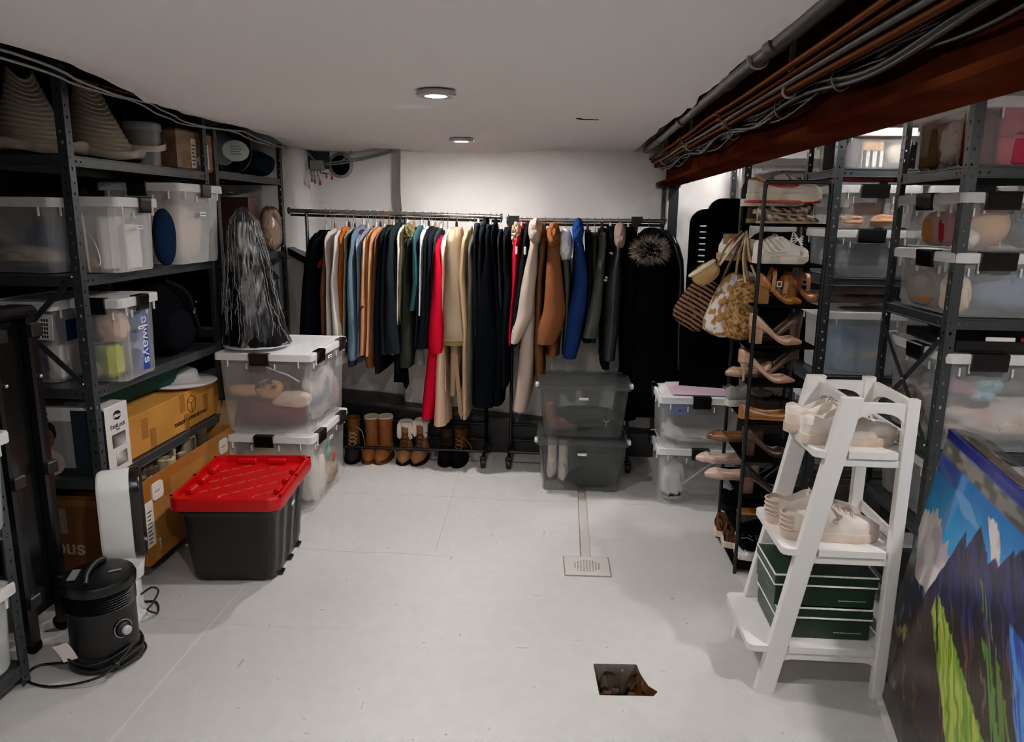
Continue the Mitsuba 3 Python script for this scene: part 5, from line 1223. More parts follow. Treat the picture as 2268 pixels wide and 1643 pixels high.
    zr = 1.527 + (cx + 0.35) * 0.005 if right else 1.568 - (cx + 1.70) * 0.0175
    hx = cx + 0.004 * math.sin(k * 2.1)
    neck = ztop - 0.012
    hc = ('#dcdad6', '#0f0f10', '#dcdad6', '#a9744c', '#dcdad6', '#141415')[k % 6]
    h = Th('coat_hanger', f'{"white" if hc[1] == "d" else "wooden" if hc[1] == "a" else "black"}-necked hanger of the {lab.split(",")[0].split(" with ")[0].split(" in ")[0]}', 'hanger', group='hangers on the clothes rails')
    hk = [(hx + 0.0165 * math.cos(q) * 0.3, 4.56 + 0.0165 * math.sin(q), zr + 0.0165 * math.cos(q)) for q in np.linspace(2.2, -2.0, 12)]
    hk = [(hx, 4.56 + 0.016 * math.sin(q), zr + 0.016 * math.cos(q)) for q in np.linspace(-1.9, 2.4, 12)] + [(hx, 4.562, zr - 0.024), (hx + 0.003 * math.sin(k), 4.56, neck + 0.02), (cx, 4.56, neck)]
    h.p('hook', tube(hk, 0.0022, 6), 'metal', '#c4c2c0', 60)
    h.p('shoulders', tube(smooth_path([(cx, 4.40, neck - 0.075), (cx, 4.50, neck - 0.03), (cx, 4.56, neck), (cx, 4.62, neck - 0.03), (cx, 4.72, neck - 0.075)]), 0.006, 6), 'satin', hc, 60)
    h.p('neck', mv(lathe([(0.005, 0), (0.0085, 0.004), (0.007, 0.045), (0.003, 0.05)], 10), (cx, 4.56, neck - 0.005)), 'satin', hc, 50)


for k, g in enumerate(GARMENTS):
    garment(k, *g)


# ---------------------------------------------------------------- boots under the left rail
def foot_rings(L, W, Hi, H0, n=12, m=18, pointed=0.0):
    """a shoe's foot lying along -y: heel at y = 0, toe at y = -L"""
    R = []
    for q in np.linspace(0, 1, n):
        w = W / 2 * (0.78 + 0.25 * math.sin(PI * (q * 0.8 + 0.12))) * (1 - max(0, (q - 0.72) / 0.28) ** 2.2 * (0.72 + 0.25 * pointed)) * (1 - max(0, 0.12 - q) * 3.2)
        h = Hi + (H0 - Hi) * min(1, q / 0.75)
        if q > 0.75:
            h = H0 * (1 - ((q - 0.75) / 0.25) ** 2 * 0.62)
        b = np.arange(m) * 2 * PI / m
        z = np.sin(b)
        R.append(np.stack([w * np.sign(np.cos(b)) * np.abs(np.cos(b)) ** 0.8, np.full(m, -L * q), np.where(z > 0, 0.35 * h + z * 0.65 * h, 0.35 * h * (1 + np.sign(z) * np.abs(z) ** 0.6))], 1))
    return R


def sole_mesh(L, W, t_, pointed=0.0, x=1.04):
    R = foot_rings(L, W, 0.05, 0.05, 14, 18, pointed)
    o = [(r[:, 0].max(), r[0, 1]) for r in R]
    pts = [(a * x, b) for a, b in o] + [(-a * x, b) for a, b in o[::-1]]
    return ext(Polygon(pts).buffer(0.002), t_)


def boot(name, lab, x, y, rz, h, col, sole, W=0.095, L=0.25, rs=0.052, fur=None, laces=None, group=None, toe=None, cat_='boot', heel=0.0):
    t = Th(name, lab, cat_, (x, y, 0.0), rz, group)
    z0 = 0.016
    t.p('sole', cat(sole_mesh(L, W, z0), *([cb(W * 0.7, 0.07, heel, 0.004, (0, -0.04, -heel))] if heel else [])), 'matte', sole, 30)
    t.p('foot', mv(loft(foot_rings(L, W, 0.105, 0.075)), (0, 0, z0)), 'cloth', toe or col, 50)
    sh = []
    for q in np.linspace(0, 1, 10):
        r = rs * (1.02 - 0.10 * math.sin(q * PI) + 0.05 * q)
        a = np.arange(20) * 2 * PI / 20
        w_ = 1 + 0.05 * (meshkit.noise(np.stack([np.cos(a) * 2, np.sin(a) * 2, np.full(20, q * 6 + x * 9)], 1), 3) - 0.5)
        sh.append(np.stack([r * 0.82 * np.cos(a) * w_, -0.068 + r * 1.12 * np.sin(a) * w_, np.full(20, z0 + 0.04 + (h - 0.04 - z0) * q)], 1))
    inner = [sh[-1] * [0.86, 1, 1] + [0, -0.006, 0], sh[-1] * [0.84, 1, 1] - [0, 0.006, 0.05]]
    t.p('shaft', loft(sh + inner), 'cloth', col, 50)
    if fur:
        e_ = 1.0 if laces else 0.88
        m = lathe([(rs * 0.72, -0.02), (rs * 1.12 * e_, -0.016 * e_ ** 6), (rs * 1.18 * e_, 0.002), (rs * 1.0, 0.012), (rs * 0.74, 0.008)], 26)
        v = np.array(m.vertices)
        v *= (1 + 0.16 * (meshkit.noise(v * 130, 4) - 0.5))[:, None]
        t.p('fur_lining', mv(trimesh.Trimesh(v * [0.86, 1.12, 1], m.faces, process=False), (0, -0.068, h - 0.002)), 'cloth', fur, 30)
        if laces:
            t.p('fur_lining', mv(lump((0.03, 0.02, 0.11), 4, 0.6, 5, 2), (-0.036, -0.118, h - 0.10)), 'cloth', fur, 30)
            t.p('fur_lining', mv(lump((0.03, 0.02, 0.11), 5, 0.6, 5, 2), (0.036, -0.118, h - 0.10)), 'cloth', fur, 30)
    if laces:
        for j in range(5):
            zz = 0.085 + 0.024 * j
            yy = -0.150 + 0.011 * j
            for s in (1, -1):
                t.p('lace', tube([(-0.024 * s, yy + 0.004, zz), (0, yy - 0.008, zz + 0.010), (0.024 * s, yy + 0.004, zz + 0.02)], 0.0028, 6), 'cloth', laces, 60)
        t.p('lace', tube(smooth_path([(0.02, -0.12, h - 0.05), (0.06, -0.13, h - 0.08), (0.075, -0.10, 0.07), (0.06, -0.13, 0.02)]), 0.0026, 6), 'cloth', laces, 60)
    return t


boot('lace_up_boot', 'brown lace-up boot half hidden behind the large clear bins', -1.355, 4.63, 10, 0.262, '#6b4423', '#121212', laces='#b79a72', toe='#2a2724')
boot('sheepskin_boot', 'tan sheepskin boot, left of its pair under the left clothes rail', -1.225, 4.64, 3, 0.262, '#8a5530', '#5d3a20', fur='#c9b9a2', rs=0.056, W=0.10)
boot('sheepskin_boot', 'tan sheepskin boot, right of its pair under the left clothes rail', -1.128, 4.64, -3, 0.266, '#8a5530', '#5d3a20', fur='#c9b9a2', rs=0.056, W=0.10)
boot('snow_boot', 'brown snow boot with white fur and laces, left of its pair', -1.0, 4.64, 3, 0.235, '#8b6344', '#1b1918', fur='#d8cec2', laces='#3d2e22', rs=0.05)
boot('snow_boot', 'brown snow boot with white fur and laces, right of its pair', -0.888, 4.64, -4, 0.25, '#8b6344', '#1b1918', fur='#d8cec2', laces='#3d2e22', rs=0.05)
boot('rubber_boot', 'black toed boot with a brown shaft, left of its pair beneath the trench coat', -0.735, 4.64, 4, 0.215, '#3a2a20', '#0c0c0c', toe='#101112', laces='#26201c')
boot('rubber_boot', 'black toed boot with a tan tongue, right of its pair beneath the trench coat', -0.632, 4.63, -3, 0.215, '#4a3322', '#0c0c0c', toe='#101112', laces='#8b5a2c')

# ---------------------------------------------------------------- grey totes with dark lids, clear bins beside them


def dark_tote(lab, z, lab_tag):
    t = storage_bin(lab, -0.135, 0.395, 4.03, 4.40, z, 0.325, (), 'smoke', '#343a3b', lidkind='satin', taper=0.88, tag=('f', 0.0, 0.225, 0.05, 0.013), name='storage_tote')
    for s in (-1, 1):
        t.p('latch', cb(0.022, 0.045, 0.024, 0.004, (s * 0.262, -0.155, 0.292)), 'satin', '#d5d6d6')
    return t


dark_tote('smoky grey tote holding a pair of white boots, lower of its stack in the middle', 0.0, 0)
dark_tote('smoky grey tote with a metal clasp inside, upper of its stack in the middle', 0.325, 0)
for x, sd in ((-0.055, 'left'), (0.02, 'right')):
    t = boot('heeled_boot', f'white ankle boot with a brown heel in the lower grey tote, {sd} of its pair', x, 4.235 if sd == 'left' else 4.19, 168 if sd == 'left' else 176, 0.262, '#efe6dd', '#8a7262', W=0.062, L=0.20, rs=0.036)
    for kk in [k_ for k_ in scene if k_.startswith(t.key + '__')]:
        pass
    t.p('heel', cb(0.04, 0.042, 0.012, 0.003, (0, -0.03, 0.004)), 'satin', '#6a5348')
soft('folded_cloth', 'dark folded clothes at the bottom of the lower grey tote', 'cloth', (0.26, 0.24, 0.07), (0.19, 4.22, 0.008), '#14201f', 101)
t = Th('suede_boot', 'brown suede boot lying in the upper grey tote', 'boot', (-0.04, 4.13, 0.335), 20)
t.p('shaft', tube(smooth_path([(-0.03, 0, 0.17), (-0.015, 0, 0.09), (0.01, 0, 0.045)]), [0.030] * 6 + [0.034] * 6 + [0.036], 14), 'cloth', '#8d6a5c', 50)
t.p('foot', mv(loft(foot_rings(0.22, 0.07, 0.075, 0.055)), (0.0, 0, 0.01), rz=90), 'cloth', '#7d5d51', 50)
soft('folded_cloth', 'dark bag in the upper grey tote behind the suede boot', 'cloth', (0.40, 0.22, 0.12), (0.15, 4.24, 0.335), '#333b39', 103)
t = Th('clasp', 'small gold clasp glinting in the upper grey tote', 'clasp', (0.262, 4.09, 0.385))
t.p('stem', cb(0.006, 0.006, 0.032, 0.001), 'metal', '#e0c27a')
t.p('bar', cb(0.034, 0.006, 0.006, 0.001, (0, 0, 0.028)), 'metal', '#e0c27a')
for s in (-1, 1):
    t.p('prong', cb(0.006, 0.006, 0.012, 0.001, (s * 0.014, 0, 0.033)), 'metal', '#e0c27a')
storage_bin('clear bin of shirts on the floor beside the black shoe rack, lower of its stack', 0.53, 0.975, 3.89, 4.28, 0.0, 0.335, (('f', (0.02,)), ('l', (-0.25,))), 'frost', clipw=0.095)
storage_bin('clear bin with a pink sheet on its lid, beside the black shoe rack', 0.525, 0.975, 3.88, 4.28, 0.335, 0.290, (('f', (0.0,)), ('l', (-0.25,))), 'frost', clipw=0.095, lid='#d9d3d8')
soft('folded_clothes', 'grey striped clothes in the lower clear bin by the shoe rack', 'cloth', (0.26, 0.24, 0.24), (0.80, 4.06, 0.008), stripes('#3a4142', '#6d7272', 120, 2, 0, 0.3), 111)
soft('folded_clothes', 'white garment with a dark stripe in the lower clear bin by the shoe rack', 'cloth', (0.13, 0.2, 0.22), (0.635, 4.0, 0.008), lambda v: np.where((np.abs(v[:, 2] - 0.055 - 0.2 * (v[:, 0] - 0.63)) < 0.01)[:, None], lin('#1c1f20'), lin('#b9bab9')), 112)
t = Th('coat_strap', 'pale strap running slantwise in the lower clear bin by the shoe rack', 'strap')
t.one(tube([(0.65, 3.925, 0.09), (0.86, 3.925, 0.27)], 0.008, 6), 'satin', '#a5a9a8', 60)
soft('folded_clothes', 'dark grey folded clothes in the upper clear bin by the shoe rack', 'cloth', (0.34, 0.26, 0.15), (0.76, 4.06, 0.43), '#383c39', 113)
soft('folded_clothes', 'pale papers at the bottom of the upper clear bin by the shoe rack', 'paper', (0.36, 0.30, 0.08), (0.75, 4.06, 0.343), '#a9aaa6', 114)
soft('shower_cap', 'blue crinkled plastic in the upper clear bin by the shoe rack', 'plastic bag', (0.12, 0.10, 0.09), (0.64, 3.96, 0.50), '#2c4fa8', 115, rough=0.8, freq=4)
t = Th('pink_sheet', 'pale pink sheet lying on the lid of the upper clear bin by the shoe rack', 'sheet')
t.one(bx(0.60, 0.91, 3.93, 4.24, 0.6205, 0.6225), 'matte', '#c2a9b8', False)
# ---------------------------------------------------------------- shoes
def smoo(a, b, x):
    t_ = np.clip((x - a) / (b - a), 0, 1)
    return t_ * t_ * (3 - 2 * t_)


def shoe(name, lab, cat_, at, rz, style, col, sole='#ddd6cc', L=0.26, lace=None, group=None, lining='#3a332e', heelcol=None, ry=0.0, tip=0.0, flip=False):
    """a shoe that points along +x, its heel at x = 0. style: sneaker, loafer, flat, pump"""
    t = Th(name, lab, cat_, at, rz, group)
    pose = lambda m: mv(m, (0, 0, tip), ry=ry, rx=180 if flip else 0)
    H = {'pump': 0.082, 'block': 0.07}.get(style, 0.0)
    low = style in ('flat', 'pump', 'block')
    ts = {'sneaker': 0.030, 'loafer': 0.018, 'flat': 0.009, 'pump': 0.004, 'block': 0.006}[style]
    S = np.concatenate([[0, 0.012, 0.028], np.linspace(0.05, 1, 27)])
    n = len(S)
    w = np.interp(S, [0, 0.012, 0.04, 0.12, 0.35, 0.55, 0.72, 0.88, 0.96, 1.0], [0.006, 0.017, 0.0265, 0.033, 0.034, 0.042, 0.047, 0.036 if not H else 0.027, 0.020 if not H else 0.011, 0.006 if not H else 0.002])
    base = H * (1 - smoo(0.10, 0.66, S)) + 0.0
    if style == 'sneaker':
        rim = np.interp(S, [0, 0.03, 0.08, 0.22, 0.40, 0.47, 0.72, 0.9, 1], [0.052, 0.063, 0.066, 0.050, 0.078, 0.080, 0.046, 0.036, 0.02])
        op = 0.42
    elif style == 'loafer':
        rim = np.interp(S, [0, 0.06, 0.25, 0.48, 0.72, 0.9, 1], [0.058, 0.060, 0.044, 0.056, 0.040, 0.032, 0.016])
        op = 0.45
    else:
        rim = np.interp(S, [0, 0.05, 0.25, 0.5, 0.68, 0.78, 0.9, 1], [0.052, 0.054, 0.032, 0.020, 0.022, 0.026, 0.018, 0.006])
        op = 0.74
    R = []
    for s, ww, b, r in zip(S, w, base, rim):
        o = 1 - smoo(op - 0.03, op + 0.05, s)
        zi = o * (b + ts + 0.006) + (1 - o) * (b + ts + r + 0.007 * (1 - s))
        e = 0.0035
        zr = b + ts + r
        half = [(ww * 0.90, b + ts * 0.8), (ww * 1.0, b + ts + r * 0.35), (ww * 0.95, b + ts + r * 0.75), (ww * 0.80 - 0.002 * o, zr)]
        inn = [(ww * 0.80 - e, zr * o + (1 - o) * (zr + 0.001)), (ww * 0.66, o * (zi + r * 0.25) + (1 - o) * (zi - 0.002)), (ww * 0.35, zi)]
        ring = [(y, z) for y, z in half + inn] + [(0, zi)] + [(-y, z) for y, z in (half + inn)[::-1]] + [(0, b + ts * 0.7)]
        R.append([(L * s, y, z) for y, z in ring])
    R = np.array(R)
    up = loft(R)

    def colf(v):
        c = col(v) if callable(col) else np.tile(lin(col), (len(v), 1))
        return c * (0.94 + 0.12 * meshkit.noise(v * 60, 5))[:, None]
    t.p('upper', pose(up), 'satin' if low else 'matte', colf, 45)
    ins = loft([[(L * s, q * ww * 0.62, b + ts + 0.0075 + (0.0005 if q else 0.0)) for q in (-1, 0, 1)] + [(L * s, 0, b + ts + 0.004)] for s, ww, b in zip(S[1:int(n * op) + 3], w[1:], base[1:])])
    t.p('insole', pose(ins), 'matte', lining, 40)
    if style in ('sneaker', 'loafer'):
        k = 1.10 if style == 'sneaker' else 1.04
        R2 = [[(L * (s * 1.015 - 0.008), y * ww * k + (0.003 if y > 0 else -0.003), z) for y, z in ((-0.94, 0.0), (-1, ts * 0.3), (-1, ts), (0, ts + 0.002), (1, ts), (1, ts * 0.3), (0.94, 0.0), (0, 0.0))] for s, ww in zip(S, w)]
        for i, s in enumerate(S):
            for p in range(len(R2[i])):
                x, y, z = R2[i][p]
                R2[i][p] = (x, y, z + 0.012 * smoo(0.85, 1, s) * (1 if z < ts * 0.5 else 0.6))
        t.p('sole', pose(loft(R2)), 'matte', sole, 40)
    else:
        R2 = [[(L * s, y * ww * 0.92, b + z) for y, z in ((-1, 0), (-1, ts), (1, ts), (1, 0))] for s, ww, b in zip(S, w, base)]
        t.p('sole', pose(loft(R2)), 'satin', sole, 40)
        if style == 'pump':
            t.p('heel', pose(loft([[(0.028 + x, y, z) for x, y in rrect(a, b_, min(a, b_) * 0.45)] for a, b_, z in ((0.010, 0.011, 0), (0.010, 0.011, 0.02), (0.016, 0.018, 0.05), (0.042, 0.046, 0.080), (0.05, 0.05, 0.088))]), ), 'satin', heelcol or col, 45)
        if style == 'block':
            t.p('heel', pose(loft([[(0.032 + x, y, z) for x, y in rrect(a, b_, 0.006)] for a, b_, z in ((0.046, 0.046, 0), (0.048, 0.050, 0.05), (0.055, 0.056, 0.077))])), 'satin', heelcol or col, 40)
    if lace:
        for j in range(5):
            s = 0.44 + 0.065 * j
            zz = np.interp(s, S, rim) + ts + 0.006
            ww = np.interp(s, S, w) * 0.55
            t.p('lace', pose(tube([(L * s - 0.006, -ww, zz - 0.004), (L * s + 0.002, 0, zz + 0.005), (L * (s + 0.03), ww, zz - 0.006)], 0.0026, 6)), 'cloth', lace, 60)
        for sg in (-1, 1):
            t.p('lace', pose(tube(smooth_path([(L * 0.44, 0, rim[13] + ts + 0.01), (L * 0.47, sg * 0.03, rim[13] + ts + 0.005), (L * 0.54, sg * 0.045, rim[13] + ts - 0.02), (L * 0.50, sg * 0.038, rim[13] + ts - 0.035)]), 0.0025, 6)), 'cloth', lace, 60)
    return t, pose


def swoosh(t, pose, L, z0, col, edge=None, side=-1, y=0.0455):
    pts = [(0.02, 0.068), (0.10, 0.040), (0.155, 0.036), (0.178, 0.046), (0.168, 0.064), (0.158, 0.072), (0.163, 0.055), (0.150, 0.049), (0.11, 0.053)]
    m = ext(Polygon([(x * L / 0.27, z * 0.95) for x, z in pts]), 0.003)
    v = np.array(m.vertices)
    t.p('side_stripe', pose(trimesh.Trimesh(np.stack([v[:, 0], side * (y - 0.010 * np.abs(v[:, 0] / L - 0.55) + v[:, 2] * 0.6), v[:, 1] + z0], 1), m.faces, process=False)), 'satin', col, False)


# ---------------------------------------------------------------- black ten-tier shoe rack
RX0, RX1, RY0, RY1 = 0.795, 1.055, 3.12, 3.50
TIERS = [0.035, 0.198, 0.368, 0.533, 0.703, 0.868, 1.033, 1.203, 1.371, 1.534]
t = Th('shoe_rack', 'tall narrow black shoe rack with ten tiers of shoes beside the hanging bags', 'shoe rack')
for x in (RX0, RX1):
    for y in (RY0, RY1):
        t.p('post', tube([(x, y, 0.0), (x, y, 1.69)], 0.0085, 12), 'satin', '#0c0c0d', 60)
for y in (RY0, RY1):
    t.p('top_bar', tube(smooth_path([(RX0, y, 1.66), (RX0 + 0.006, y, 1.69), (RX0 + 0.03, y, 1.697), (RX1 - 0.03, y, 1.697), (RX1 - 0.006, y, 1.69), (RX1, y, 1.66)]), 0.0085, 10), 'satin', '#0c0c0d', 60)
for z in TIERS:
    t.p('tier', cat(bx(RX0, RX1, RY0, RY1, z - 0.004, z - 0.001), tube([(RX0, RY0, z - 0.006), (RX1, RY0, z - 0.006)], 0.0065, 8), tube([(RX0, RY1, z - 0.006), (RX1, RY1, z - 0.006)], 0.0065, 8),
                    tube([(RX0, RY0, z - 0.006), (RX0, RY1, z - 0.006)], 0.0055, 8), tube([(RX1, RY0, z - 0.006), (RX1, RY1, z - 0.006)], 0.0055, 8)), 'matte', '#0d0d0e', 40)
g = None
# top tier: patterned slip-ons under a big sneaker
mule = lambda v: np.where((np.sin(v[:, 0] * 150 + v[:, 2] * 220) > 0.55)[:, None], lin('#b9aa98'), np.where((np.sin(v[:, 0] * 60) > 0.3)[:, None], lin('#6b3f30'), lin('#3f2f28')))
shoe('slip_on', 'brown patterned slip-on, lowest in the pile on the top tier', 'shoe', (0.785, 3.18, 1.534), 0, 'flat', mule, '#b59a78', 0.25)
shoe('slip_on', 'brown patterned slip-on lying over the lowest one on the top tier', 'shoe', (1.03, 3.245, 1.56), 184, 'flat', mule, '#b59a78', 0.25, ry=-3)
shoe('slip_on', 'dark brown slip-on at the back of the top tier', 'shoe', (0.79, 3.36, 1.534), 3, 'loafer', '#43342b', '#8a7358', 0.25)
t, ps = shoe('sneaker', 'large cream sneaker with a red sole and curved red stripe on top of the pile', 'shoe', (0.745, 3.20, 1.622), -2, 'sneaker', lambda v: np.where((v[:, 2] > 1.712)[:, None] & (v[:, 0] < 0.845)[:, None], lin('#1a2130'), lin('#d8cdbf')), '#d6cab6', 0.295, lace='#8a7468', lining='#16191f')
t.p('outsole', ps(mv(sole_mesh(0.292, 0.098, 0.010, x=1.02), (-0.002, 0, -0.006), rz=90)), 'satin', '#b3161f', 30)
swoosh(t, ps, 0.295, 0.018, '#c01e26')
t.p('heel_stripe', ps(mv(cb(0.085, 0.003, 0.012, 0.001), (0.055, -0.040, 0.078), ry=24)), 'satin', '#c09350')
shoe('sneaker', 'dark sneaker at the back of the pile on the top tier', 'shoe', (0.76, 3.36, 1.605), 0, 'sneaker', '#2c2c30', '#d8d2c8', 0.27, lace='#d8d2c8')
# second tier
t, ps = shoe('sneaker', 'white perforated sneaker with long loose laces on the second tier', 'shoe', (0.785, 3.185, 1.371), 2, 'sneaker', lambda v: np.where((meshkit.noise(v * 260, 3) > 0.80)[:, None] & (v[:, 0] > 0.90)[:, None], lin('#8c8378'), lin('#e4ddd3')), '#d9cfc2', 0.225, lining='#1b1b1c')
for j in range(5):
    t.p('lace', ps(tube(smooth_path([(0.02 + 0.02 * j, -0.036, 0.10), (0.05 + 0.02 * j, -0.045, 0.05 + 0.008 * j), (0.10 + 0.01 * j, -0.043, 0.052), (0.15, -0.02, 0.08 + 0.012 * j), (0.19, -0.03, 0.115 - 0.012 * j)]), 0.0028, 6)), 'cloth', '#eeeae4', 60)
shoe('sneaker', 'white sneaker behind the perforated one on the second tier', 'shoe', (0.79, 3.33, 1.371), 0, 'sneaker', '#cfc6ba', '#b09a80', 0.25, lace='#e0dcd4')
t, ps = shoe('high_top', 'white high-top with a red star and tan trim sticking out of the second tier', 'shoe', (0.745, 3.34, 1.371), 96, 'sneaker', '#d9d2c8', '#a88c6a', 0.13)
t.p('collar', ps(lathe([(0.040, 0.07), (0.042, 0.11), (0.036, 0.115), (0.030, 0.08)], 20).apply_translation([0.045, 0, 0])), 'cloth', '#8d7454', 50)
star = Polygon([(math.cos(PI / 2 + i * PI / 5) * (0.017 if i % 2 == 0 else 0.007), math.sin(PI / 2 + i * PI / 5) * (0.017 if i % 2 == 0 else 0.007)) for i in range(10)])
t.p('star', mv(ext(star, 0.003), (-0.04, 0.02, 0.075), rx=90, rz=0), 'matte', '#b5322a', False)
shoe('boot_shoe', 'brown ankle shoe at the end of the second tier', 'shoe', (0.985, 3.30, 1.371), 90, 'loafer', '#463426', '#2a221c', 0.18)
# third tier: tan sandals


def sandal(lab, at, rz, L=0.2):
    t, ps = shoe('sandal', lab, 'sandal', at, rz, 'block', '#a9692f', '#7d4c22', L, lining='#c58a4c', heelcol='#9a6a3c')
    for s, h, col in ((0.30, 0.105, '#a4652d'), (0.55, 0.075, '#a9692f')):
        P = [(L * s + 0.012 * math.sin(q), 0.040 * math.cos(q), 0.03 + H_ + h * math.sin(q)) for q in np.linspace(0, PI, 16) for H_ in (0.03 * (1 - s),)]
        t.p('strap', ps(loft([np.array([(x - 0.009, y, z), (x + 0.009, y, z), (x + 0.009, y * 1.05, z + 0.002), (x - 0.009, y * 1.05, z + 0.002)]) for x, y, z in P])), 'satin', col, 40)
    t.p('buckle', ps(mv(ext(Polygon(rrect(0.022, 0.024, 0.003)).difference(Polygon(rrect(0.014, 0.015, 0.002))), 0.003), (L * 0.42, -0.044, 0.085), rx=90)), 'metal', '#e4e0d8', 30)


sandal('tan strappy sandal with a silver buckle, at the post on the third tier', (0.805, 3.19, 1.203), 4)
sandal('tan strappy sandal, right of the buckled one on the third tier', (0.955, 3.30, 1.203), 14, 0.16)
# fourth and fifth tier: nude pumps
nude = '#c09a80'
shoe('block_heel_pump', 'nude block-heeled pump in front on the fourth tier', 'shoe', (0.79, 3.185, 1.033), 0, 'block', nude, '#a07c64', 0.225, lining='#6d4a36', heelcol='#b58e74')
shoe('block_heel_pump', 'nude block-heeled pump, shade painted in, that points the other way on the fourth tier', 'shoe', (1.04, 3.29, 1.033), 182, 'block', '#6a5040', '#5a4434', 0.225, lining='#3d2a20')  # mate of the nude pump, its shade put into darker colours
shoe('block_heel_pump', 'tan pump sticking out behind the woven bag on the fourth tier', 'shoe', (0.745, 3.34, 1.033), 8, 'block', '#a77a58', '#8d6648', 0.225, lining='#5d402e')
shoe('stiletto', 'nude stiletto in front on the fifth tier', 'shoe', (0.755, 3.18, 0.868), 1, 'pump', nude, '#8d6a54', 0.245, lining='#5d3526')
shoe('stiletto', 'nude stiletto, shade painted in, that points the other way on the fifth tier', 'shoe', (1.04, 3.29, 0.868), 181, 'pump', '#6d5140', '#4c382c', 0.24, lining='#3d2a20')  # second nude stiletto, coloured darker to show it in shade
shoe('ballet_flat', 'beige flat with a small bow under the stiletto on the fifth tier', 'shoe', (0.93, 3.30, 0.868), 182, 'flat', '#b89478', '#8a6a52', 0.2, lining='#6a4a38')
# sixth tier
shoe('lace_up_shoe', 'tan leather shoe with an orange insole on the sixth tier', 'shoe', (0.775, 3.185, 0.703), 0, 'flat', '#94613a', '#b06a2c', 0.25, lining='#b8702c')
shoe('lace_up_shoe', 'dark brown lace-up shoe at the right of the sixth tier', 'shoe', (0.84, 3.27, 0.703), 6, 'loafer', '#2c2420', '#3a2e26', 0.24, lace='#141212')
t, ps = shoe('sneaker', 'grey sneaker standing at the left end of the sixth tier', 'shoe', (0.765, 3.40, 0.703), 10, 'sneaker', '#8f9088', '#b9b8ae', 0.24, lace='#b5b3ab')
# seventh tier
shoe('ballet_flat', 'brown flat sticking out on the left of the seventh tier, upper of two', 'shoe', (0.93, 3.34, 0.556), 182, 'flat', '#7a5233', '#63452c', 0.235, lining='#9a6c42')
shoe('ballet_flat', 'brown flat sticking out on the left of the seventh tier, lower of two', 'shoe', (0.93, 3.42, 0.533), 178, 'flat', '#6c482c', '#5a3e28', 0.235, lining='#8a5f3a')
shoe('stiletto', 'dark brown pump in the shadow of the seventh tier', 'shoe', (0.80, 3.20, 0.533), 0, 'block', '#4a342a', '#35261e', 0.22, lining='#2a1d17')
# eighth tier
shoe('loafer', 'pale pink loafer sticking out on the left of the eighth tier, upper of two', 'shoe', (0.89, 3.42, 0.415), 183, 'flat', '#cfb3a4', '#b89c8c', 0.245, lining='#dcc8bc', ry=-4)
shoe('loafer', 'pale pink loafer sticking out on the left of the eighth tier, lower of two', 'shoe', (0.91, 3.30, 0.38), 184, 'flat', '#cbb09f', '#b2947f', 0.245, lining='#d8c4b6', ry=-4)
shoe('mule', 'black mule with a brown block heel on the eighth tier', 'shoe', (0.80, 3.17, 0.368), 0, 'block', '#1a1818', '#7a5a48', 0.24, lining='#b8947c', heelcol='#6f4f40')
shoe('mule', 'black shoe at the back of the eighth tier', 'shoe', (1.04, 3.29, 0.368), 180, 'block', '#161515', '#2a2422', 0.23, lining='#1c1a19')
# ninth and tenth tier
shoe('ankle_boot', 'black laced shoe at the left of the ninth tier', 'shoe', (0.775, 3.38, 0.198), 15, 'sneaker', '#121213', '#1b1b1c', 0.25, lace='#39393a')
shoe('flat_shoe', 'black shoe with a tan sole turned up on the ninth tier', 'shoe', (0.80, 3.18, 0.235), 2, 'flat', '#101010', '#b0702c', 0.24, lining='#b0702c', flip=True, tip=0.04)
shoe('sneaker', 'leopard print sneaker with a white sole, left end of the bottom tier', 'shoe', (0.80, 3.42, 0.035), 74, 'sneaker', spots('#6a4632', '#2a1c16', 90, 0.45, 0.55), '#d6c8b8', 0.10)
shoe('sneaker', 'leopard print sneaker with a white sole, second on the bottom tier', 'shoe', (0.81, 3.30, 0.035), 70, 'sneaker', spots('#6a4632', '#2a1c16', 90, 0.45, 0.55), '#d6c8b8', 0.10)
t, ps = shoe('sneaker', 'black and white sneaker facing out on the bottom tier', 'shoe', (0.875, 3.42, 0.035), 268, 'sneaker', lambda v: np.where((v[:, 2] > 0.085)[:, None], lin('#0f0f10'), lin('#e2e0dd')), '#e0dedb', 0.27, lace='#d8d6d3', lining='#111112')
shoe('sneaker', 'white sneaker with a black stripe at the right of the bottom tier', 'shoe', (0.985, 3.42, 0.035), 272, 'sneaker', '#c9c6c2', '#dcdad6', 0.26, lace='#8c8a88')

# ---------------------------------------------------------------- bags hung on the rack's corner
HK = np.array([0.778, 3.30, 1.50])


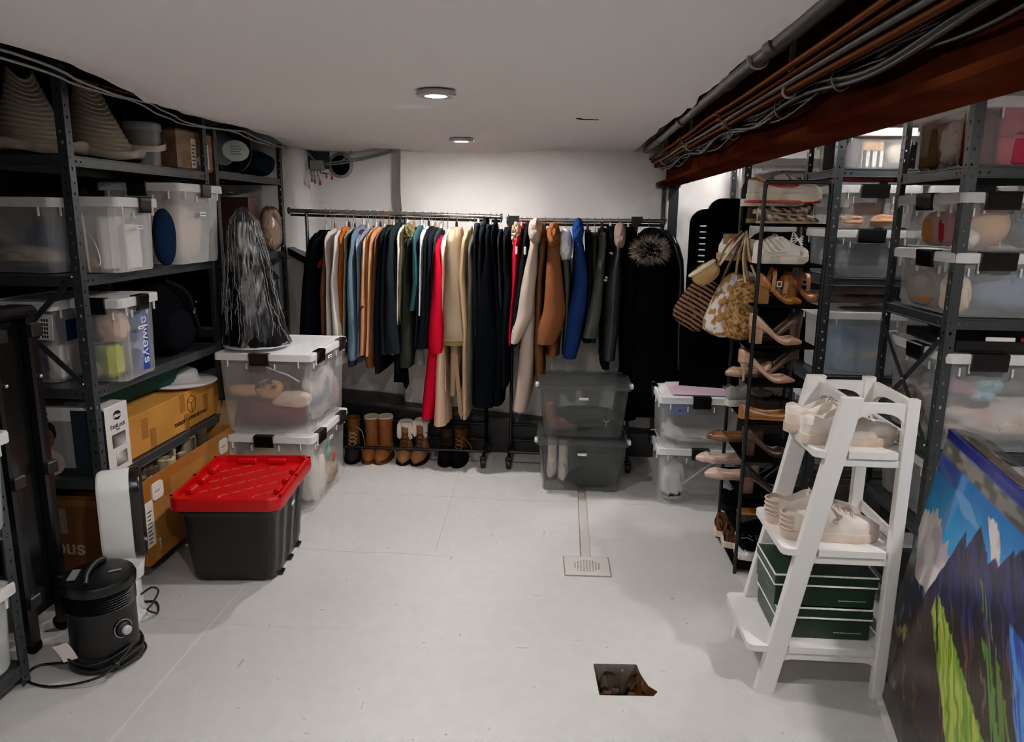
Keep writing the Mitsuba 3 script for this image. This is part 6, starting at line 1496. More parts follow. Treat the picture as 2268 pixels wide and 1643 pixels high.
def bag(name, lab, cx, cy, z0, w, d, h, lean, rz, kind, col, handles, hcol='#4a382c', seed=1, sq=3.4, rough=0.10):
    t = Th(name, lab, 'bag', (cx, cy, z0), rz)
    m = lump((w, d, h), seed, rough, 1.6, 5, sq)
    v = np.array(m.vertices)
    k = 1.06 - 0.28 * (v[:, 2] / h)
    v[:, 1] *= k
    v[:, 0] *= 1.04 - 0.16 * (v[:, 2] / h)
    m = mv(trimesh.Trimesh(v, m.faces, process=False), ry=lean)
    loc = np.array(m.vertices)
    c, s = math.cos(math.radians(lean)), math.sin(math.radians(lean))
    if callable(col):
        f = lambda V: col(v)            # pattern laid along the bag itself
    else:
        f = col
    t.p('body', m, kind, f, True)
    for hx in handles:
        a = np.array([hx * c + h * 0.96 * s, -d * 0.2, -hx * s + h * 0.96 * c])
        r_ = math.radians(rz)
        hk = HK - np.array([cx, cy, z0])
        hk = np.array([hk[0] * math.cos(r_) + hk[1] * math.sin(r_), -hk[0] * math.sin(r_) + hk[1] * math.cos(r_), hk[2]])
        mid = (a + hk) / 2 + np.array([-0.012, -0.01, -0.012])
        t.p('handle', tube(smooth_path([a, mid, hk]), 0.006, 7), 'satin', hcol, 60)
    return t


bag('tote_bag', 'brown and black striped tote bag, leftmost of the bags hung on the shoe rack', 0.545, 3.36, 1.075, 0.17, 0.12, 0.235, 31, 0, 'cloth', lambda v: np.where((np.sin(v[:, 2] * 330 + 22 * np.abs(v[:, 0])) > -0.25)[:, None], lin('#7a5b4a'), lin('#120c0a')), (-0.035, 0.03), seed=3)
t = bag('embroidered_bag', 'white bag embroidered with golden flowers between the striped and straw bags', 0.665, 3.30, 1.045, 0.15, 0.10, 0.29, 22, 0, 'cloth', lambda v: np.where(((meshkit.fbm(v * [60, 60, 32] + 3, 2, 6) > 0.50))[:, None], lin('#a5804f'), lin('#d6d0cd')), (-0.03, 0.03), '#b59468', seed=5)
rg_ = np.random.default_rng(4)
for j in range(16):
    a_ = rg_.uniform(-0.06, 0.06)
    zz = rg_.uniform(0.02, 0.20)
    t.p('beaded_flower', mv(lump((0.03, 0.014, 0.03), j, 0.5, 3, 2), (a_ * 0.93 + (zz + 0.015) * 0.375, -0.058, zz * 0.927 - a_ * 0.375 + 0.005)), 'cloth', '#a8814f', True)
bag('straw_bag', 'woven straw bag, the one nearest the shoe rack post', 0.755, 3.26, 1.035, 0.13, 0.11, 0.26, 9, 0, 'cloth', spots('#b08c5e', '#684a2c', 95, 0.38, 0.62, 5), (-0.02, 0.04), '#c7a981', seed=7)
t = Th('gold_purse', 'small gold purse tied with a knot above the striped tote bag', 'bag', (0.63, 3.24, 1.285), 0)
t.p('body', mv(lump((0.12, 0.05, 0.085), 9, 0.2, 2, 3, 2.6), ry=-35), 'satin', '#a98550', True)
t.p('flap', mv(lump((0.13, 0.056, 0.02), 10, 0.3, 2, 3), (-0.035, 0, 0.05), ry=-35), 'satin', '#d8c8b0', True)
t.p('strap', tube(smooth_path([(0.03, 0, 0.07), (0.08, 0.02, 0.14), (0.135, 0.05, 0.205)]), 0.005, 6), 'satin', '#d8c4a8', 60)
t.p('strap', tube(smooth_path([(0.02, 0, 0.075), (0.06, 0.02, 0.15), (0.125, 0.05, 0.215)]), 0.005, 6), 'satin', '#8a6a4c', 60)

# black folding chairs in the dark corner behind the bags
for j, (x, y, h, lab) in enumerate(((0.79, 4.16, 1.60, 'black plastic folding chair with a slotted back, front of two behind the bags'), (0.90, 4.26, 1.66, 'black plastic folding chair, rear of two behind the hanging bags'))):
    t = Th('folding_chair', lab, 'chair', (x, y, 0.0), -12)
    sl = [Polygon(rrect(0.12, 0.008, 0.003)).buffer(0) for _ in range(8)]
    sl = [shapely.affinity.translate(s_, 0, 0.31 - 0.032 * i) for i, s_ in enumerate(sl)] if j == 0 else []
    from shapely import affinity
    back = Polygon(rrect(0.23, 0.80, 0.08, 8)).difference(shapely.union_all(sl)) if sl else Polygon(rrect(0.23, 0.80, 0.08, 8))
    t.p('backrest', mv(ext(back, 0.03), (0, 0.02, h - 0.40), rx=90 - 3), 'matte', '#060607', 30)
    t.p('seat', mv(ext(Polygon(rrect(0.24, 0.5, 0.05, 6)), 0.03), (0, 0.0, 0.62), rx=82), 'matte', '#060607', 30)
    for s in (-1, 1):
        t.p('leg', tube([(s * 0.10, 0.03, h - 0.5), (s * 0.12, -0.02, 0.0)], 0.011, 8), 'satin', '#0b0b0c', 60)
        t.p('leg', tube([(s * 0.10, 0.0, 0.75), (s * 0.12, 0.10, 0.0)], 0.011, 8), 'satin', '#0b0b0c', 60)

# ---------------------------------------------------------------- white ladder shelf
t = Th('ladder_shelf', 'white wooden ladder shelf with trainers and two dark green shoe boxes', 'shelf')
WH = '#e6e4e1'


def board(a, b, wx, wy, c=0.006):
    """a straight leg with cut edges from a to b, wx by wy across"""
    o = rrect(wx, wy, c, 2)
    return loft([np.c_[o + p[:2], np.full(len(o), p[2])] for p in (np.array(a, float), np.array(b, float))])


for y in (2.275, 2.605):
    t.p('leg', board((0.705, y, 0), (0.892, y, 1.018), 0.064, 0.034), 'satin', WH, 30)
    t.p('leg', board((1.072, y, 0), (1.072, y, 1.018), 0.040, 0.034), 'satin', WH, 30)
    arch = Polygon([(0.90, 1.003), (1.055, 1.003), (1.055, 0.945)] + [(0.9775 + 0.0725 * math.cos(q), 0.935 + 0.038 * math.sin(q)) for q in np.linspace(0, PI, 14)] + [(0.895, 0.945)])
    t.p('top_rail', mv(ext(arch, 0.018), (0, y + 0.009, 0), rx=90), 'satin', WH, 30)
    apron = Polygon([(0.735, 0.165), (1.055, 0.165), (1.055, 0.105)] + [(0.90 + 0.155 * math.cos(q), 0.105 + 0.030 * math.sin(q)) for q in np.linspace(0, PI, 14)] + [(0.722, 0.105)])
    t.p('apron', mv(ext(apron, 0.016), (0, y + 0.008, 0), rx=90), 'satin', WH, 30)
arch = Polygon([(2.29, 1.003), (2.59, 1.003), (2.59, 0.935)] + [(2.44 + 0.14 * math.cos(q), 0.93 + 0.045 * math.sin(q)) for q in np.linspace(0, PI, 14)] + [(2.29, 0.935)])
t.p('back_rail', mv(mv(ext(arch, 0.018), rx=90), (1.082, 0, 0), rz=90), 'satin', WH, 30)
t.p('front_rail', mv(mv(ext(shapely.affinity.translate(shapely.affinity.scale(arch, 1.0, 0.9, origin=(2.44, 1.0)), 0, 0), 0.018), rx=90), (0.90, 0, -0.004), rz=90), 'satin', '#cfcbc8', 30)
for z, x0 in ((0.848, 0.792), (0.518, 0.722), (0.172, 0.640)):
    o = [(x0 + 0.02, 2.262), (1.09, 2.262), (1.09, 2.618), (x0 + 0.02, 2.618), (x0 + 0.005, 2.61), (x0, 2.595), (x0, 2.285), (x0 + 0.005, 2.27)]
    inn = Polygon(o).difference(sbox(1.045, 2.25, 1.2, 2.294)).difference(sbox(1.045, 2.586, 1.2, 2.63))
    xl = 0.705 + (0.892 - 0.705) * z / 1.018
    for yy in (2.275, 2.605):
        inn = inn.difference(sbox(xl - 0.028, yy - 0.02, xl + 0.036, yy + 0.02))
    t.p('shelf_board', mv(ext(inn, 0.022), (0, 0, z - 0.022)), 'satin', WH, 30)
    t.p('side_bar', bx(xl + 0.02, 1.06, 2.268, 2.284, z - 0.05, z - 0.023, 0.002), 'satin', WH)
    t.p('back_bar', bx(1.082, 1.094, 2.29, 2.59, z + 0.012, z + 0.05, 0.003), 'satin', '#d9d6d3')
worn = lambda a, b: (lambda v: mixcol(a, b, np.clip((meshkit.fbm(v * 14, 3, 9) - 0.38) * 3, 0, 1)))
for yy, lb in ((2.365, 'front'), (2.49, 'rear')):
    t, ps = shoe('sneaker', f'low white trainer with a scalloped heel on the ladder\'s top shelf, {lb} of its pair', 'shoe', (0.775 if lb == 'front' else 0.763, yy, 0.848), 1, 'sneaker', worn('#e2dbd3', '#cabcb1'), worn('#d3c6ba', '#bba695'), 0.305, lace='#d2c0b2', lining='#a89a90')
    t.p('heel_patch', ps(loft([np.array([(0.0375 - 0.0385 * math.cos(q), 0.0350 * math.sin(q), 0.062), (0.0375 - 0.0395 * math.cos(q), 0.0362 * math.sin(q), 0.080 - 0.006 * math.cos(q * 4)), (0.0375 - 0.0375 * math.cos(q), 0.034 * math.sin(q), 0.090)]) for q in np.linspace(-1.35, 1.35, 24)], cap=False)), 'matte', '#e8e1da', 40)
    t, ps = shoe('sneaker', f'white running shoe with a ribbed heel on the ladder\'s middle shelf, {lb} of its pair', 'shoe', (0.745 if lb == 'front' else 0.728, yy, 0.518), 1, 'sneaker', worn('#e0d6ce', '#c0b2a7'), worn('#d6c6bb', '#bfa89b'), 0.315, lace='#bda997', lining='#8d8078')
    for j in range(4):
        t.p('heel_rib', ps(tube([(0.045 * math.cos(q) * 0.8 + 0.03, 0.034 * math.sin(q), 0.035 + 0.016 * j) for q in np.linspace(1.7, 4.6, 12)], 0.004, 6)), 'matte', '#cdb9ab', 60)
    if lb == 'front':
        t.p('emblem', ps(mv(cat(tube([(0.008 * math.cos(q), 0, 0.008 * math.sin(q)) for q in np.linspace(0.9, 5.6, 14)], 0.0014, 5), tube([(0.012 + 0.006 * math.cos(q), 0, 0.016 + 0.006 * math.sin(q)) for q in np.linspace(0, 2 * PI, 12)], 0.0014, 5)), (0.155, -0.046, 0.075))), 'matte', '#8d7c72', False)
for z, x0, x1, lab, inn in ((0.174, 0.738, 1.052, 'plain dark green shoe box, lower of the two on the ladder shelf', 0), (0.288, 0.726, 1.058, 'dark green shoe box with an oval emblem, upper of the two on the ladder shelf', 1)):
    t = Th('shoe_box', lab, 'box')
    G_ = '#15301f'
    y0, y1 = 2.318 + 0.004 * inn, 2.56
    t.p('base', bx(x0 + 0.004, x1 - 0.004, y0 + 0.004, y1 - 0.004, z, z + 0.085, 0.001), 'satin', G_)
    L_ = t.p('lid', bx(x0, x1, y0, y1, z + 0.075, z + 0.110, 0.001), 'satin', G_)
    for zz in (z + 0.073, z + 0.1085):
        t.p('white_edge', ext(sbox(x0 - 0.0016, y0 - 0.0016, x1 + 0.0016, y1 + 0.0016).difference(sbox(x0 + 0.001, y0 + 0.001, x1 - 0.001, y1 - 0.001)), 0.0055).apply_translation([0, 0, zz - 0.0005]), 'matte', '#e8eae7', False, under=L_)
    t.p('print', cat([bx(x1 - 0.12 + 0.007 * j, x1 - 0.1145 + 0.007 * j, y0 + 0.0032, y0 + 0.0042, z + 0.022, z + 0.0245) for j in range(13)]), 'matte', '#a9b3aa', False)
    t.p('print', bx(x0 + 0.0035, x0 + 0.0042, y0 + 0.05, y0 + 0.11, z + 0.03, z + 0.0325), 'matte', '#6d7a70', False)
    if inn:
        t.p('emblem', cat(tube([((x0 + x1) / 2 + 0.055 * math.cos(q), 2.44 + 0.038 * math.sin(q), z + 0.1105) for q in np.linspace(0, 2 * PI, 30, endpoint=False)], 0.0012, 4, True),
                          *[mv(bx(-0.003, 0.003, -0.004, 0.004, z + 0.1102, z + 0.1112), ((x0 + x1) / 2 + 0.040 * math.cos(q), 2.44 + 0.026 * math.sin(q), 0), 0) for q in np.linspace(0.4, 2.8, 8)],
                          *[mv(bx(-0.003, 0.003, -0.004, 0.004, z + 0.1102, z + 0.1112), ((x0 + x1) / 2 + 0.040 * math.cos(q), 2.44 - 0.026 * math.sin(q), 0), 0) for q in np.linspace(0.4, 2.8, 8)]), 'matte', '#8d9a90', False)

# ---------------------------------------------------------------- wrapped landscape painting leaning at the right


def art(p, n, uv):
    s, t_ = uv.x * 1.2, uv.y * 0.91
    w1, w2 = noise(s * 22, t_ * 22, 1.0) - 0.5, noise(s * 70, t_ * 24, 5.0) - 0.5
    step = lambda x, k=0.006: smoothstep(-k, k, x)
    sv = s + 1.05 * t_                                  # the brush runs along this
    st = 0.6 * noise(sv * 46 + 2.5 * w1, t_ * 11, 9.0) + 0.4 * noise(sv * 110, t_ * 14, 4.0)
    # sky
    c = mix((0.01, 0.17, 0.55), (0.02, 0.40, 0.78), smoothstep(0.9, 0.6, t_ + 0.06 * w1))
    c = mix(c, (0.16, 0.36, 0.72), 0.7 * step(0.03 - dr.abs(s - 0.20 - 0.3 * (t_ - 0.7)) + 0.02 * w1, 0.012))
    c = mix(c, (0.20, 0.45, 0.80), 0.8 * step(0.010 - dr.abs(t_ - 0.80 + 0.12 * s) + 0.03 * w1) * step(0.42 - s))
    # clouds
    top = dr.select(s < 0.13, 0.622 + 0.36 * s, 0.672 - 0.36 * (s - 0.13)) + 0.05 * w1 + 0.035 * w2
    cloud = step(top - t_) * step(0.315 + 0.05 * w1 - s)
    cloud = dr.maximum(cloud, step(0.036 - dr.abs(sv - 1.335) + 0.03 * w1) * step(0.80 + 0.02 * w2 - t_))
    c = mix(c, mix((0.80, 0.74, 0.72), (0.55, 0.46, 0.52), smoothstep(0.42, 0.75, noise(s * 14, t_ * 18, 3.0))), cloud)
    # dark slopes at the far side
    low = step(0.455 + 0.10 * smoothstep(0.10, 0.0, s) + 0.06 * w1 - t_)
    c = mix(c, mix((0.012, 0.02, 0.055), (0.14, 0.22, 0.36), smoothstep(0.60, 0.85, noise(s * 26, t_ * 30 + s * 20, 8.0))), low)
    c = mix(c, (0.03, 0.30, 0.06), step(0.020 - dr.sqrt(dr.square(s - 0.03) + dr.square(t_ - 0.47)) + 0.02 * w2))
    # peaks
    m = mi.Float(0.0)
    for sp, h, k1, k2 in ((0.432, 0.762, 1.70, 0.55), (0.352, 0.71, 2.0, 0.9), (0.566, 0.735, 1.0, 0.5), (0.637, 0.785, 1.5, 0.45), (0.69, 0.82, 1.3, 0.35), (0.80, 0.86, 1.0, 0.3), (0.95, 0.88, 0.8, 0.3)):
        m = dr.maximum(m, h - dr.select(s < sp, k1, k2) * dr.abs(s - sp) + 0.016 * w2)
    rock = mix((0.008, 0.008, 0.05), (0.022, 0.025, 0.16), smoothstep(0.4, 0.75, st))
    low2 = smoothstep(0.56, 0.36, t_ - 0.30 * (s - 0.3) + 0.10 * w1)
    rock = mix(rock, mix((0.04, 0.024, 0.018), (0.17, 0.09, 0.06), smoothstep(0.58, 0.82, st)), low2)
    c = mix(c, rock, step(m - t_))
    # foreground at the far lower corner
    c = mix(c, mix((0.10, 0.09, 0.085), (0.30, 0.27, 0.25), smoothstep(0.6, 0.8, noise(s * 30, t_ * 30, 7.0))), step(0.185 + 0.05 * w1 - t_ - 0.35 * s) * 0.8)
    c = mix(c, (0.014, 0.013, 0.014), step(0.085 + 0.05 * w1 - t_ + 0.12 * s) * 0.9)
    c = mix(c, (0.36, 0.32, 0.12), step(0.014 - dr.abs(t_ - 0.235 - 0.15 * s + 0.04 * w2)) * step(0.17 - s))
    # green blades
    gm = mix((0.17, 0.33, 0.02), (0.48, 0.56, 0.09), smoothstep(0.3, 0.7, st))
    d_ = t_ - (0.452 - 0.33 * (s - 0.30))                # across the blade
    wid = 0.035 + 0.16 * dr.clip(s - 0.30, 0.0, 0.5)
    g1 = step(wid - dr.abs(d_ + 0.5 * wid - 0.02) + 0.014 * w2) * step(s - 0.295)
    g1 = g1 * (1 - step(0.012 + 0.0 * s - dr.abs(sv - 0.80) + 0.01 * w2) * step(0.42 - s))
    c = mix(c, gm, g1)
    g2 = step(0.020 + 0.18 * dr.clip(0.64 - t_, 0, 0.3) - dr.abs(s - 0.555 - (0.64 - t_) * 1.5) + 0.03 * w2) * step(0.65 - t_) * smoothstep(0.45, 0.6, noise(sv * 90, t_ * 8, 2.0))
    c = mix(c, (0.13, 0.23, 0.03), g2 * 0.9)
    g3 = step(0.05 - dr.abs(s - 0.70 - (0.5 - t_) * 1.2) + 0.03 * w2) * step(0.54 - t_) * smoothstep(0.5, 0.62, noise(sv * 80, t_ * 9, 4.0))
    c = mix(c, (0.10, 0.26, 0.04), g3)
    # lake on the near side
    c = mix(c, mix((0.03, 0.07, 0.42), (0.08, 0.30, 0.70), smoothstep(0.4, 0.7, st)), step(sv - 1.40 + 0.02 * w1) * step(0.64 - t_))
    # blue border and the tape
    c = mix(c, (0.05, 0.05, 0.36), step(t_ - 0.775 - 0.12 * s * 0.0) * step(0.20 - s, 0.03) * 0.7)
    tape = step(t_ - 0.835) * step(0.885 - t_)
    c = mix(c, mix((0.13, 0.115, 0.10), (0.28, 0.26, 0.24), smoothstep(0.35, 0.7, noise(s * 18, t_ * 50, 6.0))) * (1.15 - 0.7 * dr.clip(s - 0.1, 0, 0.6)), tape)
    return mix(c, (0.008, 0.015, 0.22), step(t_ - 0.886))


scene['m_art'] = two({'type': 'roughplastic', 'diffuse_reflectance': proc(art), 'alpha': 0.12})
t = Th('painting', 'large film-wrapped canvas painted with dark peaks, blue sky and green blades', 'painting')
pu, pv = np.array([-0.19033, -0.98172, 0.0]), np.array([0.14045, -0.02723, 0.98971])
pn = np.cross(pu, pv)                              # outwards, towards the aisle
p0 = np.array([1.107, 2.385, 0.0])
LS, LT, TH = 1.2, 0.91, 0.075
q = lambda s, u_, d: p0 + pu * s + pv * u_ - pn * d
gs, gt = np.linspace(0, LS, 2), np.linspace(0, LT, 2)
V = np.array([q(0, 0, 0), q(LS, 0, 0), q(LS, LT, 0), q(0, LT, 0)])
t.p('canvas', (V, np.array([[0, 1, 2, 3]])), 'art', '#ffffff', False, uv=np.array([[0, 0], [1, 0], [1, 1], [0, 1]], float))


def slab_(s0, s1, u0, u1, d0, d1):
    v = np.array([q(s, u_, d) for s in (s0, s1) for u_ in (u0, u1) for d in (d0, d1)])
    return trimesh.convex.convex_hull(v)


t.p('stretcher', slab_(0.002, LS, 0.0, LT - 0.003, 0.003, 0.03), 'matte', '#3c3a44')
t.p('edge', slab_(-0.002, LS, LT - 0.004, LT + 0.004, -0.002, 0.014), 'gloss', '#1a237c')
t.p('backing', slab_(0.0, LS, 0.0, LT - 0.012, 0.031, TH), 'satin', '#8d7259')
fv = []
for s in np.linspace(-0.004, LS, 40):
    for d in np.linspace(-0.002, TH + 0.01, 8):
        fv.append(q(s, LT + 0.006 + 0.012 * meshkit.noise(np.array([s * 9, d * 30, 0.0]), 3), d))
i = (np.arange(39)[:, None] * 8 + np.arange(7)[None]).ravel()
t.p('film', (np.array(fv), np.stack([i, i + 8, i + 9, i + 1], 1)), 'film', '#ffffff', True)
t.p('tape', slab_(-0.003, LS, 0.0, 0.0, 0, 0) if False else slab_(0.05, LS, LT - 0.001, LT + 0.003, 0.02, 0.065), 'gloss', '#6b5a50')
t = Th('foam_board', 'white folded board lying on the floor under the painting', 'board')
t.one(loft([np.array([(1.085 - 0.185 * f_, 2.36 - 0.85 * f_, 0.002), (1.20 - 0.16 * f_, 2.36 - 0.9 * f_, 0.002), (1.20 - 0.16 * f_, 2.36 - 0.9 * f_, 0.014), (1.15 - 0.17 * f_, 2.36 - 0.9 * f_, 0.016), (1.085 - 0.185 * f_, 2.36 - 0.85 * f_, 0.012)]) for f_ in (0, 0.25, 0.5, 0.75, 1)]), 'satin', '#d2cfcb', 30)

# ---------------------------------------------------------------- on the units at the right
LIDW = '#d9d9d9'
storage_bin('tall clear bin of red boxes on the top shelf behind the painting', 1.372, 1.98, 2.715, 3.215, 1.737, 0.235, (), 'frost', lid=LIDW)
for k_, (x0, x1, y0, y1, z0, z1, col, lab) in enumerate(((1.47, 1.95, 2.745, 2.95, 1.745, 1.835, '#c4405a', 'lower red gift box in the clear bin under the steel beam'), (1.47, 1.95, 2.745, 2.95, 1.837, 1.935, '#b8465a', 'upper red gift box in the clear bin under the steel beam'),
                                                       (1.40, 1.46, 2.76, 2.86, 1.745, 1.93, '#6b2c2e', 'dark red box at the side of the red gift boxes'))):
    Th('gift_box', lab, 'box').one(bx(x0, x1, y0, y1, z0, z1, 0.006), 'matte', col)
soft('tissue', 'white tissue paper at the side of the bin of red boxes', 'paper', (0.05, 0.13, 0.17), (1.42, 2.95, 1.745), '#d8ccc4', 131, rough=0.7, freq=3)
Th('paper_sack', 'brown paper sack at the rear side of the bin of red boxes', 'bag').one(bx(1.40, 1.46, 3.03, 3.18, 1.745, 1.93, 0.012), 'matte', spots('#6a4c34', '#8d6c4c', 18))
storage_bin('clear bin with a big peach ball behind the painting, topmost with black clips', 1.345, 1.93, 2.69, 3.20, 1.452, 0.205, (('f', (-0.27,)), ('l', (0.0,))), 'frost', lid=LIDW, clipw=0.115)
t = Th('beach_ball', 'big peach ball in the topmost clipped bin behind the painting', 'ball', (1.49, 2.80, 1.46))
t.one(mv(trimesh.creation.icosphere(3, 0.078), (0, 0, 0.078)), 'cloth', '#c9a27e', True)
Th('small_ball', 'small white ball beside the big peach ball', 'ball', (1.415, 2.745, 1.46)).one(mv(trimesh.creation.icosphere(3, 0.032), (0, 0, 0.032)), 'cloth', '#d8d0c8', True)
soft('folded_cloth', 'blue grey cloth right of the big peach ball', 'cloth', (0.28, 0.3, 0.15), (1.74, 2.88, 1.457), '#717a88', 133)
soft('round_basket', 'round tan basket seen through the side of the bin with the peach ball', 'basket', (0.10, 0.13, 0.13), (1.42, 2.98, 1.458), '#9a6c46', 134, rough=0.1)
soft('red_bag', 'crumpled red bag beside the tan basket in the bin with the peach ball', 'bag', (0.06, 0.06, 0.14), (1.405, 2.875, 1.458), '#8a2630', 135)
storage_bin('clear bin with blue grey sheets behind the painting, under the bin with the peach ball', 1.352, 1.94, 2.69, 3.20, 1.217, 0.235, (('f', (-0.26,)), ('l', (0.08,))), 'frost', lid=LIDW, clipw=0.12)
soft('folded_sheets', 'blue grey folded sheets in the clear bin under the peach ball', 'cloth', (0.46, 0.3, 0.16), (1.68, 2.88, 1.222), '#76839a', 136, rough=0.12)
soft('folded_sheets', 'cream folded sheet at the corner of the clear bin under the peach ball', 'cloth', (0.07, 0.14, 0.15), (1.41, 2.78, 1.222), '#c8b8a8', 137)
soft('folded_sheets', 'grey towels with an orange dash in the clear bin under the peach ball', 'cloth', (0.12, 0.3, 0.15), (1.43, 3.0, 1.222), lambda v: np.where(((np.abs(v[:, 2] - 1.262) < 0.008) & (np.abs(v[:, 1] - 2.93) < 0.05))[:, None], lin('#b8763c'), lin('#8d8781')), 138)
storage_bin('deep clear bin of baby clothes on the middle shelf behind the painting', 1.365, 1.98, 2.69, 3.20, 0.722, 0.375, (('f', (-0.26,)), ('l', (0.05,))), 'frost', lid=LIDW, clipw=0.125)
soft('folded_clothes', 'pale bedding in a film bag at the bottom of the deep clear bin', 'cloth', (0.52, 0.42, 0.19), (1.68, 2.94, 0.728), spots('#c3bab6', '#b79f94', 9), 141, rough=0.3)
soft('folded_clothes', 'teal cloth near the top of the deep clear bin', 'cloth', (0.10, 0.08, 0.06), (1.555, 2.76, 0.935), '#7f9ea6', 142)
soft('folded_clothes', 'peach and mauve cloth near the top corner of the deep clear bin', 'cloth', (0.12, 0.08, 0.06), (1.455, 2.76, 0.925), spots('#b58c76', '#8d6f80', 14), 143)
soft('folded_clothes', 'pale blue cloth under the teal one in the deep clear bin', 'cloth', (0.10, 0.07, 0.05), (1.535, 2.755, 0.905), '#8faabc', 144)
soft('folded_clothes', 'slate grey cloth behind the small colourful ones in the deep clear bin', 'cloth', (0.40, 0.26, 0.15), (1.74, 2.92, 0.90), '#6d7078', 145, rough=0.15)
soft('folded_clothes', 'grey and cream cloth at the side of the deep clear bin', 'cloth', (0.10, 0.30, 0.2), (1.43, 3.0, 0.728), spots('#9a948c', '#6d6862', 12), 146)
t = Th('game_board', 'black folded board with red and white edge on the lid of the deep clear bin', 'board')
t.p('board', bx(1.40, 2.0, 2.71, 3.1, 1.10, 1.135, 0.002), 'satin', '#141416')
t.p('edge', bx(1.50, 1.60, 2.708, 2.712, 1.136, 1.150), 'matte', '#d8d6d4', False)
t.p('edge', bx(1.62, 1.80, 2.708, 2.712, 1.136, 1.150), 'matte', '#9a1f26', False)
t = Th('carton', 'white carton with a black scribble on the floor behind the green shoe boxes', 'box', (1.10, 2.84, 0.0))
t.p('body', cb(0.20, 0.26, 0.31, 0.002), 'matte', '#cfcac4')
t.p('scribble', tube(smooth_path([(-0.10, -0.132, 0.16), (-0.08, -0.132, 0.175), (-0.09, -0.132, 0.15), (-0.065, -0.132, 0.14), (-0.085, -0.132, 0.13)]), 0.002, 5), 'matte', '#1c1c1c', 60)
storage_bin('clear bin of dark cloth on the shelf just above the floor behind the ladder shelf', 1.365, 1.95, 2.70, 3.20, 0.422, 0.26, (('f', (-0.26,)),), 'frost', lid=LIDW, clipw=0.12)
soft('folded_cloth', 'dark cloth in the clear bin just above the floor behind the ladder shelf', 'cloth', (0.5, 0.4, 0.19), (1.66, 2.95, 0.428), '#55565a', 147)
# unit behind the shoe rack
storage_bin('clear bin with shoes inside behind the shoe rack, upper of two clipped ones', 1.262, 1.66, 3.66, 4.07, 1.515, 0.205, (('f', (-0.06,)),), 'frost', lid='#c6c2bf', clipw=0.125)
for k_, (x, y, z, col) in enumerate(((1.36, 3.74, 1.522, '#c39a80'), (1.50, 3.73, 1.522, '#b88c6e'), (1.44, 3.76, 1.575, '#c9a58c'), (1.57, 3.75, 1.56, '#a88a78'))):
    soft('rolled_socks', f'{["tan", "brown", "peach", "grey brown"][k_]} rolled cloth in the upper clipped bin behind the shoe rack', 'cloth', (0.13, 0.12, 0.06), (x, y, z), col, 150 + k_)
storage_bin('clear bin of grey film bags behind the shoe rack, lower of two clipped ones', 1.262, 1.655, 3.66, 4.07, 1.282, 0.232, (('f', (-0.04,)),), 'frost', lid='#c6c8c8', clipw=0.125)
soft('folded_cloth', 'grey green cloth wrapped in film in the lower clipped bin behind the shoe rack', 'cloth', (0.34, 0.32, 0.15), (1.46, 3.86, 1.287), stripes('#7b8d90', '#a8b9bb', 190, 2, 0, 0.7), 155, rough=0.12)
storage_bin('clear bin with a white lid and pink cloth, right of the upper clipped bin', 1.685, 2.09, 3.66, 4.07, 1.515, 0.205, (('f', (0.05,)),), 'frost', lid='#d8d8d8', clipw=0.125, tag=('f', -0.28, 0.13, 0.05, 0.016))
soft('folded_cloth', 'pink white cloth in the bin right of the upper clipped bin', 'cloth', (0.34, 0.3, 0.13), (1.88, 3.86, 1.52), '#c7b5ba', 156)
storage_bin('clear bin of trinkets, right of the lower clipped bin', 1.68, 2.09, 3.66, 4.07, 1.282, 0.232, (('f', (0.05,)),), 'frost', lid='#d8d8d8', clipw=0.125)
soft('folded_cloth', 'grey cloth in the bin right of the lower clipped bin', 'cloth', (0.34, 0.3, 0.13), (1.88, 3.86, 1.287), '#7f878c', 157)
t = storage_bin('white lidded clear bin with blue packs below the clipped bins behind the shoe rack', 1.268, 1.665, 3.66, 4.05, 0.802, 0.345, (), 'milky', lid='#e4e4e4', lidh=0.05, tag=('f', 0.30, 0.215, 0.055, 0.016))
t = Th('blue_bucket', 'round blue pack with pale leaf print in the white lidded bin', 'pack', (1.49, 3.84, 0.808))
t.p('pack', lathe([(0.12, 0), (0.128, 0.01), (0.128, 0.20), (0.115, 0.23), (0.06, 0.25), (0.001, 0.252)], 28), 'satin', '#6d9cc8', 40)
for j in range(4):
    t.p('leaf_print', mv(lathe([(0.001, 0), (0.010, 0), (0.010, 0.004), (0.001, 0.004)], 12), (-0.012 + 0.022 * j, -0.129, 0.085 + 0.006 * j), rx=90, ry=0, s=(1, 2.2, 1)), 'matte', '#d8cbb0', False)
t.p('round_print', mv(lathe([(0.001, 0), (0.014, 0), (0.014, 0.004), (0.001, 0.004)], 16), (-0.06, -0.113, 0.088), rx=90), 'matte', '#d8cfc8', False)
soft('folded_cloth', 'dark folded cloth on the white lidded bin behind the shoe rack', 'cloth', (0.36, 0.3, 0.05), (1.46, 3.84, 1.148), '#6d5f5e', 158, rough=0.1)
Th('photo_frame', 'grey picture frame leaning on the shelf below the clipped bins', 'frame').one(mv(bx(-0.14, 0.14, -0.006, 0.006, 0, 0.055, 0.002), (1.44, 3.72, 1.197), rx=-14), 'satin', '#7d7673')
storage_bin('clear bin with a black clip on the low shelf behind the shoe rack', 1.27, 1.68, 3.67, 4.07, 0.327, 0.345, (('f', (-0.02,)),), 'frost', lid='#c9c9c7', clipw=0.12)
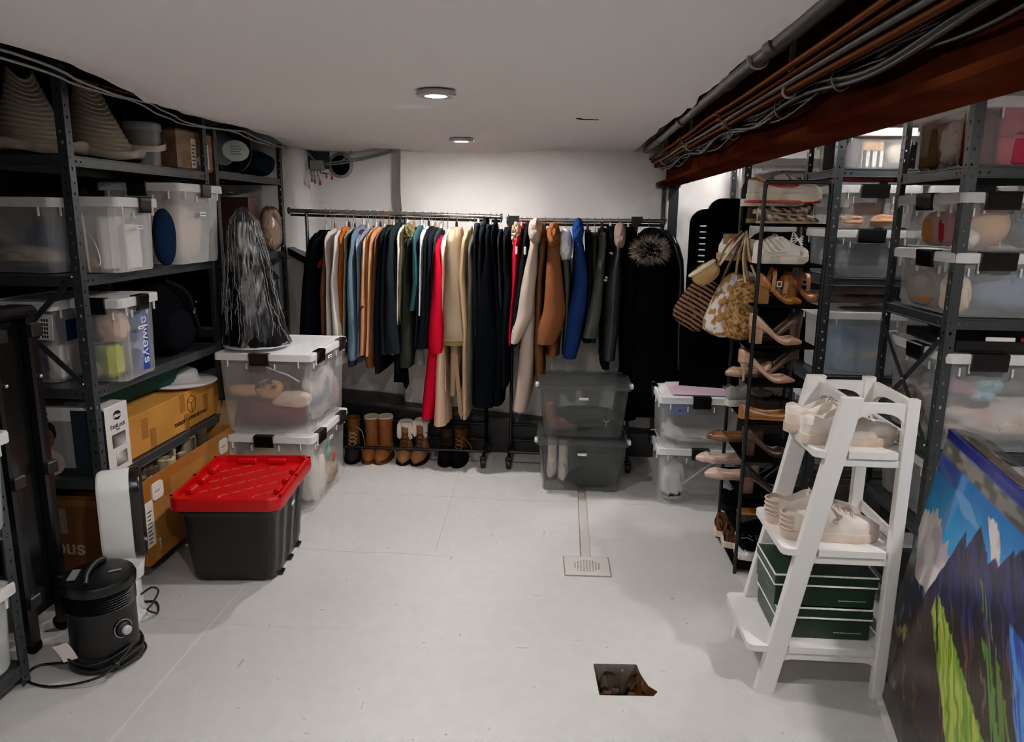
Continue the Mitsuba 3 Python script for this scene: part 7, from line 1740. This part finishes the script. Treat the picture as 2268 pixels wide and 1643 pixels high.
soft('folded_cloth', 'pale pink cloth in the low clear bin behind the shoe rack', 'cloth', (0.36, 0.34, 0.2), (1.47, 3.88, 0.333), '#a89a98', 159)
storage_bin('black-lidded bin on the floor shelf behind the shoe rack', 1.27, 1.70, 3.68, 4.07, 0.062, 0.215, (), 'smoke', lid='#1b1d1e')
storage_bin('open clear bin with a striped bag on the high shelf under the beam', 1.262, 1.62, 3.67, 4.06, 1.787, 0.19, (), 'frost', lid='#b9b4b0')
Th('dark_carton', 'dark carton at the left of the bin under the beam', 'box').one(bx(1.28, 1.36, 3.71, 3.95, 1.794, 1.95, 0.003), 'matte', '#3a3334')
Th('small_carton', 'brown small carton on the striped bag under the beam', 'box').one(bx(1.375, 1.475, 3.71, 3.9, 1.87, 1.95, 0.003), 'matte', '#a97f54')
Th('striped_bag', 'black and white striped bag in the bin under the beam', 'bag').one(bx(1.375, 1.475, 3.705, 3.9, 1.794, 1.868, 0.003).subdivide_to_size(0.006, 12), 'matte', stripes('#e4e0dc', '#151515', 200, 0, 0.4), False)
soft('patterned_bag', 'pale pouch with a gold speckle right of the striped bag under the beam', 'bag', (0.10, 0.12, 0.15), (1.545, 3.78, 1.794), spots('#cfc2b6', '#a98c66', 40, 0.5, 0.6), 161)
Th('red_folder', 'red folder lying on the clear bin behind the big cream sneaker', 'folder').one(mv(bx(-0.13, 0.13, -0.1, 0.1, 0, 0.012, 0.003), (1.40, 3.80, 1.735), rz=4), 'satin', '#b3213a')
# farthest unit
storage_bin('grey bin with white papers on its front, farthest back at the top', 1.02, 1.55, 4.36, 4.68, 1.622, 0.27, (), 'milky', lid='#a9a9ab', tag=('f', -0.05, 0.12, 0.12, 0.06))
soft('folded_cloth', 'grey purple cloth in the farthest bin at the top', 'cloth', (0.42, 0.26, 0.2), (1.28, 4.52, 1.628), '#7d7a86', 162)
soft('folded_cloth', 'dark bundle on the farthest unit at knee height', 'cloth', (0.6, 0.3, 0.3), (1.35, 4.52, 0.752), '#15171a', 163)
soft('folded_cloth', 'black bundle on the farthest unit at chest height', 'cloth', (0.6, 0.3, 0.28), (1.35, 4.52, 1.202), '#1b1d20', 164)
